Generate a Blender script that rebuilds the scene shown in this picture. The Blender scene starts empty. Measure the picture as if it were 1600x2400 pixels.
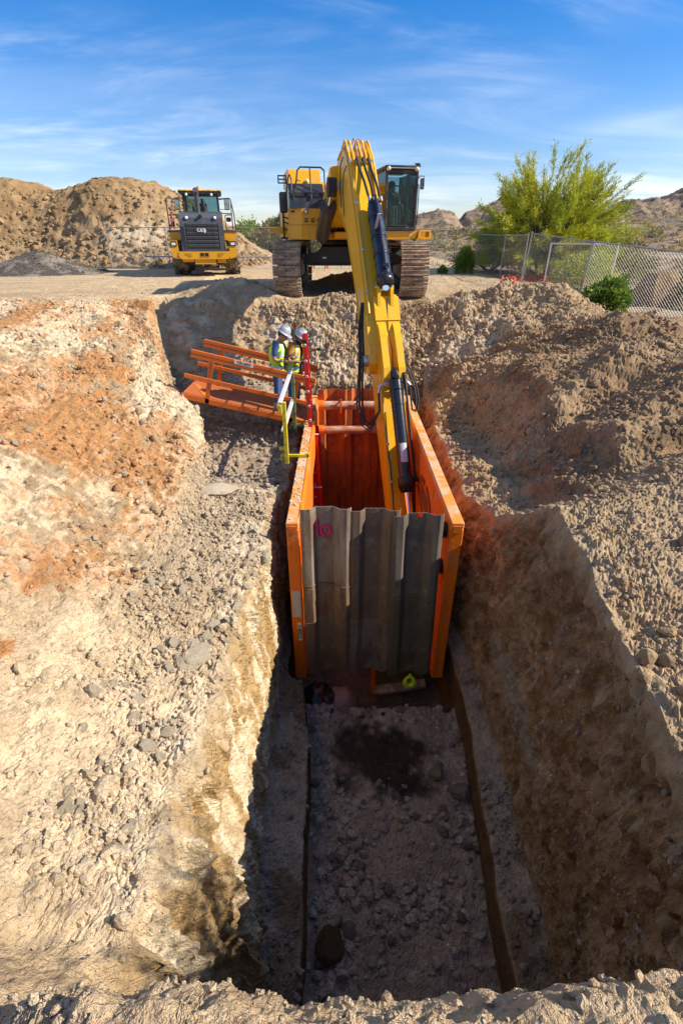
import bpy, bmesh, math, random
import numpy as np
from mathutils import Vector, Matrix, Euler

SC = bpy.context.scene
COL = SC.collection
R = math.radians

# ------------------------------------------------------------------ camera
cam_d = bpy.data.cameras.new('camera')
cam_d.sensor_fit = 'VERTICAL'
cam_d.sensor_height = 36.0
cam_d.lens = 17.05
cam_d.clip_start = 0.05
cam_d.clip_end = 6000
cam = bpy.data.objects.new('camera', cam_d)
cam.location = (0, 0, 1.6)
cam.rotation_euler = (R(90 - 29.8), 0, 0)
COL.objects.link(cam)
SC.camera = cam

# ------------------------------------------------------------------ sun and sky
SUN_DIR = Vector((1.0, -0.07, 0.71)).normalized()
SUN_EL = math.asin(SUN_DIR.z)
SUN_AZ = math.atan2(SUN_DIR.x, SUN_DIR.y)            # clockwise from +Y
sun_d = bpy.data.lights.new('sun', 'SUN')
sun_d.energy = 4.6
sun_d.angle = R(0.53)
sun_d.color = (1.0, 0.90, 0.75)
sun = bpy.data.objects.new('sun', sun_d)
sun.rotation_euler = SUN_DIR.to_track_quat('Z', 'Y').to_euler()
sun.location = (30, 5, 25)
COL.objects.link(sun)

world = bpy.data.worlds.new('World')
SC.world = world
world.use_nodes = True
wt = world.node_tree
wt.nodes.clear()
def wn(t, **k):
    n = wt.nodes.new(t)
    for a, b in k.items(): setattr(n, a, b)
    return n
w_out = wn('ShaderNodeOutputWorld')
w_bg = wn('ShaderNodeBackground')
w_bg.inputs['Strength'].default_value = 0.082
sky = wn('ShaderNodeTexSky', sky_type='NISHITA')
sky.sun_disc = False
sky.sun_elevation = SUN_EL
sky.sun_rotation = SUN_AZ
sky.air_density = 1.0
sky.dust_density = 0.4
sky.ozone_density = 3.0
sky.altitude = 400
hs = wn('ShaderNodeHueSaturation')
hs.inputs['Saturation'].default_value = 1.08
hs.inputs['Value'].default_value = 1.0
wsep = wn('ShaderNodeSeparateXYZ'); wtc = wn('ShaderNodeTexCoord')
wt.links.new(wtc.outputs['Generated'], wsep.inputs[0])
wmr = wn('ShaderNodeMapRange'); wmr.inputs[1].default_value = 0.0; wmr.inputs[2].default_value = 0.30
wt.links.new(wsep.outputs[2], wmr.inputs[0])
wtint = wn('ShaderNodeMix', data_type='RGBA')
wtint.inputs['A'].default_value = (1.10, 1.02, 1.08, 1); wtint.inputs['B'].default_value = (.41, .81, 1.22, 1)
wt.links.new(wmr.outputs[0], wtint.inputs['Factor'])
wmul = wn('ShaderNodeMix', data_type='RGBA', blend_type='MULTIPLY'); wmul.inputs['Factor'].default_value = 1.0
wt.links.new(sky.outputs[0], wmul.inputs['A']); wt.links.new(wtint.outputs['Result'], wmul.inputs['B'])
wt.links.new(wmul.outputs['Result'], hs.inputs['Color'])
# thin cirrus: a noise on a plane high overhead, seen through the view direction
tc = wn('ShaderNodeTexCoord')
sep = wn('ShaderNodeSeparateXYZ')
wt.links.new(tc.outputs['Generated'], sep.inputs[0])
def wmath(op, a, b=None, clamp=False):
    n = wn('ShaderNodeMath', operation=op, use_clamp=clamp)
    for i, v in enumerate((a, b)):
        if v is None: continue
        if isinstance(v, (int, float)): n.inputs[i].default_value = v
        else: wt.links.new(v, n.inputs[i])
    return n.outputs[0]
zz = wmath('ADD', wmath('MAXIMUM', sep.outputs[2], 0.0), 0.09)
cx = wmath('DIVIDE', sep.outputs[0], zz)
cy = wmath('DIVIDE', sep.outputs[1], zz)
comb = wn('ShaderNodeCombineXYZ')
wt.links.new(cx, comb.inputs[0]); wt.links.new(cy, comb.inputs[1])
def cloud(loc, rot, scale, nscale, detail, rough, lo, hi, dist):
    mp = wn('ShaderNodeMapping')
    mp.inputs['Location'].default_value = loc
    mp.inputs['Rotation'].default_value = (0, 0, R(rot))
    mp.inputs['Scale'].default_value = scale
    wt.links.new(comb.outputs[0], mp.inputs[0])
    nz = wn('ShaderNodeTexNoise')
    nz.inputs['Scale'].default_value = nscale
    nz.inputs['Detail'].default_value = detail
    nz.inputs['Roughness'].default_value = rough
    nz.inputs['Distortion'].default_value = dist
    wt.links.new(mp.outputs[0], nz.inputs['Vector'])
    mr = wn('ShaderNodeMapRange', interpolation_type='SMOOTHSTEP')
    mr.inputs[1].default_value = lo; mr.inputs[2].default_value = hi
    wt.links.new(nz.outputs[0], mr.inputs[0])
    return mr.outputs[0]
c1 = cloud((3.2, 1.7, 0), -62, (0.42, 0.95, 1), 1.0, 10, 0.62, 0.38, 0.80, 1.0)
c2 = cloud((1.9, 3.2, 0), 70, (0.4, 0.4, 1), 0.9, 3, 0.5, 0.34, 0.62, 0.2)
c3 = cloud((7.4, 2.2, 0), 20, (0.25, 0.8, 1), 0.8, 8, 0.58, 0.44, 0.85, 0.6)
cm = wmath('MULTIPLY', c1, c2)
cm = wmath('ADD', wmath('MULTIPLY', cm, 0.72), wmath('MULTIPLY', c3, 0.26), clamp=True)
cm = wmath('MULTIPLY', cm, wmath('GREATER_THAN', sep.outputs[2], 0.0))
mixc = wn('ShaderNodeMix', data_type='RGBA')
wt.links.new(cm, mixc.inputs['Factor'])
wt.links.new(hs.outputs[0], mixc.inputs['A'])
mixc.inputs['B'].default_value = (8.6, 9.0, 9.6, 1)
wt.links.new(mixc.outputs['Result'], w_bg.inputs['Color'])
wt.links.new(w_bg.outputs[0], w_out.inputs[0])

vs = SC.view_settings
vs.view_transform = 'Standard'
vs.look = 'None'
vs.exposure = 0.82
vs.gamma = 1.0
vs.use_curve_mapping = False
SC.cycles.max_bounces = 6
SC.cycles.diffuse_bounces = 4
SC.cycles.glossy_bounces = 3
SC.cycles.transparent_max_bounces = 8
SC.cycles.use_denoising = True

# ------------------------------------------------------------------ materials
def new_mat(name):
    m = bpy.data.materials.new(name)
    m.use_nodes = True
    nt = m.node_tree
    return m, nt, nt.nodes['Principled BSDF']
def lk(nt, a, b): nt.links.new(a, b)
def node(nt, t, **k):
    n = nt.nodes.new(t)
    for a, b in k.items(): setattr(n, a, b)
    return n
def noise(nt, vec, scale, detail=4, rough=0.55, dist=0.0):
    n = node(nt, 'ShaderNodeTexNoise')
    n.inputs['Scale'].default_value = scale
    n.inputs['Detail'].default_value = detail
    n.inputs['Roughness'].default_value = rough
    n.inputs['Distortion'].default_value = dist
    if vec is not None: lk(nt, vec, n.inputs['Vector'])
    return n.outputs[0]
def mrange(nt, v, a, b, c=0.0, d=1.0):
    n = node(nt, 'ShaderNodeMapRange', interpolation_type='SMOOTHSTEP')
    n.inputs[1].default_value = a; n.inputs[2].default_value = b
    n.inputs[3].default_value = c; n.inputs[4].default_value = d
    lk(nt, v, n.inputs[0])
    return n.outputs[0]
def mixrgb(nt, f, a, b, mode='MIX'):
    n = node(nt, 'ShaderNodeMix', data_type='RGBA', blend_type=mode)
    for k, v in (('Factor', f), ('A', a), ('B', b)):
        if isinstance(v, (int, float)): n.inputs[k].default_value = v
        elif isinstance(v, tuple): n.inputs[k].default_value = v if len(v) == 4 else v + (1,)
        else: lk(nt, v, n.inputs[k])
    return n.outputs['Result']
def objvec(nt, scale=None):
    t = node(nt, 'ShaderNodeTexCoord')
    if scale is None: return t.outputs['Object']
    mp = node(nt, 'ShaderNodeMapping')
    mp.inputs['Scale'].default_value = scale
    lk(nt, t.outputs['Object'], mp.inputs[0])
    return mp.outputs[0]
def bump(nt, h, b, strength=0.3, dist=0.02):
    n = node(nt, 'ShaderNodeBump')
    n.inputs['Strength'].default_value = strength
    n.inputs['Distance'].default_value = dist
    lk(nt, h, n.inputs['Height'])
    lk(nt, n.outputs[0], b.inputs['Normal'])

def paint(name, col, dirt=(.30, .22, .14), amt=0.5, rough=0.42, scale=2.5, metal=0.0, lo=0.52, hi=0.75, grain=0.0, stretch=None, rust=0.0):
    m, nt, b = new_mat(name)
    v = objvec(nt, stretch)
    n1 = noise(nt, v, scale, 6, 0.65)
    n2 = noise(nt, v, scale * 9, 3, 0.6)
    f = mrange(nt, n1, lo, hi, 0, amt)
    f2 = mrange(nt, n2, .55, .8, 0, amt * .5)
    c = mixrgb(nt, f, col, dirt)
    c = mixrgb(nt, f2, c, dirt)
    c = mixrgb(nt, mrange(nt, noise(nt, v, scale * .5, 2), .3, .7, 0, .16), c, tuple(x * .72 for x in col))
    if rust:      # runs of rust and scraped patches
        c = mixrgb(nt, mrange(nt, noise(nt, objvec(nt, (7, 7, .7)), 1.5, 6, .72), .54, .70, 0, rust), c, (.20, .055, .02))
        c = mixrgb(nt, mrange(nt, noise(nt, objvec(nt, (1.2, 1.2, 4)), 3.1, 7, .8), .60, .66, 0, rust), c, (.10, .075, .06))
    lk(nt, c, b.inputs['Base Color'])
    r = node(nt, 'ShaderNodeMath', operation='ADD', use_clamp=True)
    lk(nt, f, r.inputs[0]); r.inputs[1].default_value = rough
    lk(nt, r.outputs[0], b.inputs['Roughness'])
    b.inputs['Metallic'].default_value = metal
    bump(nt, n2, b, 0.12 + grain, 0.01)
    return m

M = {}
M['yellow'] = paint('machine_yellow_paint', (.74, .365, .008), amt=.45, rough=.36, scale=1.9, rust=.28)
M['boom_yellow'] = paint('boom_yellow_paint', (.79, .425, .008), amt=.42, rough=.34, scale=1.9, lo=.54, hi=.78, rust=.28)
M['grey_panel'] = paint('dark_grey_panel_paint', (.07, .076, .084), amt=.35, rough=.36)
M['black'] = paint('black_paint', (.014, .014, .016), amt=.35, rough=.45)
M['housing'] = paint('dark_housing_panel', (.022, .026, .034), amt=.25, rough=.28)
M['navy'] = paint('navy_cylinder_paint', (.012, .018, .038), amt=.14, rough=.26)
M['blackcyl'] = paint('black_cylinder_paint', (.013, .015, .021), amt=.18, rough=.24)
M['rubber'] = paint('black_rubber', (.022, .021, .02), dirt=(.2, .16, .11), amt=.25, rough=.7)
M['tyre'] = paint('dusty_tyre_rubber', (.045, .04, .034), dirt=(.34, .26, .17), amt=.85, rough=.85, lo=.38, hi=.62, scale=3)
M['track'] = paint('muddy_track_steel', (.27, .185, .125), dirt=(.60, .46, .32), amt=.9, rough=.6, metal=.15, scale=5.5, lo=.44, hi=.60, grain=.3)
M['cylbrown'] = paint('brown_grey_cylinder', (.075, .055, .042), dirt=(.28, .2, .13), amt=.5, rough=.4)
M['trackdark'] = paint('oily_track_frame', (.02, .018, .017), amt=.4, rough=.6)
M['chrome'] = paint('polished_chrome_rod', (.82, .82, .84), amt=.05, rough=.08, metal=1.0)
M['steel'] = paint('galvanised_fitting', (.55, .55, .56), amt=.15, rough=.35, metal=.8)
M['galv'] = paint('galvanised_fence_steel', (.33, .34, .35), amt=.15, rough=.5, metal=.5)
M['silver'] = paint('aluminium_rail', (.72, .73, .75), amt=.12, rough=.4, metal=.25)
M['orange'] = paint('trench_box_orange_paint', (.82, .185, .008), dirt=(.36, .20, .10), amt=.62, rough=.44, scale=2.6, grain=.2, lo=.50, hi=.72, rust=.7)
M['orange_rail'] = paint('gangway_orange_paint', (.72, .15, .012), dirt=(.34, .17, .09), amt=.5, rough=.45, scale=3, rust=.5)
M['orange_top'] = paint('dusty_orange_cap', (.80, .25, .03), dirt=(.55, .42, .28), amt=1.0, rough=.6, scale=3.0, lo=.40, hi=.60)
M['red'] = paint('red_fibreglass', (.62, .016, .008), amt=.12, rough=.4)
M['green'] = paint('olive_green_post_paint', (.13, .19, .075), amt=.2, rough=.5)
M['lemon'] = paint('yellow_post_paint', (.62, .52, .02), amt=.22, rough=.5)
M['hook'] = paint('fluorescent_hook_paint', (.62, .95, .02), dirt=(.1, .1, .05), amt=.25, rough=.45, scale=14)
M['pipe'] = paint('rusty_spreader_pipe', (.44, .17, .085), dirt=(.58, .46, .36), amt=.8, rough=.7, scale=4, lo=.42, hi=.66, grain=.2)
M['glassdark'], _nt, _b = new_mat('dark_window_glass')
_b.inputs['Base Color'].default_value = (.012, .018, .026, 1); _b.inputs['Roughness'].default_value = .06
_b.inputs['Specular IOR Level'].default_value = .6
def clear_glass(name, tint, mixf):
    m, nt, b = new_mat(name)
    nt.nodes.remove(b)
    o = nt.nodes['Material Output']
    tr = node(nt, 'ShaderNodeBsdfTransparent'); tr.inputs[0].default_value = tint + (1,)
    gl = node(nt, 'ShaderNodeBsdfGlossy'); gl.inputs['Roughness'].default_value = .03
    mx = node(nt, 'ShaderNodeMixShader')
    fr = node(nt, 'ShaderNodeFresnel'); fr.inputs[0].default_value = mixf
    lk(nt, fr.outputs[0], mx.inputs[0]); lk(nt, tr.outputs[0], mx.inputs[1]); lk(nt, gl.outputs[0], mx.inputs[2])
    lk(nt, mx.outputs[0], o.inputs[0])
    return m
M['glass'] = clear_glass('tinted_cab_glass', (.60, .72, .74), 1.38)
M['mirrorglass'] = paint('mirror_glass', (.35, .38, .36), amt=.05, rough=.05, metal=1)
def flat(name, col, rough=.6, metal=0, emit=None):
    m, nt, b = new_mat(name)
    v = objvec(nt)
    c = mixrgb(nt, mrange(nt, noise(nt, v, 14, 4), .35, .7, 0, .35), col, tuple(x * .7 for x in col))
    lk(nt, c, b.inputs['Base Color'])
    b.inputs['Roughness'].default_value = rough; b.inputs['Metallic'].default_value = metal
    return m
M['lamp'] = flat('lamp_lens', (.72, .64, .46), .25)
M['lampw'] = flat('white_lamp_lens', (.8, .8, .78), .2)
M['amber'] = flat('amber_beacon', (.95, .25, .01), .25)
M['extinguisher'] = flat('red_extinguisher', (.55, .02, .02), .35)
M['white'] = flat('white_label', (.78, .76, .72), .6)
M['dull'] = flat('weathered_sticker', (.50, .50, .50), .55)
M['ink'] = flat('black_ink', (.015, .015, .015), .6)
M['pink'] = flat('pink_spray_paint', (.85, .012, .16), .6)
M['skin'] = flat('skin', (.42, .22, .14), .55)
M['skin_dark'] = flat('tanned_skin', (.33, .16, .095), .55)
M['hair'] = flat('dark_hair', (.02, .014, .01), .7)
M['hat'] = flat('pale_grey_hard_hat', (.40, .42, .47), .38)
M['hivis'] = flat('fluorescent_yellow_cloth', (.50, .88, .012), .8)
M['reflect'] = flat('silver_reflective_tape', (.60, .63, .66), .35)
M['orangetape'] = flat('orange_tape', (.85, .22, .02), .7)
M['blueshirt'] = flat('blue_cotton', (.035, .075, .21), .85)
M['tanshirt'] = flat('orange_brown_cotton', (.45, .17, .04), .85)
M['denim'] = flat('blue_denim', (.05, .10, .24), .85)
M['boot'] = flat('dusty_leather_boot', (.34, .26, .17), .8)
M['glove'] = flat('dark_work_glove', (.05, .05, .035), .8)
M['greenshirt'] = flat('dark_green_cotton', (.012, .055, .036), .85)
M['seat'] = flat('black_seat_cloth', (.012, .012, .013), .8)
M['greenribbon'] = flat('green_plastic', (.02, .42, .09), .4)
M['mesh_orange'] = flat('orange_safety_mesh', (.9, .13, .03), .6)
M['blackplastic'] = flat('black_plastic_sheet', (.012, .013, .018), .3)
M['slurry'] = flat('pinkish_slurry', (.22, .14, .12), .6)

def leaf_mat(name, a, bcol, sc=1.2):
    m, nt, b = new_mat(name)
    v = objvec(nt)
    f = mrange(nt, noise(nt, v, sc, 3), .35, .65)
    c = mixrgb(nt, f, a, bcol)
    c = mixrgb(nt, mrange(nt, noise(nt, v, sc * 7, 2), .4, .7, 0, .5), c, tuple(x * .55 for x in a))
    lk(nt, c, b.inputs['Base Color'])
    b.inputs['Roughness'].default_value = .6
    tl = node(nt, 'ShaderNodeBsdfTranslucent'); lk(nt, c, tl.inputs[0])
    mx = node(nt, 'ShaderNodeMixShader'); mx.inputs[0].default_value = .3
    o = nt.nodes['Material Output']
    lk(nt, b.outputs[0], mx.inputs[1]); lk(nt, tl.outputs[0], mx.inputs[2]); lk(nt, mx.outputs[0], o.inputs[0])
    return m
M['paloverde'] = leaf_mat('palo_verde_green', (.37, .42, .03), (.54, .52, .03), .8)
M['bushgreen'] = leaf_mat('bright_shrub_green', (.15, .26, .035), (.25, .34, .045), 3)
M['olive'] = leaf_mat('olive_scrub_green', (.20, .20, .07), (.32, .27, .11), 1.5)
M['grassgreen'] = leaf_mat('fresh_weed_green', (.10, .22, .03), (.16, .28, .04), 3)
M['strawgold'] = leaf_mat('golden_brittlebush', (.42, .30, .10), (.58, .43, .13), .4)
M['straw'] = leaf_mat('dry_straw_scrub', (.34, .25, .13), (.24, .18, .10), .4)
M['bark'] = flat('green_grey_bark', (.14, .13, .07), .8)

# ------------------------------------------------------------------ mesh helpers
class MB:
    """collects shapes; build() links them as one mesh object"""
    def __init__(s): s.v = []; s.f = []; s.sm = []; s.mi = []; s.M = None; s.cur = 0
    def add(s, vs_, fs, smooth=False):
        o = len(s.v)
        if s.M is not None: vs_ = [s.M @ Vector(p) for p in vs_]
        s.v.extend([tuple(p) for p in vs_])
        for f in fs:
            s.f.append(tuple(i + o for i in f)); s.sm.append(smooth); s.mi.append(s.cur)
        return s
    def box(s, c, d, ch=0.0, rot=None):
        """box centred at c with size d, chamfered edges ch, optional rotation matrix/euler"""
        hx, hy, hz = d[0] / 2, d[1] / 2, d[2] / 2
        m = None
        if rot is not None:
            m = rot if isinstance(rot, Matrix) else Euler(rot).to_matrix()
        def T(p):
            p = Vector(p)
            if m is not None: p = m @ p
            return (p.x + c[0], p.y + c[1], p.z + c[2])
        if ch <= 0:
            P = [T((x, y, z)) for x in (-hx, hx) for y in (-hy, hy) for z in (-hz, hz)]
            s.add(P, [(0, 1, 3, 2), (4, 6, 7, 5), (0, 4, 5, 1), (2, 3, 7, 6), (0, 2, 6, 4), (1, 5, 7, 3)])
            return s
        ch = min(ch, hx * .9, hy * .9, hz * .9)
        P = []; ix = {}
        for sx in (-1, 1):
            for sy in (-1, 1):
                for sz in (-1, 1):
                    for a in range(3):
                        p = [sx * hx, sy * hy, sz * hz]
                        for b in range(3):
                            if b != a: p[b] -= (sx, sy, sz)[b] * ch
                        ix[(sx, sy, sz, a)] = len(P); P.append(T(p))
        F = []
        for a in range(3):
            b, c2 = [(1, 2), (2, 0), (0, 1)][a]
            for sg in (-1, 1):
                q = []
                for (u, w) in ((-1, -1), (1, -1), (1, 1), (-1, 1)):
                    k = [0, 0, 0]; k[a] = sg; k[b] = u; k[c2] = w
                    q.append(ix[(k[0], k[1], k[2], a)])
                F.append(tuple(q) if sg > 0 else tuple(reversed(q)))
        for a in range(3):
            b, c2 = [(1, 2), (2, 0), (0, 1)][a]
            for u in (-1, 1):
                for w in (-1, 1):
                    k0 = [0, 0, 0]; k0[b] = u; k0[c2] = w; k1 = list(k0); k0[a] = -1; k1[a] = 1
                    q = [ix[(*k0, b)], ix[(*k1, b)], ix[(*k1, c2)], ix[(*k0, c2)]]
                    F.append(tuple(q) if u * w < 0 else tuple(reversed(q)))
        for sx in (-1, 1):
            for sy in (-1, 1):
                for sz in (-1, 1):
                    q = (ix[(sx, sy, sz, 0)], ix[(sx, sy, sz, 1)], ix[(sx, sy, sz, 2)])
                    F.append(q if sx * sy * sz > 0 else tuple(reversed(q)))
        s.add(P, F)
        return s
    def span(s, a, b, ch=0.0):
        return s.box([(a[i] + b[i]) / 2 for i in range(3)], [abs(b[i] - a[i]) for i in range(3)], ch)
    def beam(s, p0, p1, w, h, ch=0.0, up=(0, 0, 1)):
        p0, p1 = Vector(p0), Vector(p1); d = p1 - p0; L = d.length
        y = d.normalized(); u = Vector(up)
        x = y.cross(u)
        if x.length < 1e-4: x = y.cross(Vector((1, 0, 0)))
        x.normalize(); z = x.cross(y)
        m = Matrix((x, y, z)).transposed()
        return s.box((p0 + p1) / 2, (w, L, h), ch, m)
    def prism(s, pts, a, b, axes='xz'):
        """polygon pts in the plane `axes`, extruded along the third axis from a to b"""
        n = len(pts); k = {'xz': (0, 2, 1), 'yz': (1, 2, 0), 'xy': (0, 1, 2)}[axes]
        P = []
        for t in (a, b):
            for p in pts:
                q = [0, 0, 0]; q[k[0]] = p[0]; q[k[1]] = p[1]; q[k[2]] = t; P.append(q)
        F = [tuple(range(n))[::-1], tuple(range(n, 2 * n))] + [(i, (i + 1) % n, n + (i + 1) % n, n + i) for i in range(n)]
        return s.add(P, F)
    def tube(s, pts, r, n=8, caps=True, smooth=True):
        pts = [Vector(p) for p in pts]; N = len(pts)
        rr = r if isinstance(r, (list, tuple)) else [r] * N
        P = []; F = []
        up = None
        for i, p in enumerate(pts):
            if i == 0: d = pts[1] - p
            elif i == N - 1: d = p - pts[i - 1]
            else: d = (pts[i + 1] - p).normalized() + (p - pts[i - 1]).normalized()
            if d.length < 1e-9: d = Vector((0, 0, 1))
            d.normalize()
            if up is None:
                up = d.orthogonal().normalized()
            else:
                up = (up - d * up.dot(d))
                if up.length < 1e-6: up = d.orthogonal()
                up.normalize()
            w = d.cross(up)
            for k in range(n):
                a = 2 * math.pi * k / n
                P.append(p + (up * math.cos(a) + w * math.sin(a)) * rr[i])
        for i in range(N - 1):
            for k in range(n):
                F.append((i * n + k, i * n + (k + 1) % n, (i + 1) * n + (k + 1) % n, (i + 1) * n + k))
        s.add(P, F, smooth)
        if caps:
            s.add(P[:n], [tuple(range(n))[::-1]]); s.add(P[-n:], [tuple(range(n))])
        return s
    def cyl(s, p0, p1, r, r1=None, n=16):
        return s.tube([p0, p1], [r, r if r1 is None else r1], n)
    def lathe(s, prof, origin, axis, n=20, smooth=True):
        """profile (radius, height) turned about axis through origin"""
        o = Vector(origin); d = Vector(axis).normalized(); u = d.orthogonal().normalized(); w = d.cross(u)
        P = []; F = []
        for (r, h) in prof:
            for k in range(n):
                a = 2 * math.pi * k / n
                P.append(o + d * h + (u * math.cos(a) + w * math.sin(a)) * max(r, 1e-4))
        for i in range(len(prof) - 1):
            for k in range(n):
                F.append((i * n + k, i * n + (k + 1) % n, (i + 1) * n + (k + 1) % n, (i + 1) * n + k))
        return s.add(P, F, smooth)
    def ball(s, c, r, n=12, m=8, sc=(1, 1, 1), rot=None):
        P = []; F = []
        mt = Euler(rot).to_matrix() if rot is not None else None
        for i in range(m + 1):
            t = math.pi * i / m
            for k in range(n):
                a = 2 * math.pi * k / n
                p = Vector((math.sin(t) * math.cos(a) * r * sc[0], math.sin(t) * math.sin(a) * r * sc[1], math.cos(t) * r * sc[2]))
                if mt is not None: p = mt @ p
                P.append((c[0] + p.x, c[1] + p.y, c[2] + p.z))
        for i in range(m):
            for k in range(n):
                F.append((i * n + k, (i + 1) * n + k, (i + 1) * n + (k + 1) % n, i * n + (k + 1) % n))
        return s.add(P, F, True)
    def mesh(s, name, mat):
        me = bpy.data.meshes.new(name)
        me.from_pydata(s.v, [], s.f)
        me.polygons.foreach_set('use_smooth', s.sm)
        for m in (mat if isinstance(mat, (list, tuple)) else [mat]): me.materials.append(m)
        if isinstance(mat, (list, tuple)): me.polygons.foreach_set('material_index', s.mi)
        me.update()
        return me
    def build(s, name, mat, parent=None):
        o = bpy.data.objects.new(name, s.mesh(name, mat))
        COL.objects.link(o)
        if parent is not None: o.parent = parent
        return o

def tag(o, label=None, cat=None, group=None, kind=None):
    if label: o['label'] = label
    if cat: o['category'] = cat
    if group: o['group'] = group
    if kind: o['kind'] = kind
    return o
def thing(name, loc, label, cat, group=None, rz=0.0):
    o = bpy.data.objects.new(name, None)
    o.empty_display_size = .2
    o.location = loc; o.rotation_euler = (0, 0, rz)
    COL.objects.link(o)
    return tag(o, label, cat, group)
def link_mesh(name, me, parent=None, loc=None, rot=None, scale=None):
    o = bpy.data.objects.new(name, me); COL.objects.link(o)
    if parent is not None: o.parent = parent
    if loc is not None: o.location = loc
    if rot is not None: o.rotation_euler = rot
    if scale is not None: o.scale = scale
    return o
def np_mesh(name, V, Fq, mat, smooth=True, col=None):
    """fast mesh from numpy vertex array and an (n,3) or (n,4) face array"""
    V = np.asarray(V, np.float32); Fq = np.asarray(Fq, np.int32)
    k = Fq.shape[1]
    me = bpy.data.meshes.new(name)
    me.vertices.add(len(V)); me.vertices.foreach_set('co', V.ravel())
    me.loops.add(Fq.size); me.loops.foreach_set('vertex_index', Fq.ravel())
    me.polygons.add(len(Fq))
    me.polygons.foreach_set('loop_start', np.arange(0, Fq.size, k, dtype=np.int32))
    me.polygons.foreach_set('loop_total', np.full(len(Fq), k, np.int32))
    me.update(calc_edges=True)
    me.polygons.foreach_set('use_smooth', np.full(len(Fq), smooth, bool))
    if col is not None:
        at_ = me.color_attributes.new('soil', 'FLOAT_COLOR', 'POINT')
        c4 = np.ones((len(V), 4), np.float32); c4[:, :3] = col
        at_.data.foreach_set('color', c4.ravel())
    for m in (mat if isinstance(mat, (list, tuple)) else [mat]): me.materials.append(m)
    me.validate()
    return me
def text_mesh(name, body, size, mat, parent, mtx, extrude=.002, sx=1.0, bold=0.0):
    c = bpy.data.curves.new(name, 'FONT'); c.body = body; c.size = size; c.extrude = extrude
    c.align_x = 'CENTER'; c.align_y = 'CENTER'; c.offset = bold
    t = bpy.data.objects.new('tmp_text', c); COL.objects.link(t)
    dg = bpy.context.evaluated_depsgraph_get()
    me = bpy.data.meshes.new_from_object(t.evaluated_get(dg))
    bpy.data.objects.remove(t); bpy.data.curves.remove(c)
    me.transform(mtx @ Matrix.Diagonal((sx, 1, 1, 1)))
    me.materials.clear(); me.materials.append(mat)
    o = bpy.data.objects.new(name, me); COL.objects.link(o); o.parent = parent
    return o

# ------------------------------------------------------------------ vector noise in numpy
def _hash(ix, iy, iz, seed):
    h = (ix.astype(np.uint32) * np.uint32(374761393) + iy.astype(np.uint32) * np.uint32(668265263) + iz.astype(np.uint32) * np.uint32(2147483647) + np.uint32(seed * 974711 + 1))
    h = (h ^ (h >> np.uint32(13))) * np.uint32(1274126177)
    h = h ^ (h >> np.uint32(16))
    return h.astype(np.float32) / np.float32(4294967295.0)
def vnoise(x, y, z, seed=0):
    """value noise in -1..1"""
    x0, y0, z0 = np.floor(x), np.floor(y), np.floor(z)
    fx, fy, fz = x - x0, y - y0, z - z0
    fx, fy, fz = [f * f * f * (f * (f * 6 - 15) + 10) for f in (fx, fy, fz)]
    ix, iy, iz = [a.astype(np.int64).astype(np.int32) for a in (x0, y0, z0)]
    r = 0
    for dx in (0, 1):
        wx = fx if dx else 1 - fx
        for dy in (0, 1):
            wy = fy if dy else 1 - fy
            for dz in (0, 1):
                wz = fz if dz else 1 - fz
                r = r + wx * wy * wz * _hash(ix + dx, iy + dy, iz + dz, seed)
    return r * 2 - 1
def fbm(x, y, z, scale, octv=4, seed=0, gain=.5, lac=2.03, ridge=False):
    a, t, n = 1.0, 0.0, 0.0
    x, y, z = x / scale, y / scale, z / scale
    for o in range(octv):
        v = vnoise(x + 17.3 * o, y - 9.1 * o, z + 3.7 * o, seed + o)
        if ridge: v = 1 - 2 * np.abs(v)
        t = t + a * v; n += a
        a *= gain; x, y, z = x * lac, y * lac, z * lac
    return t / n
def sstep(a, b, x):
    t = np.clip((x - a) / (b - a), 0, 1)
    return t * t * (3 - 2 * t)
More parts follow.
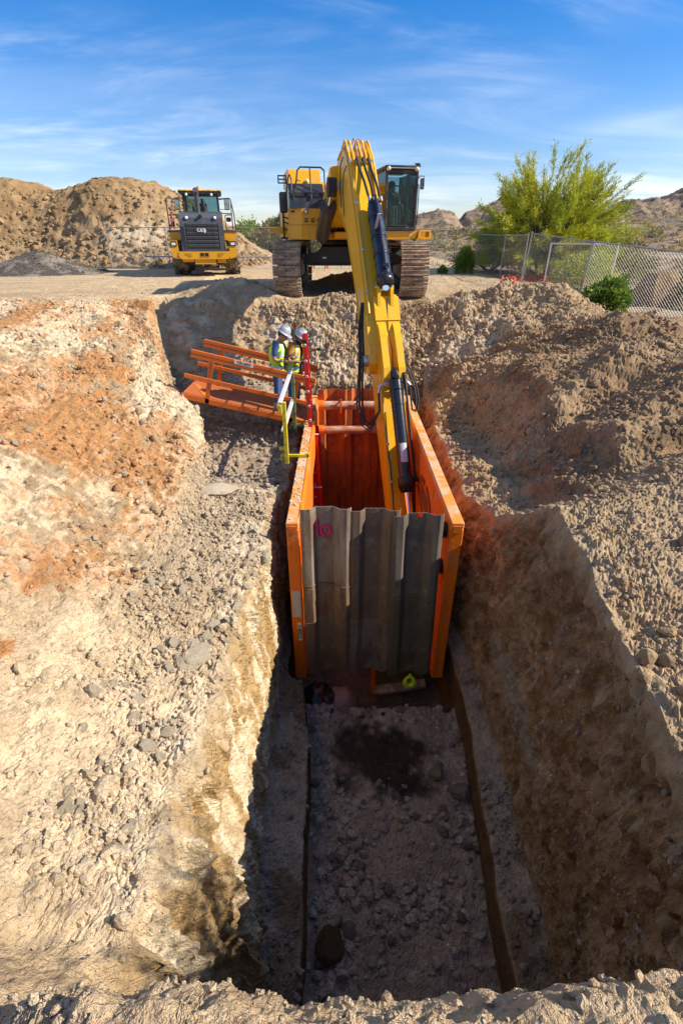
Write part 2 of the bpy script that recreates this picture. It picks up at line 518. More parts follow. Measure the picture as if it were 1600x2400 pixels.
# ------------------------------------------------------------------ ground with the trench
# cross sections (x, z) from far left to far right: L0..L6 bank and bench, L6-L8 left wall, L9 ledge lip,
# L10-R10 trench floor, then the same back up the right side
ROWS = [
 (-3.0, [(-40,0),(-9,0),(-5,0),(-2.4,0),(-1.7,0),(-1.3,0),(-.95,0),(-.8,0),(-.7,0),(-.4,0),(-.36,0),(1.68,0),(1.72,0),(2.0,0),(2.15,0),(2.35,0),(2.8,0),(4,0),(6,0),(9,0),(14,0),(40,-.3)]),
 (0.20, [(-40,0),(-9,0),(-5,0),(-2.4,-.1),(-1.7,-.2),(-1.3,-.22),(-.95,-.12),(-.8,-.06),(-.7,-.04),(-.4,0),(-.36,0),(1.68,0),(1.72,0),(2.0,0),(2.15,0),(2.35,0),(2.8,0),(4,0),(6,0),(9,0),(14,0),(40,-.3)]),
 (0.43, [(-40,0),(-9,0),(-5,-.05),(-2.4,-.22),(-1.7,-.46),(-1.3,-.50),(-.95,-.30),(-.8,-.13),(-.7,-.06),(-.4,-.03),(-.36,-.02),(1.68,-.05),(1.72,-.05),(2.0,-.05),(2.15,-.05),(2.35,-.05),(2.8,-.05),(4,-.1),(6,-.1),(9,-.2),(14,-.2),(40,-.4)]),
 (0.50, [(-40,0),(-9,0),(-5,-.08),(-2.4,-.3),(-1.75,-.6),(-1.35,-.72),(-1.0,-.62),(-.85,-.45),(-.72,-.28),(-.4,-.2),(-.36,-.2),(1.68,-.2),(1.72,-.2),(2.0,-.2),(2.15,-.15),(2.35,-.1),(2.8,-.1),(4,-.15),(6,-.15),(9,-.2),(14,-.2),(40,-.4)]),
 (0.80, [(-40,0),(-9,0),(-5,-.1),(-2.5,-.42),(-1.85,-.85),(-1.42,-1.1),(-1.12,-1.2),(-.97,-2.3),(-.82,-3.2),(-.4,-3.6),(-.36,-4.0),(1.68,-4.0),(1.72,-3.6),(2.0,-3.4),(2.05,-2.2),(1.97,-.9),(2.5,-.86),(4,-.7),(6,-.3),(9,-.3),(14,-.3),(40,-.5)]),
 (1.0, [(-40,0),(-9,0),(-5,-.12),(-2.6,-.5),(-1.95,-1.0),(-1.5,-1.35),(-1.16,-1.55),(-.97,-2.9),(-.82,-4.2),(-.38,-4.4),(-.36,-5.0),(1.56,-5.0),(1.60,-4.45),(1.96,-4.3),(1.98,-2.8),(1.96,-1.08),(2.5,-1.04),(4,-.9),(6,-.3),(9,-.3),(14,-.3),(40,-.5)]),
 (2.0, [(-40,0),(-9,0),(-5.4,-.12),(-3.0,-.6),(-2.2,-1.3),(-1.7,-1.62),(-1.16,-1.85),(-1.0,-3.0),(-.86,-4.25),(-.40,-4.42),(-.38,-5.0),(1.60,-5.0),(1.64,-4.45),(2.0,-4.3),(2.02,-2.8),(2.03,-1.15),(2.6,-1.10),(4.2,-.95),(6,-.35),(9,-.35),(14,-.35),(40,-.5)]),
 (3.0, [(-40,0),(-9,0),(-5.8,-.12),(-3.3,-.7),(-2.42,-1.6),(-1.85,-1.88),(-1.13,-2.0),(-1.02,-3.1),(-.9,-4.3),(-.42,-4.45),(-.40,-5.0),(1.68,-5.0),(1.72,-4.5),(2.06,-4.35),(2.14,-2.8),(2.22,-1.22),(2.85,-1.17),(4.3,-1.0),(6.2,-.42),(9,-.4),(14,-.4),(40,-.5)]),
 (4.4, [(-40,0),(-9,0),(-6.2,-.12),(-3.8,-.68),(-2.5,-1.75),(-1.9,-1.95),(-1.10,-2.05),(-1.03,-3.2),(-.95,-4.4),(-.46,-4.5),(-.44,-5.0),(1.78,-5.0),(1.82,-4.5),(2.08,-4.35),(2.25,-2.9),(2.49,-1.22),(3.15,-1.17),(4.5,-1.02),(6.4,-.5),(9,-.4),(14,-.4),(40,-.5)]),
 (5.25, [(-40,0),(-9,0),(-6.3,-.12),(-4.1,-.6),(-2.5,-1.8),(-1.95,-2.0),(-1.09,-2.08),(-1.05,-3.2),(-1.0,-4.4),(-.6,-4.6),(-.56,-5.05),(1.8,-5.05),(1.84,-4.5),(2.1,-4.35),(2.28,-3.0),(2.66,-1.30),(3.3,-1.20),(4.6,-1.0),(6.6,-.55),(9,-.45),(14,-.5),(40,-.6)]),
 (5.6, [(-40,0),(-9,0),(-6.3,-.12),(-4.15,-.6),(-2.5,-1.8),(-1.95,-2.02),(-1.08,-2.1),(-1.05,-3.2),(-1.03,-4.4),(-.9,-4.7),(-.86,-6.0),(1.82,-6.0),(1.86,-4.6),(2.08,-4.35),(2.22,-3.2),(2.56,-1.6),(3.25,-1.35),(4.6,-.95),(6.6,-.6),(9,-.45),(14,-.5),(40,-.6)]),
 (6.3, [(-40,0),(-9,0),(-6.3,-.12),(-4.3,-.62),(-2.55,-1.7),(-2.1,-2.02),(-1.07,-2.12),(-1.05,-3.2),(-1.03,-4.4),(-.9,-4.7),(-.86,-6.0),(1.82,-6.0),(1.86,-4.6),(2.0,-4.35),(2.1,-3.2),(2.30,-2.1),(2.9,-2.0),(4.3,-1.05),(6.4,-.68),(9,-.45),(14,-.5),(40,-.6)]),
 (7.2, [(-40,0),(-9,0),(-6.3,-.15),(-4.4,-.75),(-2.6,-1.55),(-2.35,-2.0),(-1.05,-2.15),(-1.04,-3.2),(-1.03,-4.4),(-.9,-4.7),(-.86,-6.0),(1.82,-6.0),(1.86,-4.6),(1.95,-4.35),(2.0,-3.2),(2.1,-2.2),(2.95,-2.12),(4.0,-1.25),(6.2,-.75),(8.6,-.5),(14,-.6),(40,-.7)]),
 (7.9, [(-40,0),(-9,0),(-6.3,-.18),(-4.3,-.95),(-2.6,-1.5),(-2.42,-2.35),(-1.0,-2.42),(-1.0,-3.2),(-1.0,-4.4),(-.9,-4.7),(-.86,-6.0),(1.82,-6.0),(1.86,-4.6),(1.95,-4.35),(2.0,-3.2),(2.1,-2.2),(2.95,-2.12),(4.0,-1.15),(6.0,-.6),(8.0,-.45),(14,-.7),(40,-.8)]),
 (9.4, [(-40,0),(-9.4,0),(-6.6,-.16),(-4.3,-.85),(-2.95,-1.5),(-2.75,-2.42),(-1.0,-2.45),(-1.0,-3.2),(-1.0,-4.4),(-.9,-4.7),(-.86,-6.0),(1.82,-6.0),(1.86,-4.6),(1.95,-4.35),(2.0,-3.2),(2.1,-2.12),(2.95,-2.04),(3.9,-1.0),(6.0,-.42),(7.6,-.4),(14,-.8),(40,-.9)]),
 (10.5, [(-40,0),(-9.6,0),(-6.8,-.1),(-4.6,-.42),(-3.95,-.95),(-3.5,-2.2),(-1.0,-2.4),(-1.0,-3.2),(-1.0,-4.4),(-.9,-4.7),(-.86,-6.0),(1.82,-6.0),(1.86,-4.6),(1.95,-4.35),(2.0,-3.2),(2.1,-2.05),(2.9,-1.94),(3.9,-.85),(6.0,-.3),(7.5,-.35),(14,-.8),(40,-.9)]),
 (11.3, [(-40,0),(-9.8,0),(-7,-.06),(-4.75,-.3),(-4.15,-.5),(-3.8,-2.1),(-1.0,-2.2),(-1.0,-3.2),(-1.0,-4.4),(-.9,-4.7),(-.86,-6.0),(1.82,-6.0),(1.86,-4.6),(1.95,-4.35),(2.0,-3.2),(2.1,-2.0),(2.95,-1.7),(4.3,-.66),(5.9,-.18),(7.4,-.35),(14,-.8),(40,-.9)]),
 (12.2, [(-40,0),(-10,0),(-7.2,-.04),(-5.0,-.18),(-4.6,-.25),(-4.2,-1.6),(-1.0,-1.9),(-1.0,-3.0),(-1.0,-4.4),(-.9,-4.7),(-.86,-6.0),(1.82,-6.0),(1.86,-4.6),(1.95,-4.35),(2.0,-3.2),(2.1,-1.9),(2.9,-1.5),(4.2,-.5),(5.8,-.06),(7.3,-.35),(14,-.8),(40,-.9)]),
 (12.45, [(-40,0),(-10,0),(-7.2,-.03),(-5.1,-.15),(-4.7,-.2),(-4.3,-1.35),(-1.0,-1.72),(-.98,-1.73),(-.96,-1.74),(-.9,-1.75),(-.86,-1.76),(1.82,-1.78),(1.86,-1.78),(1.95,-1.78),(2.0,-1.78),(2.1,-1.78),(2.9,-1.4),(4.2,-.46),(5.8,-.04),(7.3,-.35),(14,-.8),(40,-.9)]),
 (13.4, [(-40,0),(-10,0),(-7.4,-.02),(-5.3,-.08),(-4.95,-.1),(-4.55,-.6),(-1.2,-.92),(-1.1,-.92),(-1.0,-.92),(-.9,-.92),(-.86,-.92),(1.82,-.95),(1.86,-.95),(1.95,-.95),(2.0,-.95),(2.2,-.95),(3.0,-.8),(4.2,-.28),(5.8,.02),(7.3,-.33),(14,-.8),(40,-.9)]),
 (14.15, [(-40,0),(-10,0),(-7.6,0),(-5.6,0),(-5.2,-.02),(-4.8,-.1),(-1.9,-.2),(-1.6,-.2),(-1.3,-.2),(-1.1,-.2),(-.9,-.2),(1.62,-.25),(1.75,-.25),(2.0,-.25),(2.25,-.25),(2.5,-.25),(3.2,-.2),(4.4,-.05),(5.9,.06),(7.4,-.32),(14,-.8),(40,-.9)]),
 (14.8, [(-40,0),(-10,0),(-7.6,0),(-5.6,0),(-5.2,0),(-4.8,0),(-1.9,-.02),(-1.6,-.04),(-1.3,-.04),(-1.1,-.03),(-.9,-.02),(1.62,-.03),(1.75,-.05),(2.0,-.05),(2.25,-.05),(2.5,-.03),(3.2,-.02),(4.4,.02),(5.9,.06),(7.4,-.32),(14,-.8),(40,-.9)]),
 (16.0, [(-40,0),(-10,0),(-7.6,0),(-5.6,0),(-5.2,0),(-4.8,0),(-1.9,0),(-1.6,0),(-1.3,0),(-1.1,0),(-.9,0),(1.62,0),(1.75,0),(2.0,0),(2.25,0),(2.5,0),(3.2,0),(4.4,0),(5.9,0),(7.4,-.3),(14,-.75),(40,-.9)]),
 (22.0, [(-40,0),(-10,0),(-7.6,0),(-5.6,0),(-5.2,0),(-4.8,0),(-1.9,0),(-1.6,0),(-1.3,0),(-1.1,0),(-.9,0),(1.62,0),(1.75,0),(2.0,0),(2.25,0),(2.5,0),(3.2,0),(4.4,0),(5.9,0),(7.4,-.15),(14,-.35),(40,-.5)]),
 (60.0, [(-40,0),(-10,0),(-7.6,0),(-5.6,0),(-5.2,0),(-4.8,0),(-1.9,0),(-1.6,0),(-1.3,0),(-1.1,0),(-.9,0),(1.62,0),(1.75,0),(2.0,0),(2.25,0),(2.5,0),(3.2,0),(4.4,0),(5.9,0),(7.4,0),(14,0),(40,-.1)]),
]
SEGN = [14, 44, 64, 64, 34, 44, 46, 46, 20, 18, 150, 18, 18, 50, 50, 40, 56, 56, 34, 34, 14]
ry = np.array([r[0] for r in ROWS]); rx = np.array([[p[0] for p in r[1]] for r in ROWS]); rz_ = np.array([[p[1] for p in r[1]] for r in ROWS])
def arange_list(parts):
    out = []
    for a, b, d in parts: out.append(np.arange(a, b - 1e-6, d))
    return np.concatenate(out + [np.array([parts[-1][1]])])
YS = arange_list([(-3, 0.1, .25), (.1, .62, .008), (.62, 1.0, .014), (1.0, 3.2, .022), (3.2, 8, .03), (8, 14.6, .038), (14.6, 18, .07), (18, 30, .2), (30, 60, 1.0)])
SS = np.concatenate([np.arange(n) / n + k for k, n in enumerate(SEGN)] + [np.array([21.0])])
def section(Y):
    cxs = np.stack([np.interp(Y, ry, rx[:, k]) for k in range(22)], 1)
    czs = np.stack([np.interp(Y, ry, rz_[:, k]) for k in range(22)], 1)
    i0 = np.clip(np.floor(SS).astype(int), 0, 20); f = SS - i0
    return cxs[:, i0] * (1 - f) + cxs[:, i0 + 1] * f, czs[:, i0] * (1 - f) + czs[:, i0 + 1] * f
TX, TZ = section(YS)
# soften the sharp folds of the cross sections a little
def blur(A, n):
    for _ in range(n):
        B = A.copy(); B[:, 1:-1] = A[:, 1:-1] * .5 + (A[:, :-2] + A[:, 2:]) * .25; A = B
        B = A.copy(); B[1:-1] = A[1:-1] * .5 + (A[:-2] + A[2:]) * .25; A = B
    return A
TX = blur(TX, 1); TZ = blur(TZ, 1)
def rag(A, amt, sc, sd): return amt * fbm(A * 0, A, A * 0, sc, 3, sd)
TY0 = np.repeat(YS[:, None], len(SS), 1)
wob = np.exp(-((SS - 6) / .5) ** 2)[None] * rag(TY0, .10, .5, 901) + np.exp(-((SS - 9.4) / .55) ** 2)[None] * rag(TY0, .07, .45, 907) + np.exp(-((SS - 11.6) / .55) ** 2)[None] * rag(TY0, .08, .5, 911) + np.exp(-((SS - 15) / .6) ** 2)[None] * rag(TY0, .12, .6, 917) + np.exp(-((SS - 13) / .4) ** 2)[None] * rag(TY0, .07, .4, 919) + np.exp(-((SS - 8) / .4) ** 2)[None] * rag(TY0, .07, .4, 923)
TX = TX + wob * (sstep(.8, 1.2, TY0) * (1 - sstep(12.2, 12.6, TY0)))
TY = np.repeat(YS[:, None], len(SS), 1)
TS = np.repeat(SS[None, :], len(YS), 0)
def gnormals(X, Y, Z):
    du = np.stack([np.gradient(A, axis=1) for A in (X, Y, Z)], -1); dv = np.stack([np.gradient(A, axis=0) for A in (X, Y, Z)], -1)
    n = np.cross(du, dv); return n / (np.linalg.norm(n, axis=-1, keepdims=True) + 1e-9)
NB = gnormals(TX, TY, TZ)
NB = blur(NB, 3); NB /= np.linalg.norm(NB, axis=-1, keepdims=True) + 1e-9
x, y, z, s = TX, TY, TZ, TS
intrench = sstep(.7, 1.0, y) * (1 - sstep(12.3, 12.6, y))
wallL = sstep(5.9, 6.25, s) * (1 - sstep(7.8, 8.1, s)) * intrench
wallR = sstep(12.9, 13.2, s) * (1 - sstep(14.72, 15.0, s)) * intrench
floorm = sstep(9.9, 10.05, s) * (1 - sstep(10.95, 11.1, s)) * intrench
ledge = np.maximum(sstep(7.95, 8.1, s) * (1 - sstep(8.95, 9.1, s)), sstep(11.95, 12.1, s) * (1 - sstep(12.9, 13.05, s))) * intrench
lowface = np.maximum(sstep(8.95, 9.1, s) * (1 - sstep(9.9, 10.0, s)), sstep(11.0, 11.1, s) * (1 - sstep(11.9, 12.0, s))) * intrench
endface = sstep(12.3, 12.7, y) * (1 - sstep(14.3, 14.9, y)) * sstep(4.6, 5.2, s) * (1 - sstep(17.2, 18.2, s))
nearrim = 1 - sstep(.6, .75, y)
plateau = np.clip(sstep(13.8, 14.8, y) + (1 - sstep(1.2, 2.0, s)), 0, 1) * (1 - nearrim)
far_bank = (1 - sstep(4.3, 4.8, s)) * sstep(8.5, 10.5, y) * sstep(-14, -11, x)
edge_y = 14.6 - .12 * (x + 5)
plateau = np.clip(plateau * (1 - far_bank) + far_bank * sstep(-.5, .5, y - edge_y + .5 * fbm(x, y, z, 1.2, 3, 5)), 0, 1)
bankL = np.clip(np.maximum(sstep(1.1, 2.2, s), far_bank), 0, 1) * (1 - sstep(4.1, 4.6, s)) * (1 - plateau) * (1 - nearrim)
benchL = sstep(4.0, 4.7, s) * (1 - sstep(5.85, 6.1, s)) * sstep(.8, 1.4, y) * (1 - sstep(12.1, 12.6, y))
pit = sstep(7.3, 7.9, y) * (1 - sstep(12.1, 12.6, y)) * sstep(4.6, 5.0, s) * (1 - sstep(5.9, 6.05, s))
bankR = sstep(14.9, 15.3, s) * (1 - nearrim) * (1 - plateau)
soft = np.clip(wallL + wallR, 0, 1)

L1 = fbm(x, y, z, 1.5, 4, 11); L2 = fbm(x, y, z, .55, 4, 23); L3 = fbm(x, y, z, .17, 3, 31); L4 = fbm(x, y, z, .07, 2, 41)
RG = fbm(x, y, z, .5, 4, 57, ridge=True)
RF = fbm(x, y, z, .14, 3, 61, ridge=True)
streak = fbm(x * .6, y, z * .16, .16, 4, 71, ridge=True)              # gouges left by the bucket, running down the walls
gully = fbm(x * 1.0 + y * .75, (y - x) * .35, z * .4, 1.1, 4, 83, ridge=True)
d = np.zeros_like(x)
d += plateau * (.03 * L1 + .025 * L2 + .014 * L3 + .01 * RF) * np.where(y > 18, .6, 1)
d += bankL * (1 - .45 * far_bank) * (.16 * L1 + .11 * L2 + .05 * L3 + .024 * L4 + sstep(2.5, 5.0, y) * (.07 * RG + .05 * RF))
d += benchL * (1 - pit) * (.05 * L1 + .05 * L2 + .035 * L3 + .024 * L4 + .03 * RF * sstep(2.5, 4.0, y))
d += pit * (.07 * L2 + .05 * L3 + .04 * RF)
d += wallL * (.07 * L1 + .04 * L2 + .07 * streak + .03 * L3 + .016 * L4 + .02 * RF)
d += wallL * (1 - sstep(1.5, 2.8, y)) * (.10 * streak + .20 * fbm(x * .5, y, z * .12, .30, 3, 77, ridge=True))
d += wallR * (.12 * L1 + .08 * L2 + .075 * streak + .05 * L3 + .026 * L4 + .045 * RF)
d += floorm * (.05 * L1 + .045 * L2 + .03 * L3 + .014 * L4)
d += ledge * (.05 * L2 + .045 * L3 + .02 * L4)
d += lowface * (.02 * L2 + .01 * L3)
d += endface * (.12 * L1 + .16 * L2 + .055 * RF + .05 * L3 + .08 * RG + .02 * L4)
shelf = 1 - sstep(5.6, 6.6, y)
d += bankR * (1 - endface) * shelf * (.09 * L1 + .035 * L2 + .028 * L3 + .018 * L4 + .012 * RF)
d += bankR * (1 - endface) * (1 - shelf) * (.16 * L1 + .15 * gully + .06 * L2 + .030 * L3 + .018 * L4 + .022 * RF)
d += nearrim * sstep(.0, .3, y) * (.06 * L2 + .042 * L3 + .020 * L4 + .014 * RF + .04 * L1)
# keep the ground calm under the tracks, the gangway, the trench box and the camera
edge = np.clip((np.abs(x) - 30) / 8, 0, 1)
d *= 1 - edge
under = (1 - sstep(.0, .5, np.abs(np.abs(x - .3) - 1.75) - .45)) * sstep(14.4, 14.9, y) * (1 - sstep(21, 22, y))
d *= 1 - .8 * under
boxz = sstep(5.2, 5.7, y) * (1 - sstep(12.1, 12.4, y))
d = np.where((boxz > .5) & (s > 8.9) & (s < 12.1), np.minimum(d, 0.02), d)
crest = np.exp(-((s - 15) / .45) ** 2) * intrench
d += crest * (.05 * L3 + .03 * L4)
rimL = np.exp(-((s - 6) / .35) ** 2) * intrench
d += rimL * (.04 * L3 + .04 * RF)
gr_ = np.random.RandomState(9).normal(size=x.shape)
d += gr_ * np.clip(.0085 * (bankL + bankR + benchL + endface + pit) + .006 * (wallL + wallR + floorm + ledge) + .0022 * nearrim + .003 * plateau * (y < 24), 0, .009)
d += (1 - sstep(1.0, 1.5, y)) * sstep(.35, .5, y) * (s < 6.3) * (.03 * L3 + .02 * L4 + .03 * L2)
GX = x + NB[..., 0] * d; GY = y + NB[..., 1] * d; GZ = z + NB[..., 2] * d
# spoil ridges and single shapes on the right slope, the step in the left pit, the heap in front of the tracks
def bumpz(cx_, cy_, rx_, ry_, h, rot=0.0):
    global GZ
    ca, sa = math.cos(rot), math.sin(rot)
    u = ((GX - cx_) * ca + (GY - cy_) * sa) / rx_; w = (-(GX - cx_) * sa + (GY - cy_) * ca) / ry_
    GZ = GZ + h * np.exp(-(u * u + w * w) * 1.5) * (1 + .35 * L2 + .2 * L3)
bumpz(.2, 19.4, 1.4, .7, .42); bumpz(-2.9, 15.3, 1.2, .9, .6); bumpz(-4.1, 15.9, 1.2, .8, .22); bumpz(-.2, 14.6, .8, .4, .26); bumpz(.9, 14.7, .5, .35, .20); bumpz(4.4, 14.6, 1.6, .7, .34, .2)
bumpz(5.9, 14.2, 1.3, .8, .26, -.3); bumpz(3.1, 13.6, .6, .9, .28); bumpz(2.75, 11.9, .5, .6, .30)
bumpz(4.9, 9.3, 1.7, .5, .22, .5); bumpz(5.2, 7.6, 1.9, .45, .25, .45); bumpz(4.5, 8.4, 1.4, .35, -.22, .5); bumpz(5.0, 6.55, 1.6, .3, -.22, .35)
bumpz(6.6, 11.4, 1.7, .7, .25, .2); bumpz(-6.3, 12.6, 1.2, .7, .16); bumpz(-4.4, 7.4, 1.2, .6, .15, .4)
NN = gnormals(GX, GY, GZ)

# soil colours: what the earth is made of in each place
def lerp(a, b, f): return a * (1 - f[..., None]) + np.array(b, np.float32) * f[..., None]
C = np.zeros(x.shape + (3,), np.float32) + np.array((.50, .385, .255), np.float32)
C = lerp(C, (.58, .455, .305), plateau)
pe = fbm(x * .9 + .25 * y, y * .38, z * .9, .9, 4, 105); p1 = fbm(x, y, z, 2.2, 4, 101); p2 = fbm(x, y, z, .8, 4, 113); p3 = fbm(x, y, z, .3, 3, 127); p4 = fbm(x, y, z, .09, 2, 131)
white = sstep(-.14, .04, pe * 1.1 + .5 * p3 + .5 * p4)
C = lerp(C, (.76, .645, .48), bankL * white * .92)
redm = sstep(.0, .22, p1 * .8 - .7 * pe + .7 * p2 + .5 * p3 + .3 * p4 + .30 * sstep(4, 6, y) - .06 - .30 * (1 - sstep(2.0, 4.0, y)) + .2 * far_bank)
C = lerp(C, (.72, .59, .43), bankL * (1 - sstep(2.5, 5.0, y)) * .8)
C = lerp(C, (.52, .275, .118), bankL * redm * (1 - .65 * white) * .85)
C = lerp(C, (.42, .19, .07), bankL * redm * sstep(.1, .4, p3 + .4 * p4) * .6)
C = lerp(C, (.49, .40, .29), benchL * sstep(3.0, 5.0, y) * .9)
C = lerp(C, (.74, .615, .455), benchL * (1 - sstep(2.6, 4.2, y)) * .85)
C = lerp(C, (.74, .65, .52), benchL * sstep(5.2, 5.9, s) * sstep(-.05, .12, p2 + .5 * p4) * .8)
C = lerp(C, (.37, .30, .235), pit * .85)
C = lerp(C, (.52, .37, .19), wallL * .9)
wst = fbm(x * .5, y, z * .22, .22, 4, 137)
C = lerp(C, (.82, .72, .56), wallL * sstep(.05, .2, wst + .5 * p2 + .3 * p4) * .7)
C = lerp(C, (.88, .79, .64), wallL * sstep(.12, .26, fbm(x * .2, y, z * .07, .10, 3, 143)) * .75)
C = lerp(C, (.36, .22, .09), wallL * sstep(.1, .4, fbm(x, y, z * .3, .5, 3, 139)) * .8)
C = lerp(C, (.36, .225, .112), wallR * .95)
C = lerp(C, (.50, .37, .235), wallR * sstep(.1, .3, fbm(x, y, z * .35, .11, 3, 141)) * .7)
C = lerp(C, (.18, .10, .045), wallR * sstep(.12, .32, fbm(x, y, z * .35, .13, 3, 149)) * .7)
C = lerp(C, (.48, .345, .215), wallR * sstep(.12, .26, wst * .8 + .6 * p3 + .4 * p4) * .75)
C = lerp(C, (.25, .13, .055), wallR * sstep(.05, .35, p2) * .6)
tn = bankR * (1 - endface)
C = lerp(C, (.47, .335, .205), tn * .9)
C = lerp(C, (.53, .41, .27), tn * (1 - sstep(5.6, 6.6, y)) * sstep(-.4, .3, p2) * .8)
C = lerp(C, (.30, .195, .115), tn * sstep(5.8, 6.6, y) * sstep(-.05, .35, p1 + .5 * p2) * .75)
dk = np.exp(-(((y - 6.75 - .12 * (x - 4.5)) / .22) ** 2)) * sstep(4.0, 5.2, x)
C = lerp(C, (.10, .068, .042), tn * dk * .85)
C = lerp(C, (.49, .365, .235), endface * .9)
C = lerp(C, (.66, .58, .46), endface * sstep(.15, .4, p2 + .4 * p3) * .7)
C = lerp(C, (.50, .38, .305), floorm)
C = lerp(C, (.62, .50, .415), floorm * sstep(0, .4, p2 + .6 * p4) * .5)
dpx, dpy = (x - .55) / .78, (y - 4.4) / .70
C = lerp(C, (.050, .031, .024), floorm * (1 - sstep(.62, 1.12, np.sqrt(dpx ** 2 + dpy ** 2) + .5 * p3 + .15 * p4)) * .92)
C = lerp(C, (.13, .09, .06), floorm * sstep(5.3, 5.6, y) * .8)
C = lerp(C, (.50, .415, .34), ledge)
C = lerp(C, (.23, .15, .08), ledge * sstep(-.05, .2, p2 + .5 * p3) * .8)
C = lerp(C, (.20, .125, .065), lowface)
# two sandy spills lying on the right wall
sp = sstep(13.45, 13.55, s) * (1 - sstep(13.68, 13.8, s)) * sstep(2.6, 3.3, y) * (1 - sstep(5.0, 5.5, y)) * intrench
C = lerp(C, (.40, .33, .265), sp * .9)
C = lerp(C, (.58, .445, .30), nearrim * sstep(.0, .2, y)); C = lerp(C, (.76, .62, .44), nearrim * sstep(.2, .4, y) * (1 - sstep(6.0, 8.5, s)))
C = lerp(C, (.40, .30, .205), nearrim * sstep(-.05, .2, p3 + .6 * p4) * .7)
beyond = sstep(7.2, 8.0, x) * sstep(12.0, 15.0, y) * sstep(18.2, 18.9, s)
C = lerp(C, (.30, .235, .165), beyond * .9); C = lerp(C, (.17, .14, .10), beyond * sstep(-.1, .3, p2 + .5 * p3) * .8)
C = lerp(C, (.40, .29, .185), plateau * sstep(.0, .3, p2 + .6 * p3) * sstep(13.5, 14.5, y) * (1 - sstep(15.5, 19, y)) * .8)
C *= (1 + .22 * p3 + .22 * p4)[..., None]
C *= np.array((1.0, .965, .885), np.float32)
C = np.clip(C, .01, .9)

def soil_mat(name, grain=1.0, vcol=True, base=(.45, .35, .24), scale=1.0):
    m, nt, b = new_mat(name)
    v = objvec(nt)
    if vcol:
        a = node(nt, 'ShaderNodeVertexColor'); a.layer_name = 'soil'; c = a.outputs[0]
    else:
        rgb = node(nt, 'ShaderNodeRGB'); rgb.outputs[0].default_value = base + (1,); c = rgb.outputs[0]
    n1 = noise(nt, v, 9 * scale, 5, .7); n2 = noise(nt, v, 42 * scale, 4, .7); n3 = noise(nt, v, 2.2 * scale, 4, .6)
    vo = node(nt, 'ShaderNodeTexVoronoi'); vo.inputs['Scale'].default_value = 26 * scale; vo.inputs['Randomness'].default_value = 1
    lk(nt, v, vo.inputs['Vector'])
    c = mixrgb(nt, mrange(nt, n1, .38, .62, 0, .36 * grain), c, mixrgb(nt, 1.0, c, (.60, .54, .48), 'MULTIPLY'))
    c = mixrgb(nt, mrange(nt, n2, .52, .68, 0, .38 * grain), c, mixrgb(nt, 1.0, c, (1.32, 1.34, 1.38), 'MULTIPLY'))
    c = mixrgb(nt, mrange(nt, n3, .4, .7, 0, .3), c, mixrgb(nt, 1.0, c, (.80, .74, .68), 'MULTIPLY'))
    # scattered pebbles of other colours
    sepc = node(nt, 'ShaderNodeSeparateColor'); lk(nt, vo.outputs['Color'], sepc.inputs[0])
    peb = node(nt, 'ShaderNodeMath', operation='MULTIPLY')
    lk(nt, mrange(nt, vo.outputs['Distance'], .22, .12), peb.inputs[0]); lk(nt, mrange(nt, sepc.outputs[0], .72, .78), peb.inputs[1])
    pc = mixrgb(nt, sepc.outputs[1], (.22, .18, .15), (.70, .66, .60))
    pf = node(nt, 'ShaderNodeMath', operation='MULTIPLY'); lk(nt, peb.outputs[0], pf.inputs[0]); pf.inputs[1].default_value = .55
    c = mixrgb(nt, pf.outputs[0], c, pc)
    lk(nt, c, b.inputs['Base Color'])
    b.inputs['Roughness'].default_value = .95
    b.inputs['Specular IOR Level'].default_value = .12
    h = node(nt, 'ShaderNodeMath', operation='MULTIPLY_ADD'); lk(nt, n1, h.inputs[0]); h.inputs[1].default_value = 1.6; lk(nt, n2, h.inputs[2])
    h2 = node(nt, 'ShaderNodeMath', operation='MULTIPLY_ADD'); lk(nt, peb.outputs[0], h2.inputs[0]); h2.inputs[1].default_value = .5; lk(nt, h.outputs[0], h2.inputs[2])
    bump(nt, h2.outputs[0], b, 1.0, .036 / scale)
    return m
M['soil'] = soil_mat('dug_desert_soil')
nr, nc = GX.shape
ids = np.arange(nr * nc).reshape(nr, nc)
Fq = np.stack([ids[:-1, :-1], ids[:-1, 1:], ids[1:, 1:], ids[1:, :-1]], -1).reshape(-1, 4)
GV = np.stack([GX, GY, GZ], -1).reshape(-1, 3)
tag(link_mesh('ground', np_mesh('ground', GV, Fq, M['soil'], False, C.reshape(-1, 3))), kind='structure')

# loose stone: chips and clods lying on the dug surfaces
def rock_proto(seed, sub, squash=.75, rough=.28):
    bm_ = bmesh.new(); bmesh.ops.create_icosphere(bm_, subdivisions=sub, radius=1.0)
    V = np.array([v.co[:] for v in bm_.verts], np.float32); F = np.array([[v.index for v in f.verts] for f in bm_.faces], np.int32); bm_.free()
    n = fbm(V[:, 0], V[:, 1], V[:, 2], .9, 3, 300 + seed); rs = np.random.RandomState(seed)
    V = V * (1 + rough * 1.6 * n)[:, None]
    for _ in range(7):                                   # knock flat facets onto it
        dn = rs.normal(size=3); dn /= np.linalg.norm(dn); k = .62 + .25 * rs.rand()
        pr = V @ dn; V = V - np.where(pr > k, pr - k, 0)[:, None] * dn
    V = V * np.array([1, .72 + .4 * rs.rand(), squash * (.75 + .4 * rs.rand())])
    return V, F
PRO1 = [rock_proto(k, 1) for k in range(10)]
PRO2 = [rock_proto(k + 20, 2) for k in range(10)]
PRO3 = [rock_proto(k + 40, 3, .85, .36) for k in range(6)]
rng = np.random.RandomState(5)
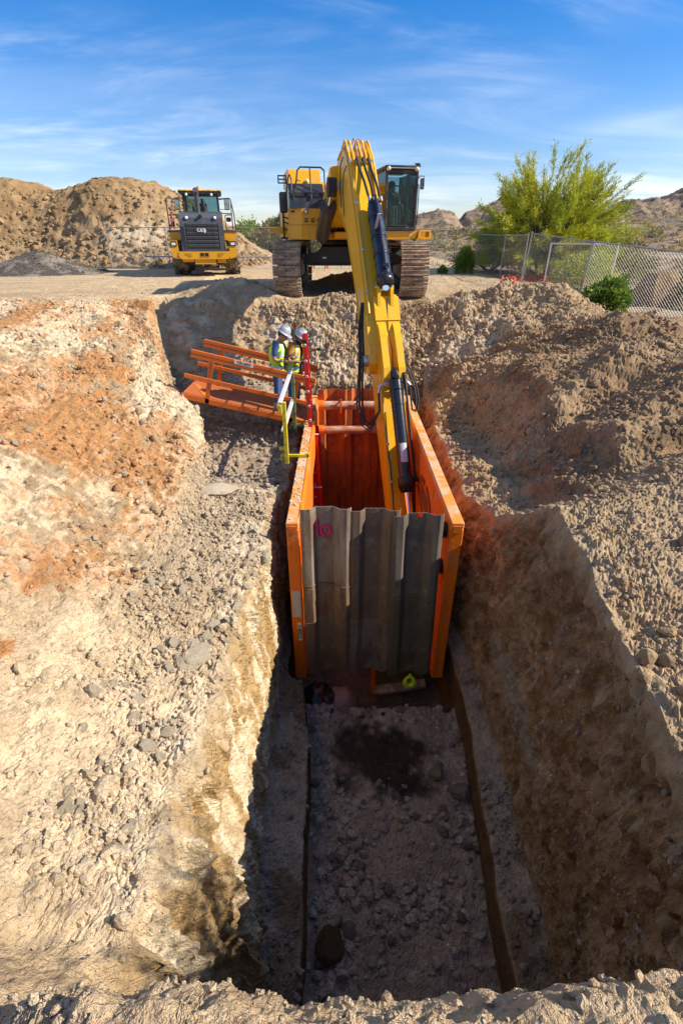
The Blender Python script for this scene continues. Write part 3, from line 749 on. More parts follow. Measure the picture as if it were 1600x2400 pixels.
def cell_area():
    a = np.stack([GX[:-1, 1:] - GX[:-1, :-1], GY[:-1, 1:] - GY[:-1, :-1], GZ[:-1, 1:] - GZ[:-1, :-1]], -1)
    b = np.stack([GX[1:, :-1] - GX[:-1, :-1], GY[1:, :-1] - GY[:-1, :-1], GZ[1:, :-1] - GZ[:-1, :-1]], -1)
    return np.linalg.norm(np.cross(a, b), axis=-1)
AREA = cell_area()
def pick(mask, n):
    w = (AREA * mask[:-1, :-1]).ravel().astype(np.float64); w /= w.sum()
    k = rng.choice(len(w), n, p=w); i, j = k // (nc - 1), k % (nc - 1)
    fu, fv = rng.rand(n, 1), rng.rand(n, 1)
    G = np.stack([GX, GY, GZ], -1)
    P = G[i, j] * (1 - fu) * (1 - fv) + G[i, j + 1] * fu * (1 - fv) + G[i + 1, j] * (1 - fu) * fv + G[i + 1, j + 1] * fu * fv
    return P, NN[i, j], C[i, j]
def rand_rot(n):
    q = rng.normal(size=(n, 4)); q /= np.linalg.norm(q, axis=1, keepdims=True); w, a, b, c = q.T
    return np.stack([np.stack([1 - 2 * (b * b + c * c), 2 * (a * b - c * w), 2 * (a * c + b * w)], -1),
                     np.stack([2 * (a * b + c * w), 1 - 2 * (a * a + c * c), 2 * (b * c - a * w)], -1),
                     np.stack([2 * (a * c - b * w), 2 * (b * c + a * w), 1 - 2 * (a * a + b * b)], -1)], 1)
def scatter(name, mask, n, smin, smax, power, tint, tmix, protos=PRO1, sink=.25, label=None, bright=(.85, 1.25)):
    P, N, Cc = pick(mask, n)
    sz = smin * (smax / smin) ** (rng.rand(n) ** power)
    Rm = rand_rot(n)
    Vs, Fs, Cs = [], [], []; off = 0
    which = rng.randint(0, len(protos), n)
    for k, (pv, pf) in enumerate(protos):
        sel = np.where(which == k)[0]
        if len(sel) == 0: continue
        V = np.einsum('nij,vj->nvi', Rm[sel], pv) * sz[sel, None, None] + (P[sel] + N[sel] * (sz[sel] * (.5 - sink * 2 * rng.rand(len(sel))))[:, None])[:, None, :]
        Vs.append(V.reshape(-1, 3)); Fs.append((pf[None] + (np.arange(len(sel)) * len(pv))[:, None, None]).reshape(-1, 3) + off); off += V.shape[0] * V.shape[1]
        cc = (Cc[sel] * (1 - tmix) + np.array(tint) * tmix) * (bright[0] + (bright[1] - bright[0]) * rng.rand(len(sel), 1))
        Cs.append(np.repeat(cc, len(pv), 0))
    o = link_mesh(name, np_mesh(name, np.concatenate(Vs), np.concatenate(Fs), M['soil'], False, np.clip(np.concatenate(Cs), .01, .9)))
    tag(o, label, None, None, 'stuff')
    return o
inview = (np.abs(GX) < 1.0 + .8 * (GY + 1.0)).astype(float)
clump = sstep(-.15, .45, fbm(x, y, z, .5, 3, 211)) ** 1.5
notbox = 1 - boxz * ((s > 8.5) & (s < 12.5))
scatter('gravel', benchL * (1 - pit) * inview * (.15 + clump), 16000, .004, .040, 3.0, (.68, .575, .43), .30, label='pale broken stone chips covering the bench left of the trench')
scatter('clods', np.maximum(bankL, benchL * (1 - pit)) * inview * (.05 + clump) * (y < 14), 3400, .012, .09, 3.0, (.6, .5, .4), .06, protos=PRO2, sink=.55, bright=(.8, 1.1), label='broken clods half sunk in the left bank')
scatter('clods', bankR * inview * (.05 + clump) * (y < 15) * (s < 19), 3600, .012, .09, 3.0, (.5, .4, .3), .06, protos=PRO2, sink=.55, bright=(.8, 1.1), label='broken clods half sunk in the right bank')
scatter('gravel', bankL * inview * (.1 + clump) * (y < 15), 7000, .007, .05, 2.6, (.66, .55, .42), .25, label='loose clods strewn over the red and white left bank')
scatter('rubble', pit * (.2 + clump), 1500, .015, .085, 1.6, (.42, .36, .30), .5, label='grey broken rubble below the gangway')
dampp = 1 - .85 * (1 - sstep(.7, 1.2, np.sqrt(dpx ** 2 + dpy ** 2) + .4 * p3))
scatter('rubble', floorm * notbox * dampp * (.12 + clump) * (y > 1.2), 8500, .006, .085, 3.0, (.56, .47, .41), .5, label='small stones littering the shaded trench floor')
scatter('rubble', ledge * notbox * (.1 + clump), 2600, .008, .055, 2.2, (.38, .32, .28), .5, label='crumbs of soil on the ledges beside the trench floor')
scatter('gravel', bankR * inview * (.15 + clump) * (y < 16) * (s < 19), 7000, .009, .05, 2.2, (.50, .42, .33), .35, label='stony crumbs over the right bank')
scatter('gravel', nearrim * (y > .22) * (np.abs(x) < 1.6) * (.15 + clump), 14000, .002, .024, 2.6, (.62, .51, .38), .3, label='dry crumbled soil along the near rim')
scatter('rubble', endface * (.2 + clump), 2600, .014, .07, 2.0, (.56, .46, .34), .5, label='crumbling clods on the end face of the trench')
scatter('gravel', plateau * inview * (y < 24) * (y > 2) * (.05 + clump), 4200, .008, .035, 2.0, (.58, .50, .40), .4, label='pebbles on the flat haul road')
scatter('rubble', wallR * inview * (.2 + clump), 9000, .004, .032, 2.8, (.50, .41, .32), .5, sink=.6, label='stones embedded in the right trench wall')
scatter('rubble', wallL * inview * (.2 + clump), 1600, .005, .025, 2.2, (.55, .48, .38), .4, sink=.6, label='stones embedded in the left trench wall')

# stones big enough to tell apart
ROCKM = {}
for nm, colr in (('pale', (.82, .71, .52)), ('tan', (.47, .36, .245)), ('dim', (.42, .335, .255)), ('brown', (.20, .125, .06)), ('ochre', (.27, .165, .08))):
    ROCKM[nm] = soil_mat(nm + '_stone', .9, False, colr, 1.3)
RME = {}
for nm in ROCKM:
    RME[nm] = [np_mesh('rock', V, F, ROCKM[nm], False) for V, F in PRO2]
BME = {nm: [np_mesh('boulder', V, F, ROCKM[nm], False) for V, F in PRO3] for nm in ROCKM}
def rocks(mask, n, smin, smax, power, mats, label, group):
    P, N, _ = pick(mask, n)
    for k in range(n):
        sz = smin * (smax / smin) ** (rng.rand() ** power)
        me = RME[mats[rng.randint(len(mats))]][rng.randint(10)]
        o = link_mesh('rock', me, None, P[k] + N[k] * sz * .22, tuple(rng.rand(3) * 6.28), (sz * (.85 + .4 * rng.rand()), sz, sz * (.7 + .4 * rng.rand())))
        tag(o, label, 'rock', group)
rocks(benchL * (1 - pit) * (y > 1.6) * (y < 5.6) * inview * (.1 + clump), 75, .03, .085, 1.6, ['pale'], 'loose pale stone lying on the gravelly bench left of the trench', 'stones on the left bench')
rocks(floorm * (dampp > .8) * (y > 1.6) * (y < 5.1) * (.3 + clump), 52, .035, .10, 1.5, ['dim'], 'loose dusky stone lying on the shaded trench floor', 'stones on the trench floor')
rocks(floorm * (y > 4.95) * (y < 5.30), 22, .03, .10, 1.3, ['dim', 'brown'], 'rubble block heaped at the lip of the pit under the front sheets', 'blocks at the lip of the pit')
rocks(bankL * inview * (y > 2) * (y < 10) * (.05 + clump), 45, .03, .10, 1.9, ['pale'], 'loose stone resting on the sloping red and white left bank', 'stones on the left bank')
rocks(bankR * inview * (y > 3.2) * (y < 13) * (s < 18.3) * (.05 + clump), 40, .035, .10, 1.8, ['tan'], 'loose tan stone resting on the right bank', 'stones on the right bank')
rocks(pit * (.2 + clump), 26, .05, .16, 1.5, ['pale', 'dim'], 'broken block in the shaded rubble below the orange gangway', 'blocks below the gangway')
def ground_z(px_, py_):
    i = int(np.argmin(np.abs(YS - py_))); j = int(np.argmin(np.abs(GX[i] - px_)))
    return float(GZ[i, j])
def boulder(loc, sz, mat, k, rot, label):
    tag(link_mesh('boulder', BME[mat][k], None, loc, rot, sz), label, 'boulder')
boulder((-.13, 2.2, ground_z(-.13, 2.2) + .08), (.165, .16, .17), 'brown', 0, (.3, .2, .4), 'round dark brown boulder on the near left of the trench floor')
boulder((1.33, 4.05, ground_z(1.33, 4.05) + .06), (.14, .13, .12), 'dim', 1, (.2, .5, 1.0), 'angular grey boulder on the right side of the dark damp patch')
boulder((1.62, 3.8, ground_z(1.62, 3.8) + .06), (.16, .14, .13), 'dim', 2, (.1, .2, 2.0), 'tilted grey slab boulder against the foot of the right wall')
boulder((-2.0, 6.95, ground_z(-2.05, 6.9) + .04), (.33, .16, .09), 'pale', 3, (.05, .1, .1), 'long flat pale slab at the edge of the shaded pit')
boulder((-1.45, 3.35, ground_z(-1.45, 3.35) + .04), (.15, .12, .09), 'pale', 4, (.1, .1, .6), 'large pale stone near the edge of the left bench')
boulder((10.35, 17.3, -.35), (.95, .75, 1.15), 'ochre', 5, (.1, .15, .5), 'huge brown boulder standing behind the chain link fence')
# ------------------------------------------------------------------ excavator
def arc(c, r, a0, a1, n):
    return [(c[0] + r * math.cos(R(a0 + (a1 - a0) * i / n)), c[1] + r * math.sin(R(a0 + (a1 - a0) * i / n))) for i in range(n + 1)]
EXO = Vector((.35, 17.85, 0.0))
ex = thing('excavator', EXO, 'large yellow tracked excavator reaching its boom down into the trench', 'excavator')
def tracks(xc):
    """one crawler: closed belt of shoes round a frame; local to the excavator"""
    side = 'track'
    fr = MB()
    fr.prism([(-2.5, .28), (2.5, .28), (2.75, .55), (2.5, 1.0), (-2.5, 1.0), (-2.75, .55)], xc - .20, xc + .20, 'yz')
    for yy in (-2.27, 2.27): fr.cyl((xc - .26, yy, .68), (xc + .26, yy, .68), .56, n=24)
    for k in range(8): fr.cyl((xc - .24, -1.75 + .5 * k, .24), (xc + .24, -1.75 + .5 * k, .24), .17, n=12)
    t = fr.build(side, M['trackdark'], ex)
    # belt path
    rr, hl = .66, 2.27; per = 4 * hl + 2 * math.pi * rr; N = 46; pitch = per / N
    sh = MB(); w = .77
    sh.box((0, 0, 0), (w, pitch * .93, .035), .008)
    for q in (-.32, .02, .36): sh.box((0, q * pitch, .035), (w, .022, .05), .005)
    for a in (-.09, .09): sh.cyl((a, -.17 * pitch, .018), (a, -.17 * pitch, .04), .022, n=8)
    me = sh.mesh('track_shoe', M['track'])
    hole = MB(); hole.cyl((0, .2 * pitch, .0), (0, .2 * pitch, .0195), .034, n=12)
    for k in range(N):
        q = (k + .35) * pitch
        if q < 2 * hl: p = (hl - q, 2 * rr); ang = math.pi      # top run going to -y
        elif q < 2 * hl + math.pi * rr:
            a = (q - 2 * hl) / rr; p = (-hl - rr * math.sin(a), rr + rr * math.cos(a)); ang = math.pi + a
        elif q < 4 * hl + math.pi * rr: p = (-hl + (q - 2 * hl - math.pi * rr), 0); ang = 2 * math.pi
        else:
            a = (q - 4 * hl - math.pi * rr) / rr; p = (hl + rr * math.sin(a), rr - rr * math.cos(a)); ang = a
        # outward normal direction in the (y,z) plane
        if q < 2 * hl: nrm = (0, 1)
        elif q < 2 * hl + math.pi * rr: nrm = (-math.sin(a), math.cos(a))
        elif q < 4 * hl + math.pi * rr: nrm = (0, -1)
        else: nrm = (math.sin(a), -math.cos(a))
        roll = math.atan2(-nrm[0], nrm[1])
        o = link_mesh('track_shoe', me, t, (xc, p[0], p[1] + .045), (roll, 0, 0))
    h = MB()
    for k in range(5):
        a = (k + .5) / 5 * math.pi * .9 + .12
        cy_, cz_ = -hl - (rr + .018) * math.sin(a), rr + .045 + (rr + .018) * math.cos(a)
        nn = Vector((0, -math.sin(a), math.cos(a)))
        h.cyl(Vector((xc, cy_, cz_)) - nn * .02, Vector((xc, cy_, cz_)) + nn * .006, .036, n=10)
    h.build('shoe_hole', M['trackdark'], t)
tracks(-1.86); tracks(1.68)
cb = MB()
cb.prism([(-1.5, .80), (1.4, .80), (1.45, 1.02), (1.05, 1.1), (.85, 1.27), (-.95, 1.27), (-1.15, 1.1), (-1.5, 1.02)], -1.35, 1.35, 'xz')
cb.box((0, -1.38, .80), (2.5, .10, .05), .01)
cb.build('undercarriage', M['black'], ex)
wl = MB(); wl.box((-.86, -1.357, .985), (.12, .006, .05)); wl.build('label_plate', M['white'], ex)
tb = MB(); tb.lathe([(.01, 0), (1.0, 0), (1.0, .22), (.01, .22)], (0, 0, 1.26), (0, 0, 1), 40); tb.build('turntable', M['black'], ex)

# upper structure, turned so the boom points a little to the right
YAW = R(10)
H = Matrix.Rotation(YAW, 4, 'Z')
def UB():
    m = MB(); m.M = H; return m
# main deck
m = UB(); m.prism([(-2.0, -2.1), (1.9, -2.1), (1.9, 3.0), (1.5, 3.5), (-1.7, 3.5), (-2.1, 3.0)], 1.47, 1.64, 'xy'); deck = m.build('deck', M['yellow'], ex)
# right hand (viewer's left) tool box and engine housing
ch = MB; LB = -2.24; LR = -1.19; FY = -2.28
m = UB()
m.prism([(LB + .02, FY + .22), (LB + .38, FY), (LR, FY), (LR, FY + 1.5), (LB, FY + 1.5)], 1.49, 1.815, 'xy')
m.build('lower_side_panel', M['yellow'], ex)
m = UB()
m.prism([(LB + .06, FY + .22), (LB + .40, FY + .012), (LR, FY + .012), (LR, FY + 1.5), (LB, FY + 1.5)], 1.824, 2.20, 'xy')
tbp = m.build('upper_side_panel', M['yellow'], ex)
m = UB()
for q in (0, 1, 2):
    cxq = LB + .52 + .175 * q
    m.cyl((cxq, FY + .014, 1.93), (cxq, FY + .002, 1.93), .056, n=16)
m.build('vent', M['black'], tbp)
m = UB()
for q in (0, 1, 2):
    for zq in (1.915, 1.945): m.box((LB + .52 + .175 * q, FY - .004, zq), (.10, .01, .012))
m.build('vent_slat', M['yellow'], tbp)
m = UB(); m.lathe([(.001, .02), (.055, .02), (.055, 0)], (LB + .52, FY + .014, 2.13), (0, -1, 0), 16); m.build('lamp_rim', M['black'], tbp)
m = UB(); m.lathe([(.001, .026), (.04, .024), (.042, 0)], (LB + .52, FY + .014, 2.13), (0, -1, 0), 16); m.build('lamp', M['lampw'], tbp)
m = UB(); m.box((LB + .16, FY + .12, 2.13), (.10, .03, .045), .01, rot=(0, 0, R(-33))); m.build('door_handle', M['black'], tbp)
m = UB(); m.box((LR - .24, FY - .003, 1.66), (.32, .008, .19), .003); hd = m.build('hatch', M['yellow'], ex)
m = UB(); m.cyl((LR - .15, FY - .005, 1.67), (LR - .15, FY - .013, 1.67), .016, n=10); m.build('latch', M['black'], hd)
m = UB()
for zq in (1.60, 1.72): m.box((LR - .42, FY - .004, zq), (.02, .01, .03))
m.build('hatch_hinge', M['steel'], hd)
# raked dark glazed front of the housing and the yellow hood behind it
m = UB()
m.prism([(FY + .02, 2.205), (FY + 1.5, 2.205), (FY + 1.5, 2.78), (FY + .42, 2.78), (FY + .16, 2.56)], LB + .10, LR - .02, 'yz')
m.build('grille_housing', M['housing'], ex)
m = UB()
for xq in (LB + .52, LR - .27): m.box((xq, FY + .085, 2.35), (.30, .02, .20), .012, rot=(R(-21), 0, 0))
m.build('grille_door', M['black'], ex)
m = UB(); m.prism([(FY + .44, 2.785), (FY + 2.6, 2.785), (FY + 2.6, 3.14), (FY + .80, 3.14), (FY + .62, 3.08)], LB + .14, LR - .06, 'yz'); m.build('hood_step', M['yellow'], ex)
m = UB(); m.box((LR - .36, FY + .61, 2.95), (.42, .02, .24), .008, rot=(R(-24), 0, 0)); m.build('hood_door', M['yellow'], ex)
m = UB(); m.box((LB + .42, FY + .52, 2.84), (.13, .10, .10), .02); m.build('grab_box', M['yellow'], ex)
m = UB(); m.ball((LB + .62, FY + .45, 2.84), .05, 10, 6); m.build('work_lamp', M['lampw'], ex)
m = UB(); m.span((-2.1, -.6, 1.64), (1.55, 2.6, 2.72), .06); m.span((-1.9, .3, 2.72), (1.3, 2.5, 3.0), .08); m.build('engine_housing', M['yellow'], ex)
m = UB(); m.prism([(-2.05, 2.62), (1.75, 2.62), (1.75, 3.2), (1.3, 3.72), (-1.6, 3.72), (-2.05, 3.2)], 1.66, 2.85, 'xy'); m.build('counterweight', M['yellow'], ex)
# black guard rails over the housing
m = UB()
xa, xb = LB + .12, LR + .02
rail = [(xa - .02, FY + .12, 2.22), (xa + .14, FY + .10, 2.62), (xa + .22, FY + .18, 3.05), (xa + .30, FY + .25, 3.13), (xb - .10, FY + .25, 3.13), (xb - .02, FY + .2, 3.06), (xb, FY + .06, 2.25)]
m.tube(rail, .021, 8)
mid = (xa + xb) / 2 + .08
m.tube([(mid, FY + .25, 3.13), (mid, FY + .06, 2.42)], .018, 8)
m.tube([(xa + .10, FY + .10, 2.56), (xb, FY + .08, 2.56)], .018, 8)
m.tube([(xa - .10, FY + .55, 2.25), (xa - .03, FY + .45, 2.85), (xa + .03, FY + .40, 2.98), (xa + .07, FY + .32, 2.85), (xa + .03, FY + .2, 2.4)], .018, 8)
m.build('guard_rail', M['black'], ex)
# left platform, mirror stack and steps
m = UB(); m.prism([(LB - .44, 1.66), (LB + .02, 1.60), (LB + .02, 1.80), (LB - .44, 1.745)], FY + .5, FY + 2.2, 'xz'); m.build('side_walkway', M['yellow'], ex)
m = UB(); m.tube([(LB - .08, FY + .25, 1.52), (LB - .08, FY + .25, 2.58)], .028, 8)
for zq in (1.74, 1.9, 2.02): m.tube([(LB - .08, FY + .25, zq), (LB + .06, FY + .4, zq - .05)], .02, 6)
m.box((LB - .08, FY + .25, 1.51), (.18, .12, .05), .01)
for zq in (2.78, 2.86, 2.94): m.box((LB - .06, FY + .3, zq), (.22, .03, .03))
m.box((LB - .16, FY + .3, 2.86), (.03, .03, .19)); m.box((LB + .04, FY + .3, 2.86), (.03, .03, .19))
m.build('mirror_stay', M['black'], ex)
m = UB(); m.box((LB - .06, FY + .22, 2.34), (.21, .09, .48), .035); m.build('mirror', M['black'], ex)

# ---- cab on the viewer's right
CX0, CX1, CY0, CY1, CZ0, CZ1 = .36, 1.25, -2.62, -.95, 1.70, 3.14
m = UB()
m.span((CX0, CY0, CZ0 - .02), (CX1, CY1, CZ0 + .07), .015)
for (px_, py_) in ((CX0 + .035, CY0 + .04), (CX1 - .035, CY0 + .04), (CX0 + .035, CY1 - .04), (CX1 - .035, CY1 - .04)):
    m.beam((px_, py_, CZ0 + .05), (px_, py_, CZ1 - .10), .07, .07, .015)
m.beam((CX1 - .035, -1.75, CZ0 + .05), (CX1 - .035, -1.75, CZ1 - .1), .07, .06, .012)
m.span((CX0, CY0 + .02, CZ1 - .17), (CX1, CY0 + .12, CZ1 - .06), .015)
m.span((CX0, CY1 - .08, 2.35), (CX1, CY1 - .02, 2.48), .01)
m.span((CX0 + .002, CY1 - .05, CZ0 + .05), (CX1 - .002, CY1 - .02, 2.36), .0)
m.prism([(CX1 - .21, CZ0 + .06), (CX1 - .06, CZ0 + .06), (CX1 - .06, CZ0 + .26)], CY0 + .03, CY0 + .07, 'xz')
cabf = m.build('cab', M['black'], ex)
m = UB(); m.span((CX0 - .02, CY0 - .02, CZ1 - .06), (CX1 + .02, CY1 + .02, CZ1 + .02), .03); m.build('roof', M['black'], cabf)
m = UB(); m.span((CX0 + .1, CY0 - .028, CZ1 - .05), (CX1 - .1, CY0 - .015, CZ1 - .035)); m.build('roof_trim', M['dull'], cabf)
for xq in (CX0 + .06, CX1 - .07):
    m = UB(); m.lathe([(.001, .05), (.045, .045), (.05, 0), (.05, -.05), (.001, -.05)], (xq, CY0 - .03, CZ1 - .06), (0, -1, 0), 16)
    m.build('cab_lamp', M['lamp'], cabf)
m = UB(); m.box((CX1 - .01, CY0 + .1, CZ1 + .05), (.10, .1, .05), .015); m.tube([(CX1 - .1, CY0 + .1, CZ1 + .06), (CX1 + .03, CY0 + .1, CZ1 + .07), (CX1 + .06, CY0 + .1, CZ1)], .015, 6); m.build('roof_bracket', M['black'], cabf)
m = UB()
m.span((CX0 + .06, CY0 + .035, CZ0 + .09), (CX1 - .08, CY0 + .043, CZ1 - .17))
m.build('windscreen', M['glass'], cabf)
m = UB()
m.span((CX1 - .022, CY0 + .09, CZ0 + .10), (CX1 - .014, -1.80, CZ1 - .1)); m.span((CX1 - .022, -1.70, CZ0 + .10), (CX1 - .014, CY1 - .1, CZ1 - .1))
m.span((CX0 + .016, CY0 + .09, CZ0 + .30), (CX0 + .024, CY1 - .1, CZ1 - .1)); m.span((CX0 + .07, CY1 - .05, 2.49), (CX1 - .07, CY1 - .044, CZ1 - .1))
m.build('side_window', M['glass'], cabf)
m = UB(); m.box((.80, -1.55, 2.0), (.46, .46, .16), .05); m.box((.80, -1.30, 2.34), (.44, .12, .58), .05, rot=(R(-8), 0, 0)); m.box((.80, -1.26, 2.70), (.24, .09, .16), .035)
m.build('seat', M['seat'], cabf)
m = UB()
for xq in (.72, .80): m.tube([(xq, -2.28, 1.80), (xq - .01, -2.24, 2.26)], .011, 6); m.tube([(xq - .045, -2.24, 2.26), (xq + .035, -2.24, 2.265)], .010, 6)
m.build('drive_lever', M['steel'], cabf)
m = UB(); m.box((.55, -1.75, 2.08), (.13, .36, .1), .03); m.box((1.05, -1.75, 2.08), (.13, .36, .1), .03); m.tube([(1.05, -1.92, 2.1), (1.05, -1.95, 2.3)], .025, 8); m.tube([(.55, -1.92, 2.1), (.55, -1.95, 2.3)], .025, 8); m.box((1.10, -2.3, 2.05), (.12, .06, .32), .02)
m.box((.8, -2.25, 1.80), (.5, .3, .06), .02)
m.build('console', M['grey_panel'], cabf)
m = UB(); m.tube([(CX1 + .005, CY0 + .05, CZ0 + .02), (CX1 + .03, CY0 + .02, CZ0 + .3), (CX1 + .03, CY0 + .02, 2.6), (CX1 + .02, CY0 + .04, 2.75)], .014, 6); m.build('grab_handle', M['black'], cabf)
m = UB(); m.tube([(CX1 + .0, CY0 + .0, 2.88), (CX1 + .02, CY0 - .0, 2.93), (CX1 + .14, CY0 - .02, 2.93), (CX1 + .145, CY0 - .02, 2.72)], .012, 6)
mr_ = m.build('mirror_arm', M['black'], cabf)
m = UB(); m.box((CX1 + .105, CY0 - .0, 2.76), (.12, .05, .25), .03); m.build('mirror', M['grey_panel'], cabf)
# cab plinth and step bracket
m = UB(); m.prism([(.36, 1.49), (1.28, 1.49), (1.36, 1.69), (.30, 1.69)], CY0 + .06, CY0 + 1.6, 'xz'); m.build('cab_plinth', M['yellow'], ex)
m = UB(); m.cyl((1.12, CY0 + .06, 1.58), (1.12, CY0 + .045, 1.58), .03, n=14); m.build('plinth_lamp', M['steel'], ex)
m = UB()
m.prism([(1.34, 1.50), (1.40, 1.50), (1.44, 1.70), (1.36, 1.70)], CY0 + .0, CY0 + .5, 'xz')
m.span((1.40, CY0 + .1, 1.655), (1.72, CY0 + .45, 1.70), .008); m.span((1.40, CY0 + .1, 1.50), (1.72, CY0 + .45, 1.525), .008); m.span((1.69, CY0 + .1, 1.52), (1.72, CY0 + .45, 1.66), .008)
m.build('step', M['yellow'], ex)
m = UB(); m.tube([(1.33, CY0 + .25, 1.5), (1.31, CY0 + .22, 1.42), (1.25, CY0 + .2, 1.33)], [.045, .04, .02], 8); m.build('green_tag', M['greenribbon'], ex)

# ---- boom, stick and bucket in the plane x = BX of the upper structure; f is the reach in front of the slew centre
BX = -.79
def fz(pts): return [(-f, z_) for f, z_ in pts]
def BB():
    m_ = MB(); m_.M = H @ Matrix.Translation((BX, 0, 0)); return m_
boom_poly = [(1.25, 1.70), (1.55, 1.58), (2.5, 1.80), (3.5, 2.12), (4.1, 2.02), (4.82, 1.66), (5.85, .64), (6.74, -.40), (7.12, -.98), (7.42, -.98), (7.56, -.72), (7.45, -.38), (6.7, .78), (5.8, 1.92), (5.0, 2.84), (4.72, 3.10), (4.42, 3.22), (4.1, 3.24), (3.6, 3.12), (2.6, 2.66), (1.5, 2.2), (1.22, 1.98)]
m = BB(); m.prism(fz(boom_poly), -.285, .285, 'yz'); boom = m.build('boom', M['boom_yellow'], ex)
for sx in (-1, 1):   # forked foot, wider than the beam
    m = BB(); m.prism(fz([(1.22, 1.72), (1.55, 1.60), (2.6, 1.95), (3.35, 2.35), (3.6, 2.75), (3.5, 3.02), (2.6, 2.62), (1.5, 2.18), (1.2, 1.98)]), *sorted((sx * .286, sx * .46)), 'yz'); m.build('boom_fork', M['boom_yellow'], boom)
m = BB()   # top and bottom flange plates standing proud of the side plates
def strip(mm, pts, w0, w1, t):
    for a, b in zip(pts[:-1], pts[1:]):
        mm.beam((((w0 + w1) / 2), -a[0], a[1]), (((w0 + w1) / 2), -b[0], b[1]), w1 - w0, t, 0)
strip(m, boom_poly[11:19], -.31, .31, .022); strip(m, boom_poly[2:9], -.31, .31, .022)
m.build('flange_plate', M['boom_yellow'], boom)
m = BB(); m.cyl((-.40, -7.30, -.72), (.40, -7.30, -.72), .12, n=20); m.cyl((-.36, -1.5, 1.9), (.36, -1.5, 1.9), .14, n=20); m.cyl((-.42, -3.98, 2.56), (.42, -3.98, 2.56), .10, n=20); m.build('pivot_pin', M['steel'], boom)
# faded maker's sticker on the left side
m = BB(); m.prism(fz([(6.1, .55), (6.42, .2), (6.68, -.02), (6.62, .14), (6.32, .46), (6.16, .62)]), -.292, -.286, 'yz'); m.build('sticker', M['dull'], boom)
# boom foot bracket and cylinders
m = UB(); m.prism([(-1.15, 1.64), (-1.06, 1.64), (-1.06, 2.25), (-1.15, 2.25)], -2.2, -.9, 'xz'); m.prism([(-.34, 1.64), (-.25, 1.64), (-.25, 2.25), (-.34, 2.25)], -2.2, -.9, 'xz'); m.span((-1.1, -1.0, 1.64), (-.3, -.6, 2.4)); m.span((-.98, -2.42, 1.50), (-.42, -2.1, 1.66), .02); m.build('boom_foot', M['yellow'], ex)
for sx in (-1, 1):
    xo = sx * .50
    m = BB(); a, b = Vector((xo, -2.25, 1.56)), Vector((xo, -3.98, 2.56)); dd = (b - a).normalized()
    m.cyl(a, a + dd * 1.20, .18, n=20); m.cyl(a + dd * 1.20, a + dd * 1.27, .205, n=20); m.ball(a, .18, 12, 8)
    c_ = m.build('boom_cylinder', M['cylbrown'], ex)
    m = BB(); m.cyl(a + dd * 1.27, b, .085, n=16); m.build('piston_rod', M['chrome'], c_)
    m = BB(); m.cyl((xo - .10, -3.98, 2.56), (xo + .10, -3.98, 2.56), .20, n=20); m.build('rod_eye', M['trackdark'], c_)
m = UB()
rs_ = random.Random(3)
for k in range(9):
    xq = -1.16 + .10 * k
    m.tube([(xq, -1.9, 1.66), (xq + rs_.uniform(-.04, .04), -2.3, 1.72), (xq + rs_.uniform(-.08, .08), -2.45, 2.0 + rs_.uniform(0, .2)), (xq + rs_.uniform(-.05, .05), -2.3, 2.35), (xq, -2.0, 2.55)], .026, 6)
m.build('hose', M['rubber'], ex)
# hydraulic pipes humped over the top of the boom
def boom_top(f, off):
    pts = boom_poly[11:19][::-1]
    fs = [p[0] for p in pts]; zs_ = [p[1] for p in pts]
    i = max(0, min(len(pts) - 2, sum(1 for q in fs if q <= f) - 1))
    t = (f - fs[i]) / (fs[i + 1] - fs[i]); zz_ = zs_[i] * (1 - t) + zs_[i + 1] * t
    dx_, dz_ = fs[i + 1] - fs[i], zs_[i + 1] - zs_[i]; L_ = math.hypot(dx_, dz_); nf, nz_ = -dz_ / L_, dx_ / L_
    return (f + nf * off, zz_ + nz_ * off)
def pipe(xo, f0, f1, r, mat, name, hump=.10, base=.045, x1=None, parent=None):
    mm = BB(); P = []
    n = 22
    for k in range(n + 1):
        f = f0 + (f1 - f0) * k / n
        h = base + hump * math.exp(-((f - 4.28) / .20) ** 2)
        a = boom_top(f, h)
        xx = xo if x1 is None else xo + (x1 - xo) * min(1, max(0, (f - 4.6) / 1.0))
        P.append((xx, -a[0], a[1]))
    mm.tube(P, r, 8); return mm.build(name, mat, parent or boom)
for xo, f1, x1 in ((-.25, 7.1, -.25), (-.16, 4.9, -.13), (.02, 4.9, .0), (.12, 4.9, .11), (.215, 7.1, .235), (.26, 7.1, .272)):
    pipe(xo, 3.65, f1, .027 if f1 > 6 else .029, M['boom_yellow'], 'hydraulic_pipe', hump=.13 if f1 < 6 or xo in (-.25, .26) else .10)
pipe(-.05, 3.65, 4.8, .012, M['pipe'], 'copper_line', hump=.18); pipe(.06, 3.65, 4.8, .010, M['pipe'], 'copper_line', hump=.17)
for f in (4.35, 4.9, 5.6, 6.3, 6.85):
    m = BB(); a = boom_top(f, .05)
    for xo in (-.25, .235): m = BB(); m.box((xo, -a[0], a[1]), (.07, .07, .06), .01, rot=(R(-45), 0, 0)); m.build('pipe_clamp', M['steel'], boom)
m = BB()
for (sx, f0, z0) in ((-.30, 4.35, 3.1), (-.30, 4.75, 2.9), (.30, 4.5, 3.0)):
    m.tube([(sx * 1.0, -f0, z0), (sx * 1.12, -f0 + .12, z0 - .15), (sx * 1.1, -f0 + .22, z0 - .5), (sx * 1.05, -f0 + .12, z0 - .95)], .011, 6)
m.build('cable', M['rubber'], boom)
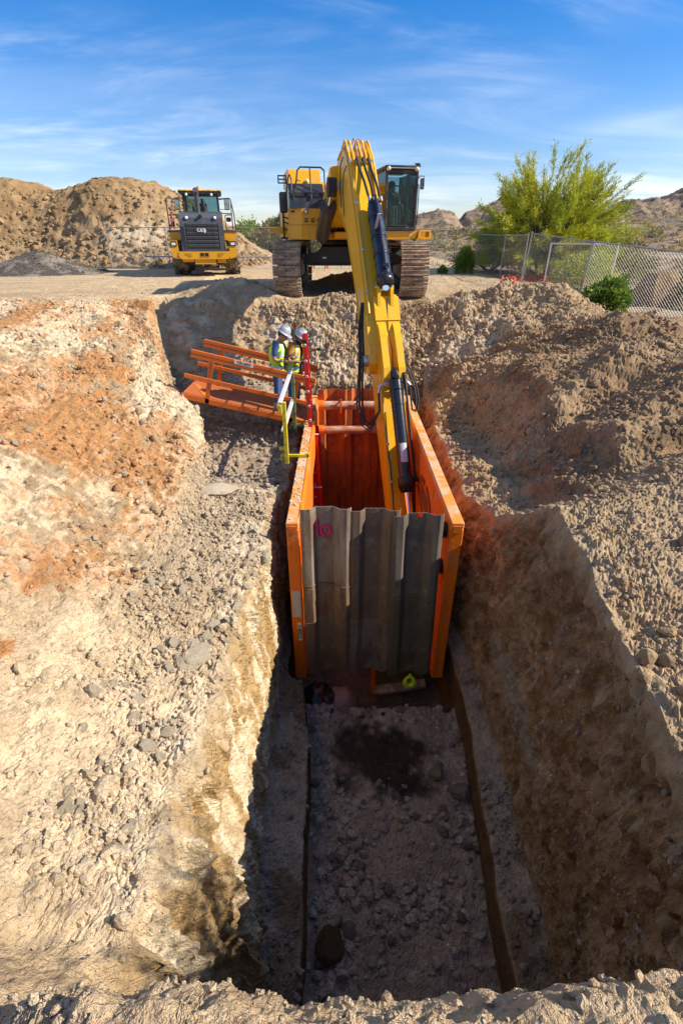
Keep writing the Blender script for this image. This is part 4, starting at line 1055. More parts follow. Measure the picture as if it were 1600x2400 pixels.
# stick cylinder lying along the boom
cyl_a = Vector((.085, -boom_top(5.78, .20)[0], boom_top(5.78, .20)[1])); cyl_b = Vector((.10, -boom_top(6.74, .22)[0], boom_top(6.74, .22)[1])); dd = (cyl_b - cyl_a).normalized()
m = BB(); m.cyl(cyl_a, cyl_b, .152, n=24); m.cyl(cyl_a - dd * .10, cyl_a + dd * .02, .13, n=20); m.ball(cyl_a - dd * .1, .12, 12, 8)
for q in (.25, .70, 1.1): m.lathe([(.152, -.02), (.164, -.02), (.164, .02), (.152, .02)], cyl_a + dd * q, dd, 24)
sc_ = m.build('stick_cylinder', M['navy'], ex)
m = BB(); m.lathe([(.15, 0), (.178, .01), (.178, .17), (.13, .18), (.13, .22), (.07, .23)], cyl_b - dd * .02, dd, 24); m.box(cyl_b + Vector((0, -.06, .17)) - dd * .05, (.13, .12, .09), .02, rot=(R(-48), 0, 0)); m.build('cylinder_head', M['blackcyl'], sc_)
m = BB(); up_n = Vector((0, -.66, .75))
m.tube([cyl_a + up_n * .17 - dd * .12, cyl_a + up_n * .19 + dd * .1, cyl_b + up_n * .19 - dd * .3, cyl_b + up_n * .17 - dd * .05], .028, 8); m.build('feed_pipe', M['navy'], sc_)
m = BB(); m.box(cyl_a + dd * .60 + up_n * .147 + Vector((-.075, 0, 0)), (.05, .62, .012), 0, rot=(R(-48.6), 0, 0)); m.build('sticker_strip', M['dull'], sc_)
# three black hoses running to the stick cylinder
for k, (x0, x1) in enumerate(((-.13, -.05), (.0, .06), (.12, .19))):
    m = BB(); a0, a1, a2, a3 = boom_top(4.62, .09), boom_top(4.70, .20), boom_top(4.8, .24), boom_top(4.93, .38)
    q0 = Vector((x0, -boom_top(4.92, .07)[0], boom_top(4.92, .07)[1])); q3 = cyl_a + up_n * .10 + Vector((x1 - .06, 0, 0)) - dd * .05
    m.tube([q0, q0 + Vector((.01, -.05, .05)), q0 * .75 + q3 * .25 + up_n * .05, q0 * .4 + q3 * .6 + up_n * .06, q3], .027, 8); m.build('hose', M['rubber'], boom)
    m = BB(); m.cyl(q0 - Vector((0, -.04, .02)), q0 + Vector((.005, -.03, .03)), .036, n=12); m.cyl(q3 - dd * .10, q3, .036, n=12); m.build('hose_fitting', M['steel'], boom)

# ---- stick: local (s along, d behind the front face)
ST = Vector((0, -6.96, .58)); SDIR = Vector((0, -.497, -.868)); SN = Vector((0, .868, -.497))   # SN points back towards the boom
SX = .12
def sp_(x_, s_, d_): return ST + SDIR * s_ + SN * d_ + Vector((x_ + SX, 0, 0))
def SB():
    m_ = BB(); return m_
stick_poly = [(.02, .10), (.12, .02), (.9, -.03), (1.15, -.02), (2.2, .10), (4.6, .14), (5.5, .22), (5.72, .35), (5.6, .5), (4.6, .58), (2.4, .78), (1.7, .80), (1.05, .58), (.2, .30), (.04, .24)]
def sprism(mm, pts, a, b):
    n = len(pts); P = [sp_(t, p[0], p[1]) for t in (a, b) for p in pts]
    F = [tuple(range(n))[::-1], tuple(range(n, 2 * n))] + [(i, (i + 1) % n, n + (i + 1) % n, n + i) for i in range(n)]
    mm.add(P, F)
m = SB(); sprism(m, stick_poly, -.245, .245); stick = m.build('stick', M['boom_yellow'], ex)
m = SB()   # front cover plate and the two raised ribs that carry the bucket cylinder
sprism(m, [(.10, .0), (.60, -.035), (.60, .04), (.10, .06)], -.262, .262)
for sx in (-1, 1):
    a, b = (.085, .225) if sx > 0 else (-.225, -.085)
    sprism(m, [(.62, .0), (.80, -.09), (1.05, -.14), (1.62, -.20), (1.82, -.16), (1.92, .08), (.9, .1)], a, b)
m.build('cylinder_bracket', M['boom_yellow'], stick)
m = SB()   # ears holding the stick cylinder rod
for sx in (-1, 1):
    xe = -.02 + sx * .135
    sprism(m, [(-.20, -.02), (-.16, -.10), (.0, -.10), (.30, -.02), (.34, .05), (.05, .12), (-.12, .10)], xe - .032, xe + .032)
m.build('rod_bracket', M['boom_yellow'], stick)
m = SB(); pe = sp_(-.02, -.10, 0); m.cyl(pe - Vector((.20, 0, 0)), pe + Vector((.20, 0, 0)), .05, n=16); m.cyl(pe - Vector((.09, 0, 0)), pe + Vector((.09, 0, 0)), .11, n=20); m.cyl(cyl_b + dd * .2, pe, .075, n=16); m.build('piston_rod', M['chrome'], sc_)
# bucket cylinder
ba, bb_ = sp_(-.005, 1.74, -.17), sp_(.03, 3.98, -.21); bd = (bb_ - ba).normalized()
m = SB(); m.box(ba + SDIR * .02, (.135, .22, .30), .05, rot=(R(-60), 0, 0)); m.cyl(ba + bd * .14, bb_, .130, n=24); m.lathe([(.130, -.0), (.139, 0), (.139, .05), (.130, .05)], ba + bd * .30, bd, 24); m.lathe([(.130, -.0), (.134, 0), (.134, .03), (.130, .03)], ba + bd * .62, bd, 24)
bc = m.build('bucket_cylinder', M['blackcyl'], ex)
m = SB(); m.lathe([(.118, -.02), (.165, 0), (.165, .20), (.13, .21), (.13, .30), (.06, .31)], bb_ - bd * .14, bd, 24)
for k in range(10):
    a_ = 2 * math.pi * k / 10; u_ = bd.orthogonal().normalized(); w_ = bd.cross(u_); c0 = bb_ + bd * .075 + (u_ * math.cos(a_) + w_ * math.sin(a_)) * .145
    m.cyl(c0, c0 + bd * .03, .016, n=6)
m.build('cylinder_head', M['trackdark'], bc)
m = SB(); m.cyl(bb_ + bd * .15, bb_ + bd * 1.2, .068, n=20); m.build('piston_rod', M['chrome'], bc)
m = SB()
# worn white sticker wrapped on the barrel
P = []; F = []; u_ = -SN; w_ = Vector((1, 0, 0))
for i in range(7):
    a_ = R(-32 + 64 * i / 6 - 8)
    for t in (1.42, 1.80): P.append(ba + bd * t + (u_ * math.cos(a_) + w_ * math.sin(a_)) * .1315)
for i in range(6): F.append((2 * i, 2 * i + 2, 2 * i + 3, 2 * i + 1))
m.add(P, F, True); m.build('sticker', M['dull'], bc)
m = SB(); rp = Vector((.20, 0, 0))
m.tube([ba + rp + bd * .1 - SN * .02, ba + rp + bd * .5 - SN * .02, ba + rp + bd * 1.4, ba + rp * 1.05 + bd * 2.0, ba + rp * 1.05 + bd * 2.15, ba + rp * .8 + bd * 2.2], .026, 8); m.cyl(ba + rp - bd * .02, ba + rp + bd * .32, .034, n=10); m.box(ba + rp * 1.05 + bd * 2.16, (.10, .07, .07), .01)
m.build('feed_pipe', M['rubber'], bc)
m = SB(); m.box(sp_(-.17, 1.92, -.13), (.16, .07, .07), .012); m.box(sp_(.20, 1.90, -.13), (.10, .07, .07), .012); m.tube([sp_(-.25, 1.92, -.13), sp_(-.31, 1.96, -.11), sp_(-.34, 2.08, -.06)], .035, 8); m.tube([sp_(.25, 1.90, -.13), sp_(.31, 1.96, -.11)], .035, 8); m.build('hose_fitting', M['steel'], stick)
# hoses bridging boom and stick on the left, hanging in a loop
m = SB()
for k, o_ in enumerate((0, .05, .09)):
    m.tube([(-.30 - o_ * .3, -6.75, .35), (-.36 - o_, -7.05, -.15), (-.38 - o_, -7.30, -.6), (-.47 - o_, -7.62, -1.05), (-.50 - o_ * 1.3, -7.82, -1.5), (-.46 - o_, -7.95 - o_, -1.78 - o_), (-.38, -8.02 - o_, -1.86 - o_ * 1.5), sp_(-.35, 2.45, -.05), sp_(-.335, 2.05, -.07)], .024 if k < 2 else .016, 8)
m.build('hose', M['rubber'], stick)
m = SB()
for k, o_ in enumerate((0, .05)):
    m.tube([(.30, -7.2, -.3), sp_(.33 + o_, 1.65, -.05), sp_(.42 + o_, 2.0, -.07), sp_(.43 + o_, 2.25, -.08), sp_(.40 + o_, 2.50, -.06), sp_(.34, 2.45, -.04), sp_(.31, 2.0, -.1)], .02, 8)
m.build('hose', M['rubber'], stick)
m = SB()
for xo in (-.20, .215): m.tube([sp_(xo, 2.45, .08), sp_(xo, 3.4, .11), sp_(xo + .02, 3.5, .11), sp_(xo + .02, 5.2, .16)], .013, 6)
m.tube([sp_(.02, .15, -.02), sp_(-.02, .8, -.03), sp_(.03, 1.2, -.02), sp_(.0, 2.1, .05)], .008, 5)
m.build('grease_line', M['rubber'], stick)
m = SB()
for s_ in (3.1, 3.9):
    for xq in (-.19, .2):
        m = SB(); m.box(sp_(xq, s_, .10), (.06, .05, .06), .01); m.build('pipe_clamp', M['steel'], stick)
# bucket under the sheets at the bottom of the trench
piv = sp_(0, 5.58, .36)
m = BB(); bx = -.50
def wf(Y): return -(17.74 - Y) / .985
prof = [(-9.95, -4.25), (-10.35, -4.35), (-11.0, -4.65), (-11.42, -4.95), (-11.48, -5.72), (-11.40, -5.74), (-11.25, -5.2), (-10.6, -5.95), (-9.9, -5.85), (-9.45, -5.2), (-9.55, -4.5)]
m.prism(prof, bx - .46, bx + .48, 'yz'); bk = m.build('bucket', paint('worn_bucket_steel', (.16, .105, .025), dirt=(.08, .06, .05), amt=.7, rough=.6), ex)
m = BB(); m.prism([(-11.47, -5.70), (-11.60, -5.78), (-11.60, -5.84), (-11.38, -5.80)], bx - .50, bx + .50, 'yz'); m.build('cutting_edge', M['track'], bk)
m = BB(); m.prism([(-11.44, -4.95), (-11.52, -4.95), (-11.55, -5.8), (-11.47, -5.8)], bx - .54, bx - .47, 'yz'); m.build('side_cutter', M['orange'], bk)
m = BB(); m.beam(sp_(-.17, 5.0, .3), (-.3, -10.2, -4.45), .06, .16, .01); m.beam(sp_(.17, 5.0, .3), (.05, -10.2, -4.45), .06, .16, .01); m.cyl(sp_(-.3, 5.58, .36), sp_(.3, 5.58, .36), .1); m.build('bucket_link', M['boom_yellow'], ex)

# operator
def skin_body(name, verts, edges, radii, mat, parent, sub=2, root=0, smooth=True):
    me = bpy.data.meshes.new(name); me.from_pydata([tuple(v) for v in verts], edges, []); me.update()
    o = bpy.data.objects.new(name, me); COL.objects.link(o)
    md = o.modifiers.new('skin', 'SKIN'); md.use_smooth_shade = smooth
    sv = me.skin_vertices[0].data
    for i, r_ in enumerate(radii):
        sv[i].radius = (r_, r_) if isinstance(r_, (int, float)) else r_
        sv[i].use_root = (i == root)
    sb = o.modifiers.new('sub', 'SUBSURF'); sb.levels = sub; sb.render_levels = sub
    dg = bpy.context.evaluated_depsgraph_get()
    m2 = bpy.data.meshes.new_from_object(o.evaluated_get(dg))
    o.modifiers.clear(); o.data = m2; m2.materials.clear(); m2.materials.append(mat)
    for p in m2.polygons: p.use_smooth = True
    if parent is not None: o.parent = parent
    return o
# ------------------------------------------------------------------ trench box
BZ1, BZ0, BYF, BYB = -1.90, -5.0, 5.80, 12.0
tbx = thing('trench_box', (.48, 8.9, BZ0), 'orange steel trench box standing in the trench around the excavator stick', 'trench box')
TO = Vector((.48, 8.9, BZ0))
def TB():
    m_ = MB(); m_.M = Matrix.Translation(-TO); return m_
def side_panel(xo, xi, sgn):
    """sgn +1 right panel (inner face towards -x)"""
    m = TB()
    m.span((min(xo, xi) + .012, BYF + .10, BZ0 + .25), (max(xo, xi) - .012, BYB - .10, BZ1 - .10))
    m.span((xo, BYF, BZ0), (xi, BYF + .13, BZ1 - .105), .012); m.span((xo, BYB - .13, BZ0), (xi, BYB, BZ1 - .105), .012)
    m.prism([(BYF + .13, BZ0 + .02), (BYB - .13, BZ0 + .02), (BYB - .13, BZ0 + .26), (BYF + .13, BZ0 + .26)], xo + sgn * .0 + (-.06 if sgn > 0 else .06), xi, 'yz')
    p = m.build('side_panel', M['orange'], tbx)
    m = TB(); m.span((xo, BYF, BZ1 - .10), (xi, BYB, BZ1), .012); m.build('top_rail', M['orange_top'], p)
    m = TB()
    for k in range(1, 4):
        yy = BYF + (BYB - BYF) * k / 4
        m.span((xo + sgn * .012, yy - .02, BZ0 + .28), (xo + sgn * .004, yy + .02, BZ1 - .12))
    m.build('weld_seam', M['orange'], p)
    # open end channel with its lip
    m = TB(); xm0, xm1 = min(xo, xi), max(xo, xi)
    m.span((xm0 + .03, BYF - .012, BZ1 - .16), (xm1 - .03, BYF - .002, BZ1 - .05), .0)
    m.build('end_plate', M['orange'], p)
    return p
pl = side_panel(-.78, -.60, -1); pr = side_panel(1.72, 1.54, 1)
m = TB(); m.prism([(-.635, -3.0), (-.56, -2.5), (-.56, -1.98), (-.60, -1.9), (-.62, -1.9)], BYF + .15, BYB - .2, 'xz'); m.build('inner_skin', M['orange'], pl)
# dried soil on top of the left rail
# spreader pipes
for (yy, zz_, r_) in ((11.55, -2.02, .105), (11.50, -2.62, .105), (6.12, -2.2, .10), (6.12, -2.86, .10)):
    m = TB(); m.cyl((-.60, yy, zz_), (1.54, yy, zz_), r_, n=20); sp1 = m.build('spreader_pipe', M['pipe'] if yy > 8 else M['black'], tbx)
    m = TB()
    for xa_, xb_ in ((-.60, -.44), (1.38, 1.54)): m.cyl((xa_, yy, zz_), (xb_, yy, zz_), r_ + .022, n=20)
    m.build('collar', M['orange'] if yy > 8 else M['black'], sp1)
    m = TB(); m.cyl((1.45, yy - .15, zz_ - .03), (1.45, yy + .15, zz_ - .03), .022, n=10); m.cyl((1.45, yy - .16, zz_ - .03), (1.45, yy - .13, zz_ - .03), .045, n=12); m.build('pin', M['trackdark'], sp1)
for xq in (-.02, .42, 1.02):
    m = TB(); m.box((xq, 11.43, -2.0), (.035, .02, .34), .004); m.box((xq, 11.53, -1.9), (.035, .2, .02)); m.build('sheet_hanger', M['orange'], tbx)
# panel plates and lettering
m = TB(); m.span((-.755, BYF - .008, -3.62), (-.625, BYF - .002, -3.10)); m.build('reflector_plate', M['dull'], pl)
m = TB(); m.span((-.695, BYF - .008, -4.12), (-.635, BYF - .002, -3.74)); m.build('label_plate', M['white'], pl)
def face_y(x_, y_, z_, rot=0.0):   # text standing upright, read from -y
    return Matrix.Translation(Vector((x_, y_, z_)) - TO) @ Matrix.Rotation(R(90), 4, 'X') @ Matrix.Rotation(rot, 4, 'Z')
text_mesh('lettering', 'C220814', .072, M['ink'], pl, face_y(-.665, BYF - .010, -3.93, R(90)), .001, 1.05, .0015)
# round dark maker's stamp on the inside of the right panel
m = TB(); P = []; F = []
def stamp(py_, pz_, pts):
    n = len(pts); o_ = [(1.5385, py_ + p[0], pz_ + p[1]) for p in pts]
    m.add(o_ + [(1.5335, q[1], q[2]) for q in o_], [tuple(range(n)), tuple(range(n, 2 * n))[::-1]] + [(i, (i + 1) % n, n + (i + 1) % n, n + i) for i in range(n)])
def ell(ry_, rz__, a0, a1, n=12): return [(ry_ * math.cos(R(a0 + (a1 - a0) * i / n)), rz__ * math.sin(R(a0 + (a1 - a0) * i / n))) for i in range(n + 1)]
for a0, a1 in ((8, 82), (98, 172), (188, 262), (278, 352)): stamp(8.0, -2.72, ell(.74, .36, a0, a1) + ell(.58, .25, a1, a0))
for zq in (-.12, .0, .12): stamp(8.0, -2.72 + zq, [(-.42, -.04), (.42, -.04), (.42, .03), (-.42, .03)])
m.build('maker_stamp', paint('dark_stencil', (.30, .055, .008), amt=.2), pr)

# corrugated trench sheets
def sheet_mat(name, a, bcol, top=None):
    m_, nt, b = new_mat(name); v = objvec(nt, (3.0, 3.0, .9)); v2 = objvec(nt)
    c = mixrgb(nt, mrange(nt, noise(nt, v, 2.2, 6, .7), .36, .66), a, bcol)
    c = mixrgb(nt, mrange(nt, noise(nt, v2, 5, 6, .75), .52, .76, 0, .38), c, (.46, .40, .33))
    c = mixrgb(nt, mrange(nt, noise(nt, objvec(nt, (14, 14, .8)), 1.6, 5, .7), .55, .75, 0, .6), c, (.12, .06, .03))
    lk(nt, c, b.inputs['Base Color']); b.inputs['Roughness'].default_value = .62; b.inputs['Metallic'].default_value = .15
    bump(nt, noise(nt, v2, 22, 5, .7), b, .35, .01); return m_
M['sheet_grey'] = sheet_mat('grey_corrugated_sheet', (.27, .225, .18), (.19, .12, .075))
M['sheet_brown'] = sheet_mat('brown_corrugated_sheet', (.23, .155, .10), (.14, .085, .05))
M['sheet_dark'] = sheet_mat('dark_greenish_sheet', (.16, .135, .11), (.115, .10, .075))
M['sheet_mid'] = sheet_mat('brown_grey_corrugated_sheet', (.19, .13, .085), (.14, .10, .07))
M['sheet_pale'] = sheet_mat('chalky_corrugated_sheet', (.24, .20, .165), (.13, .095, .07))
M['sheet_green'] = sheet_mat('greenish_corrugated_sheet', (.13, .115, .075), (.10, .085, .06))
M['sheet_orange'] = sheet_mat('rusty_orange_sheet', (.56, .13, .02), (.30, .085, .03))
prof_sheet = [(0, .0), (.012, .055), (.05, .06), (.135, .055), (.205, -.035), (.43, -.04), (.52, .045), (.60, .05), (.645, .02), (.66, -.02)]
def sheet(loc, height, mat, label, tilt=0.0, splice=(), holes=(), width=.66, notch=None, group='steel trench sheets'):
    k = width / .66; N = 46; xs_ = np.linspace(0, .66, N)
    pz = np.interp(xs_, [p[0] for p in prof_sheet], [p[1] for p in prof_sheet])
    zs_ = np.unique(np.concatenate([np.linspace(0, height, 40), [height - .09, height - .05]]))
    m = MB(); th = .011; rs = random.Random(int(loc[0] * 100) + 7)
    wob = [rs.uniform(-.006, .006) for _ in xs_]
    idx = {}
    for side_, off in ((0, 0.0), (1, th)):
        for j, zq in enumerate(zs_):
            for i, xq in enumerate(xs_):
                zt = zq + (wob[i] * 1.0 if j in (0, len(zs_) - 1) else 0) + (.0 if j else .02 * math.sin(i * .35))
                yy = -pz[i] + off + .006 * math.sin(zq * 2.1 + i * .2)
                for sp0 in splice:
                    if zq < sp0: yy -= .0075
                idx[(side_, j, i)] = len(m.v); m.v.append((xq * k, yy, zt))
    def face(q):
        zc = sum(m.v[i][2] for i in q) / len(q); m.f.append(q); m.sm.append(False); m.mi.append(sum(1 for sp0 in splice if zc < sp0) if isinstance(mat, (list, tuple)) else 0)
    hole = set()
    for (hx, hz, hr) in holes:
        for j in range(len(zs_) - 1):
            for i in range(N - 1):
                if abs((xs_[i] + xs_[i + 1]) / 2 - hx) < hr and abs((zs_[j] + zs_[j + 1]) / 2 - hz) < hr: hole.add((j, i))
    for j in range(len(zs_) - 1):
        for i in range(N - 1):
            if (j, i) in hole:
                continue
            face((idx[(0, j, i)], idx[(0, j, i + 1)], idx[(0, j + 1, i + 1)], idx[(0, j + 1, i)]))
            face((idx[(1, j, i)], idx[(1, j + 1, i)], idx[(1, j + 1, i + 1)], idx[(1, j, i + 1)]))
    J = len(zs_) - 1
    for i in range(N - 1):
        face((idx[(0, J, i)], idx[(0, J, i + 1)], idx[(1, J, i + 1)], idx[(1, J, i)])); face((idx[(0, 0, i)], idx[(1, 0, i)], idx[(1, 0, i + 1)], idx[(0, 0, i + 1)]))
    for j in range(J):
        for i in (0, N - 1): face((idx[(0, j, i)], idx[(0, j + 1, i)], idx[(1, j + 1, i)], idx[(1, j, i)]))
    o = m.build('trench_sheet', mat if isinstance(mat, (list, tuple)) else [mat]); o.location = loc; o.rotation_euler = (0, tilt, 0)
    tag(o, label, 'trench sheet', group)
    for sp0 in splice:
        w = MB(); w.tube([(xq * k, -float(np.interp(xq, xs_, pz)) - .012 + .004 * math.sin(xq * 40), sp0 + .02 * math.sin(xq * 9)) for xq in np.linspace(.01, .65, 30)], .007, 6); w.build('weld_bead', M['sheet_dark'], o)
    return o
sh1 = sheet((-.565, 5.70, -4.72), 3.12, [M['sheet_grey'], M['sheet_brown'], M['sheet_mid']], 'grey corrugated trench sheet with a pink sprayed 10, left of the three', 0, (1.10, 1.82), ((.32, 3.03, .025),), .70)
sh2 = sheet((.112, 5.745, -4.74), 3.09, [M['sheet_mid'], M['sheet_pale']], 'brown corrugated trench sheet in the middle of the front three', 0, (1.12,), ((.33, 3.00, .022),), .70)
sh3 = sheet((.765, 5.69, -4.76), 3.06, [M['sheet_dark'], M['sheet_green']], 'dark corrugated trench sheet with the yellow green hook at its foot', R(-1.2), (1.62,), ((.34, 3.03, .035), (.36, .36, .02)), .70)
# the sprayed number
m = MB()
def blob(pts, r_):
    m.tube([(p[0], p[1], p[2]) for p in pts], r_, 6)
yq = .020
m.tube([(.222, yq - .005, 2.92), (.228, yq, 2.82), (.236, yq, 2.66)], [.024, .018, .024], 6)
m.tube([(.345 + .06 * math.cos(a), yq + .008, 2.745 + .085 * math.sin(a)) for a in [2 * math.pi * k / 18 + 1.2 for k in range(19)]], .019, 6)
for v_ in range(len(m.v)): m.v[v_] = (m.v[v_][0], yq + .004 + (m.v[v_][1] - yq) * .12, m.v[v_][2])
m.build('sprayed_number', M['pink'], sh1)
for k, (xq, mt, lb) in enumerate(((-.58, 'sheet_orange', 'rusty orange sheet at the back of the trench box, beside the ladder'), (.10, 'sheet_orange', 'rusty orange sheet in the middle of the back of the trench box'), (.78, 'sheet_orange', 'rusty orange sheet at the back of the trench box, behind the boom stick'))):
    sheet((xq, 11.82 + .03 * (k % 2), -5.6), 3.90, M[mt], lb, 0, (2.2,), (), .74, group='back trench sheets')
# hook hanging under the right sheet
hk = MB(); P = []
for k in range(15):
    a = R(90 + 360 * k / 14); r_ = 0
    q_ = .5 - .5 * math.sin(a); P.append(((.030 + .060 * q_ ** .7) * math.cos(a) * 1.05, 0, -.165 + .115 * math.sin(a)))
rr_ = [.020, .03, .037, .042, .045, .047, .048, .048, .046, .043, .04, .036, .03, .024, .018]
hk.tube(P, rr_, 8); hk.tube([(.0, 0, -.07), (0, 0, .0)], [.035, .02], 8)
for i in range(len(hk.v)): hk.v[i] = (hk.v[i][0], hk.v[i][1] * .7, hk.v[i][2])
hko = hk.build('lifting_hook', M['hook']); hko.location = (1.13, 5.60, -4.68)
tag(hko, 'fluorescent yellow green lifting hook hanging from the right front sheet', 'hook')
m = MB(); m.tube([(.03 * math.cos(R(a)), 0, .015 + .05 * math.sin(R(a))) for a in range(0, 361, 30)], .009, 6); m.build('shackle', M['trackdark'], hko)
m = MB(); m.tube([(-.045, -.03, -.08), (-.03, -.035, -.16)], .012, 6); m.build('latch', M['red'], hko)

# ------------------------------------------------------------------ gangway
GA = math.atan2(-.53, 2.24)
gw = thing('gangway', (-2.0, 10.5, -1.58), 'orange steel gangway with handrails sloping down to the trench box', 'gangway')
gw.rotation_euler = (0, -GA, 0)
def GB(): return MB()
HL = 1.36     # half length
m = GB()
m.span((-HL, -.56, -.10), (HL, -.50, .02), .006); m.span((-HL, .50, -.10), (HL, .56, .02), .006)
for xq in (-HL + .03, -.45, .45, HL - .03): m.span((xq - .03, -.5, -.09), (xq + .03, .5, -.02))
m.build('deck_frame', M['orange_rail'], gw)
m = GB()
for k in range(54):
    xq = -HL + .06 + k * (2 * HL - .12) / 53
    m.span((xq - .006, -.5, -.018), (xq + .006, .5, .004))
for k in range(23):
    yq = -.48 + .96 * k / 22
    m.span((-HL + .03, yq - .012, -.016), (HL - .03, yq + .012, .0))
m.build('deck_grating', paint('worn_orange_grating', (.50, .14, .04), dirt=(.30, .17, .10), amt=.7, rough=.6), gw)
for yq, x0, x1 in ((-.53, -1.22, 1.30), (.53, -1.22, 1.30)):
    for xq in (-.82, .95):
        m = GB(); m.span((xq - .045, yq - .03, -.09), (xq + .045, yq + .03, .90), .006); m.build('post', M['orange_rail'], gw)
    m = GB(); m.span((x0, yq - .055, .80), (x1, yq - .02, .955), .006); tr_ = m.build('top_rail', M['orange_rail'], gw)
    m = GB(); m.span((x0 + .0, yq - .0575, .872), (x1, yq - .0545, .882)); m.build('rail_groove', M['trackdark'], tr_)
    m = GB(); m.span((x0 - .10, yq - .045, .36), (x1 - .05, yq - .015, .445), .006); m.build('mid_rail', M['orange_rail'], gw)
    if yq < 0:
        m = GB(); m.span((-.36, yq - .0605, .872), (.02, yq - .0575, .946)); lp = m.build('label_plate', M['white'], tr_)
        t_ = text_mesh('lettering', 'TSR-0859', .078, M['ink'], tr_, Matrix.Translation((-.17, yq - .0615, .909)) @ Matrix.Rotation(R(90), 4, 'X'), .0008, .90, .001)
m = GB(); m.span((HL - .02, -.5, .0), (HL + .02, -.2, .10)); m.beam((-HL + .1, .3, .0), (-HL + .45, -.35, .01), .09, .006); m.build('toe_plate', M['orange'], gw)

# ------------------------------------------------------------------ guard posts and rails on the left panel
def guard_post(loc, zt, zb, mat, label, arm_mat):
    p = thing('guard_post', loc, label, 'guard post', 'guard posts on the trench box')
    m = MB(); m.span((-.035, -.035, zb), (.035, .035, zt), .006); m.build('post', mat, p)
    m = MB()
    for zq in np.arange(zb + .08, zt - .05, .15): m.cyl((0, -.037, zq), (0, -.033, zq), .008, n=8)
    m.build('peg_hole', M['ink'], p)
    m = MB(); m.span((-.10, -.02, -.09), (.40, .02, -.04), .005); m.span((.36, -.02, -.24), (.40, .02, -.01), .005); m.span((-.11, -.015, -.17), (-.085, .015, -.05), .004); m.cyl((-.15, 0, -.13), (-.05, 0, -.13), .010, n=8)
    m.build('clamp', arm_mat, p)
    return p
gp1 = guard_post((-.985, 9.84, -1.84), 1.02, -.16, M['green'], 'olive green guard post clamped to the trench box beside the gangway', M['green'])
gp2 = guard_post((-.985, 8.1, -1.80), .92, -.22, M['lemon'], 'yellow guard post clamped to the left panel of the trench box', M['lemon'])
m = MB(); m.span((-.10, -.05, .72), (-.03, .02, .88), .01); m.span((-.12, -.03, .05), (-.03, .03, .10)); m.build('bracket', M['lemon'], gp2)
gr_ = thing('guard_rail', (-1.03, 9.0, -.92), 'aluminium guard rail spanning the green and the yellow posts', 'guard rail')
m = MB(); m.beam((.0, .97, .10), (-.03, -.85, .0), .07, .05, .006); m.build('upper_rail', M['silver'], gr_)
m = MB(); m.beam((.02, .97, -.45), (.0, -.85, -.50), .07, .05, .006); m.build('lower_rail', M['silver'], gr_)
cl = MB(); cl.box((0, 0, 0), (.24, .10, .09), .01); cl.box((0, 0, .05), (.2, .06, .02)); clo = cl.build('rail_clamp', M['steel']); clo.location = (-.70, 10.85, -1.845); tag(clo, 'galvanised clamp sitting on the left panel beyond the gangway', 'clamp')
sd = scatter('dirt', np.zeros_like(x) + benchL * pit, 1, .01, .011, 1, (.5, .4, .3), .5, label='crumbs of dry soil lying on the left panel of the box')
# soil crumbs on the rail: one heap built from chips
P_ = []; F_ = []; off = 0
for k in range(330):
    pv, pf = PRO1[k % 10]; yy = float(np.clip(rng.choice([6.5, 7.3, 8.6, 9.3]) + .35 * rng.normal(), 5.9, 10.9)); sz = .004 + .020 * rng.rand() ** 2.5
    P_.append(pv * sz + np.array([rng.uniform(-.775, -.62), yy, BZ1 + sz * .35])); F_.append(pf + off); off += len(pv)
bpy.data.objects.remove(sd)
tag(link_mesh('dirt', np_mesh('dirt', np.concatenate(P_), np.concatenate(F_), ROCKM['pale'], False)), 'crumbs of dry soil lying on the left panel of the trench box', kind='stuff')

# ------------------------------------------------------------------ ladder
ld = thing('ladder', (-.50, 9.7, -5.9), 'red fibreglass extension ladder leaning in the trench box', 'ladder')
LT = Vector((-.215, 0, 5.86)); LDIR = LT.normalized()
for yq, q0, q1 in ((0, 0, 5.86), (.42, 0, 5.80)):
    m = MB(); m.beam(LDIR * q0 + Vector((0, yq, 0)), LDIR * q1 + Vector((0, yq, 0)), .085, .028, .004, up=(0, 1, 0)); m.build('rail', M['red'], ld)
for yq in (-.035, .455):
    m = MB(); m.beam(LDIR * .1 + Vector((.10, yq + .035, 0)), LDIR * 3.85 + Vector((.10, yq + .035, 0)), .085, .028, .004, up=(0, 1, 0)); m.build('fly_rail', M['red'], ld)
me = MB(); me.cyl((0, -.012, 0), (0, .45, 0), .017, n=10); me_ = me.mesh('rung', M['silver'])
ce = MB(); ce.lathe([(.016, -.024), (.028, -.024), (.028, -.014), (.016, -.014)], (0, 0, 0), (0, 1, 0), 12); ce_ = ce.mesh('rung_cap', M['silver'])
for k in range(19):
    rg = link_mesh('rung', me_, ld, LDIR * (.25 + .30 * k)); link_mesh('rung_cap', ce_, rg)
m = MB()
for q in (2.6, 3.85): m.beam(LDIR * q + Vector((-.05, -.03, 0)), LDIR * q + Vector((.16, -.03, 0)), .05, .012)
m.build('bracket', M['silver'], ld)
m = MB(); m.beam(LDIR * 5.68 + Vector((0, -.002, 0)), LDIR * 5.75 + Vector((0, -.002, 0)), .088, .03, 0, up=(0, 1, 0)); m.build('band', M['ink'], ld)

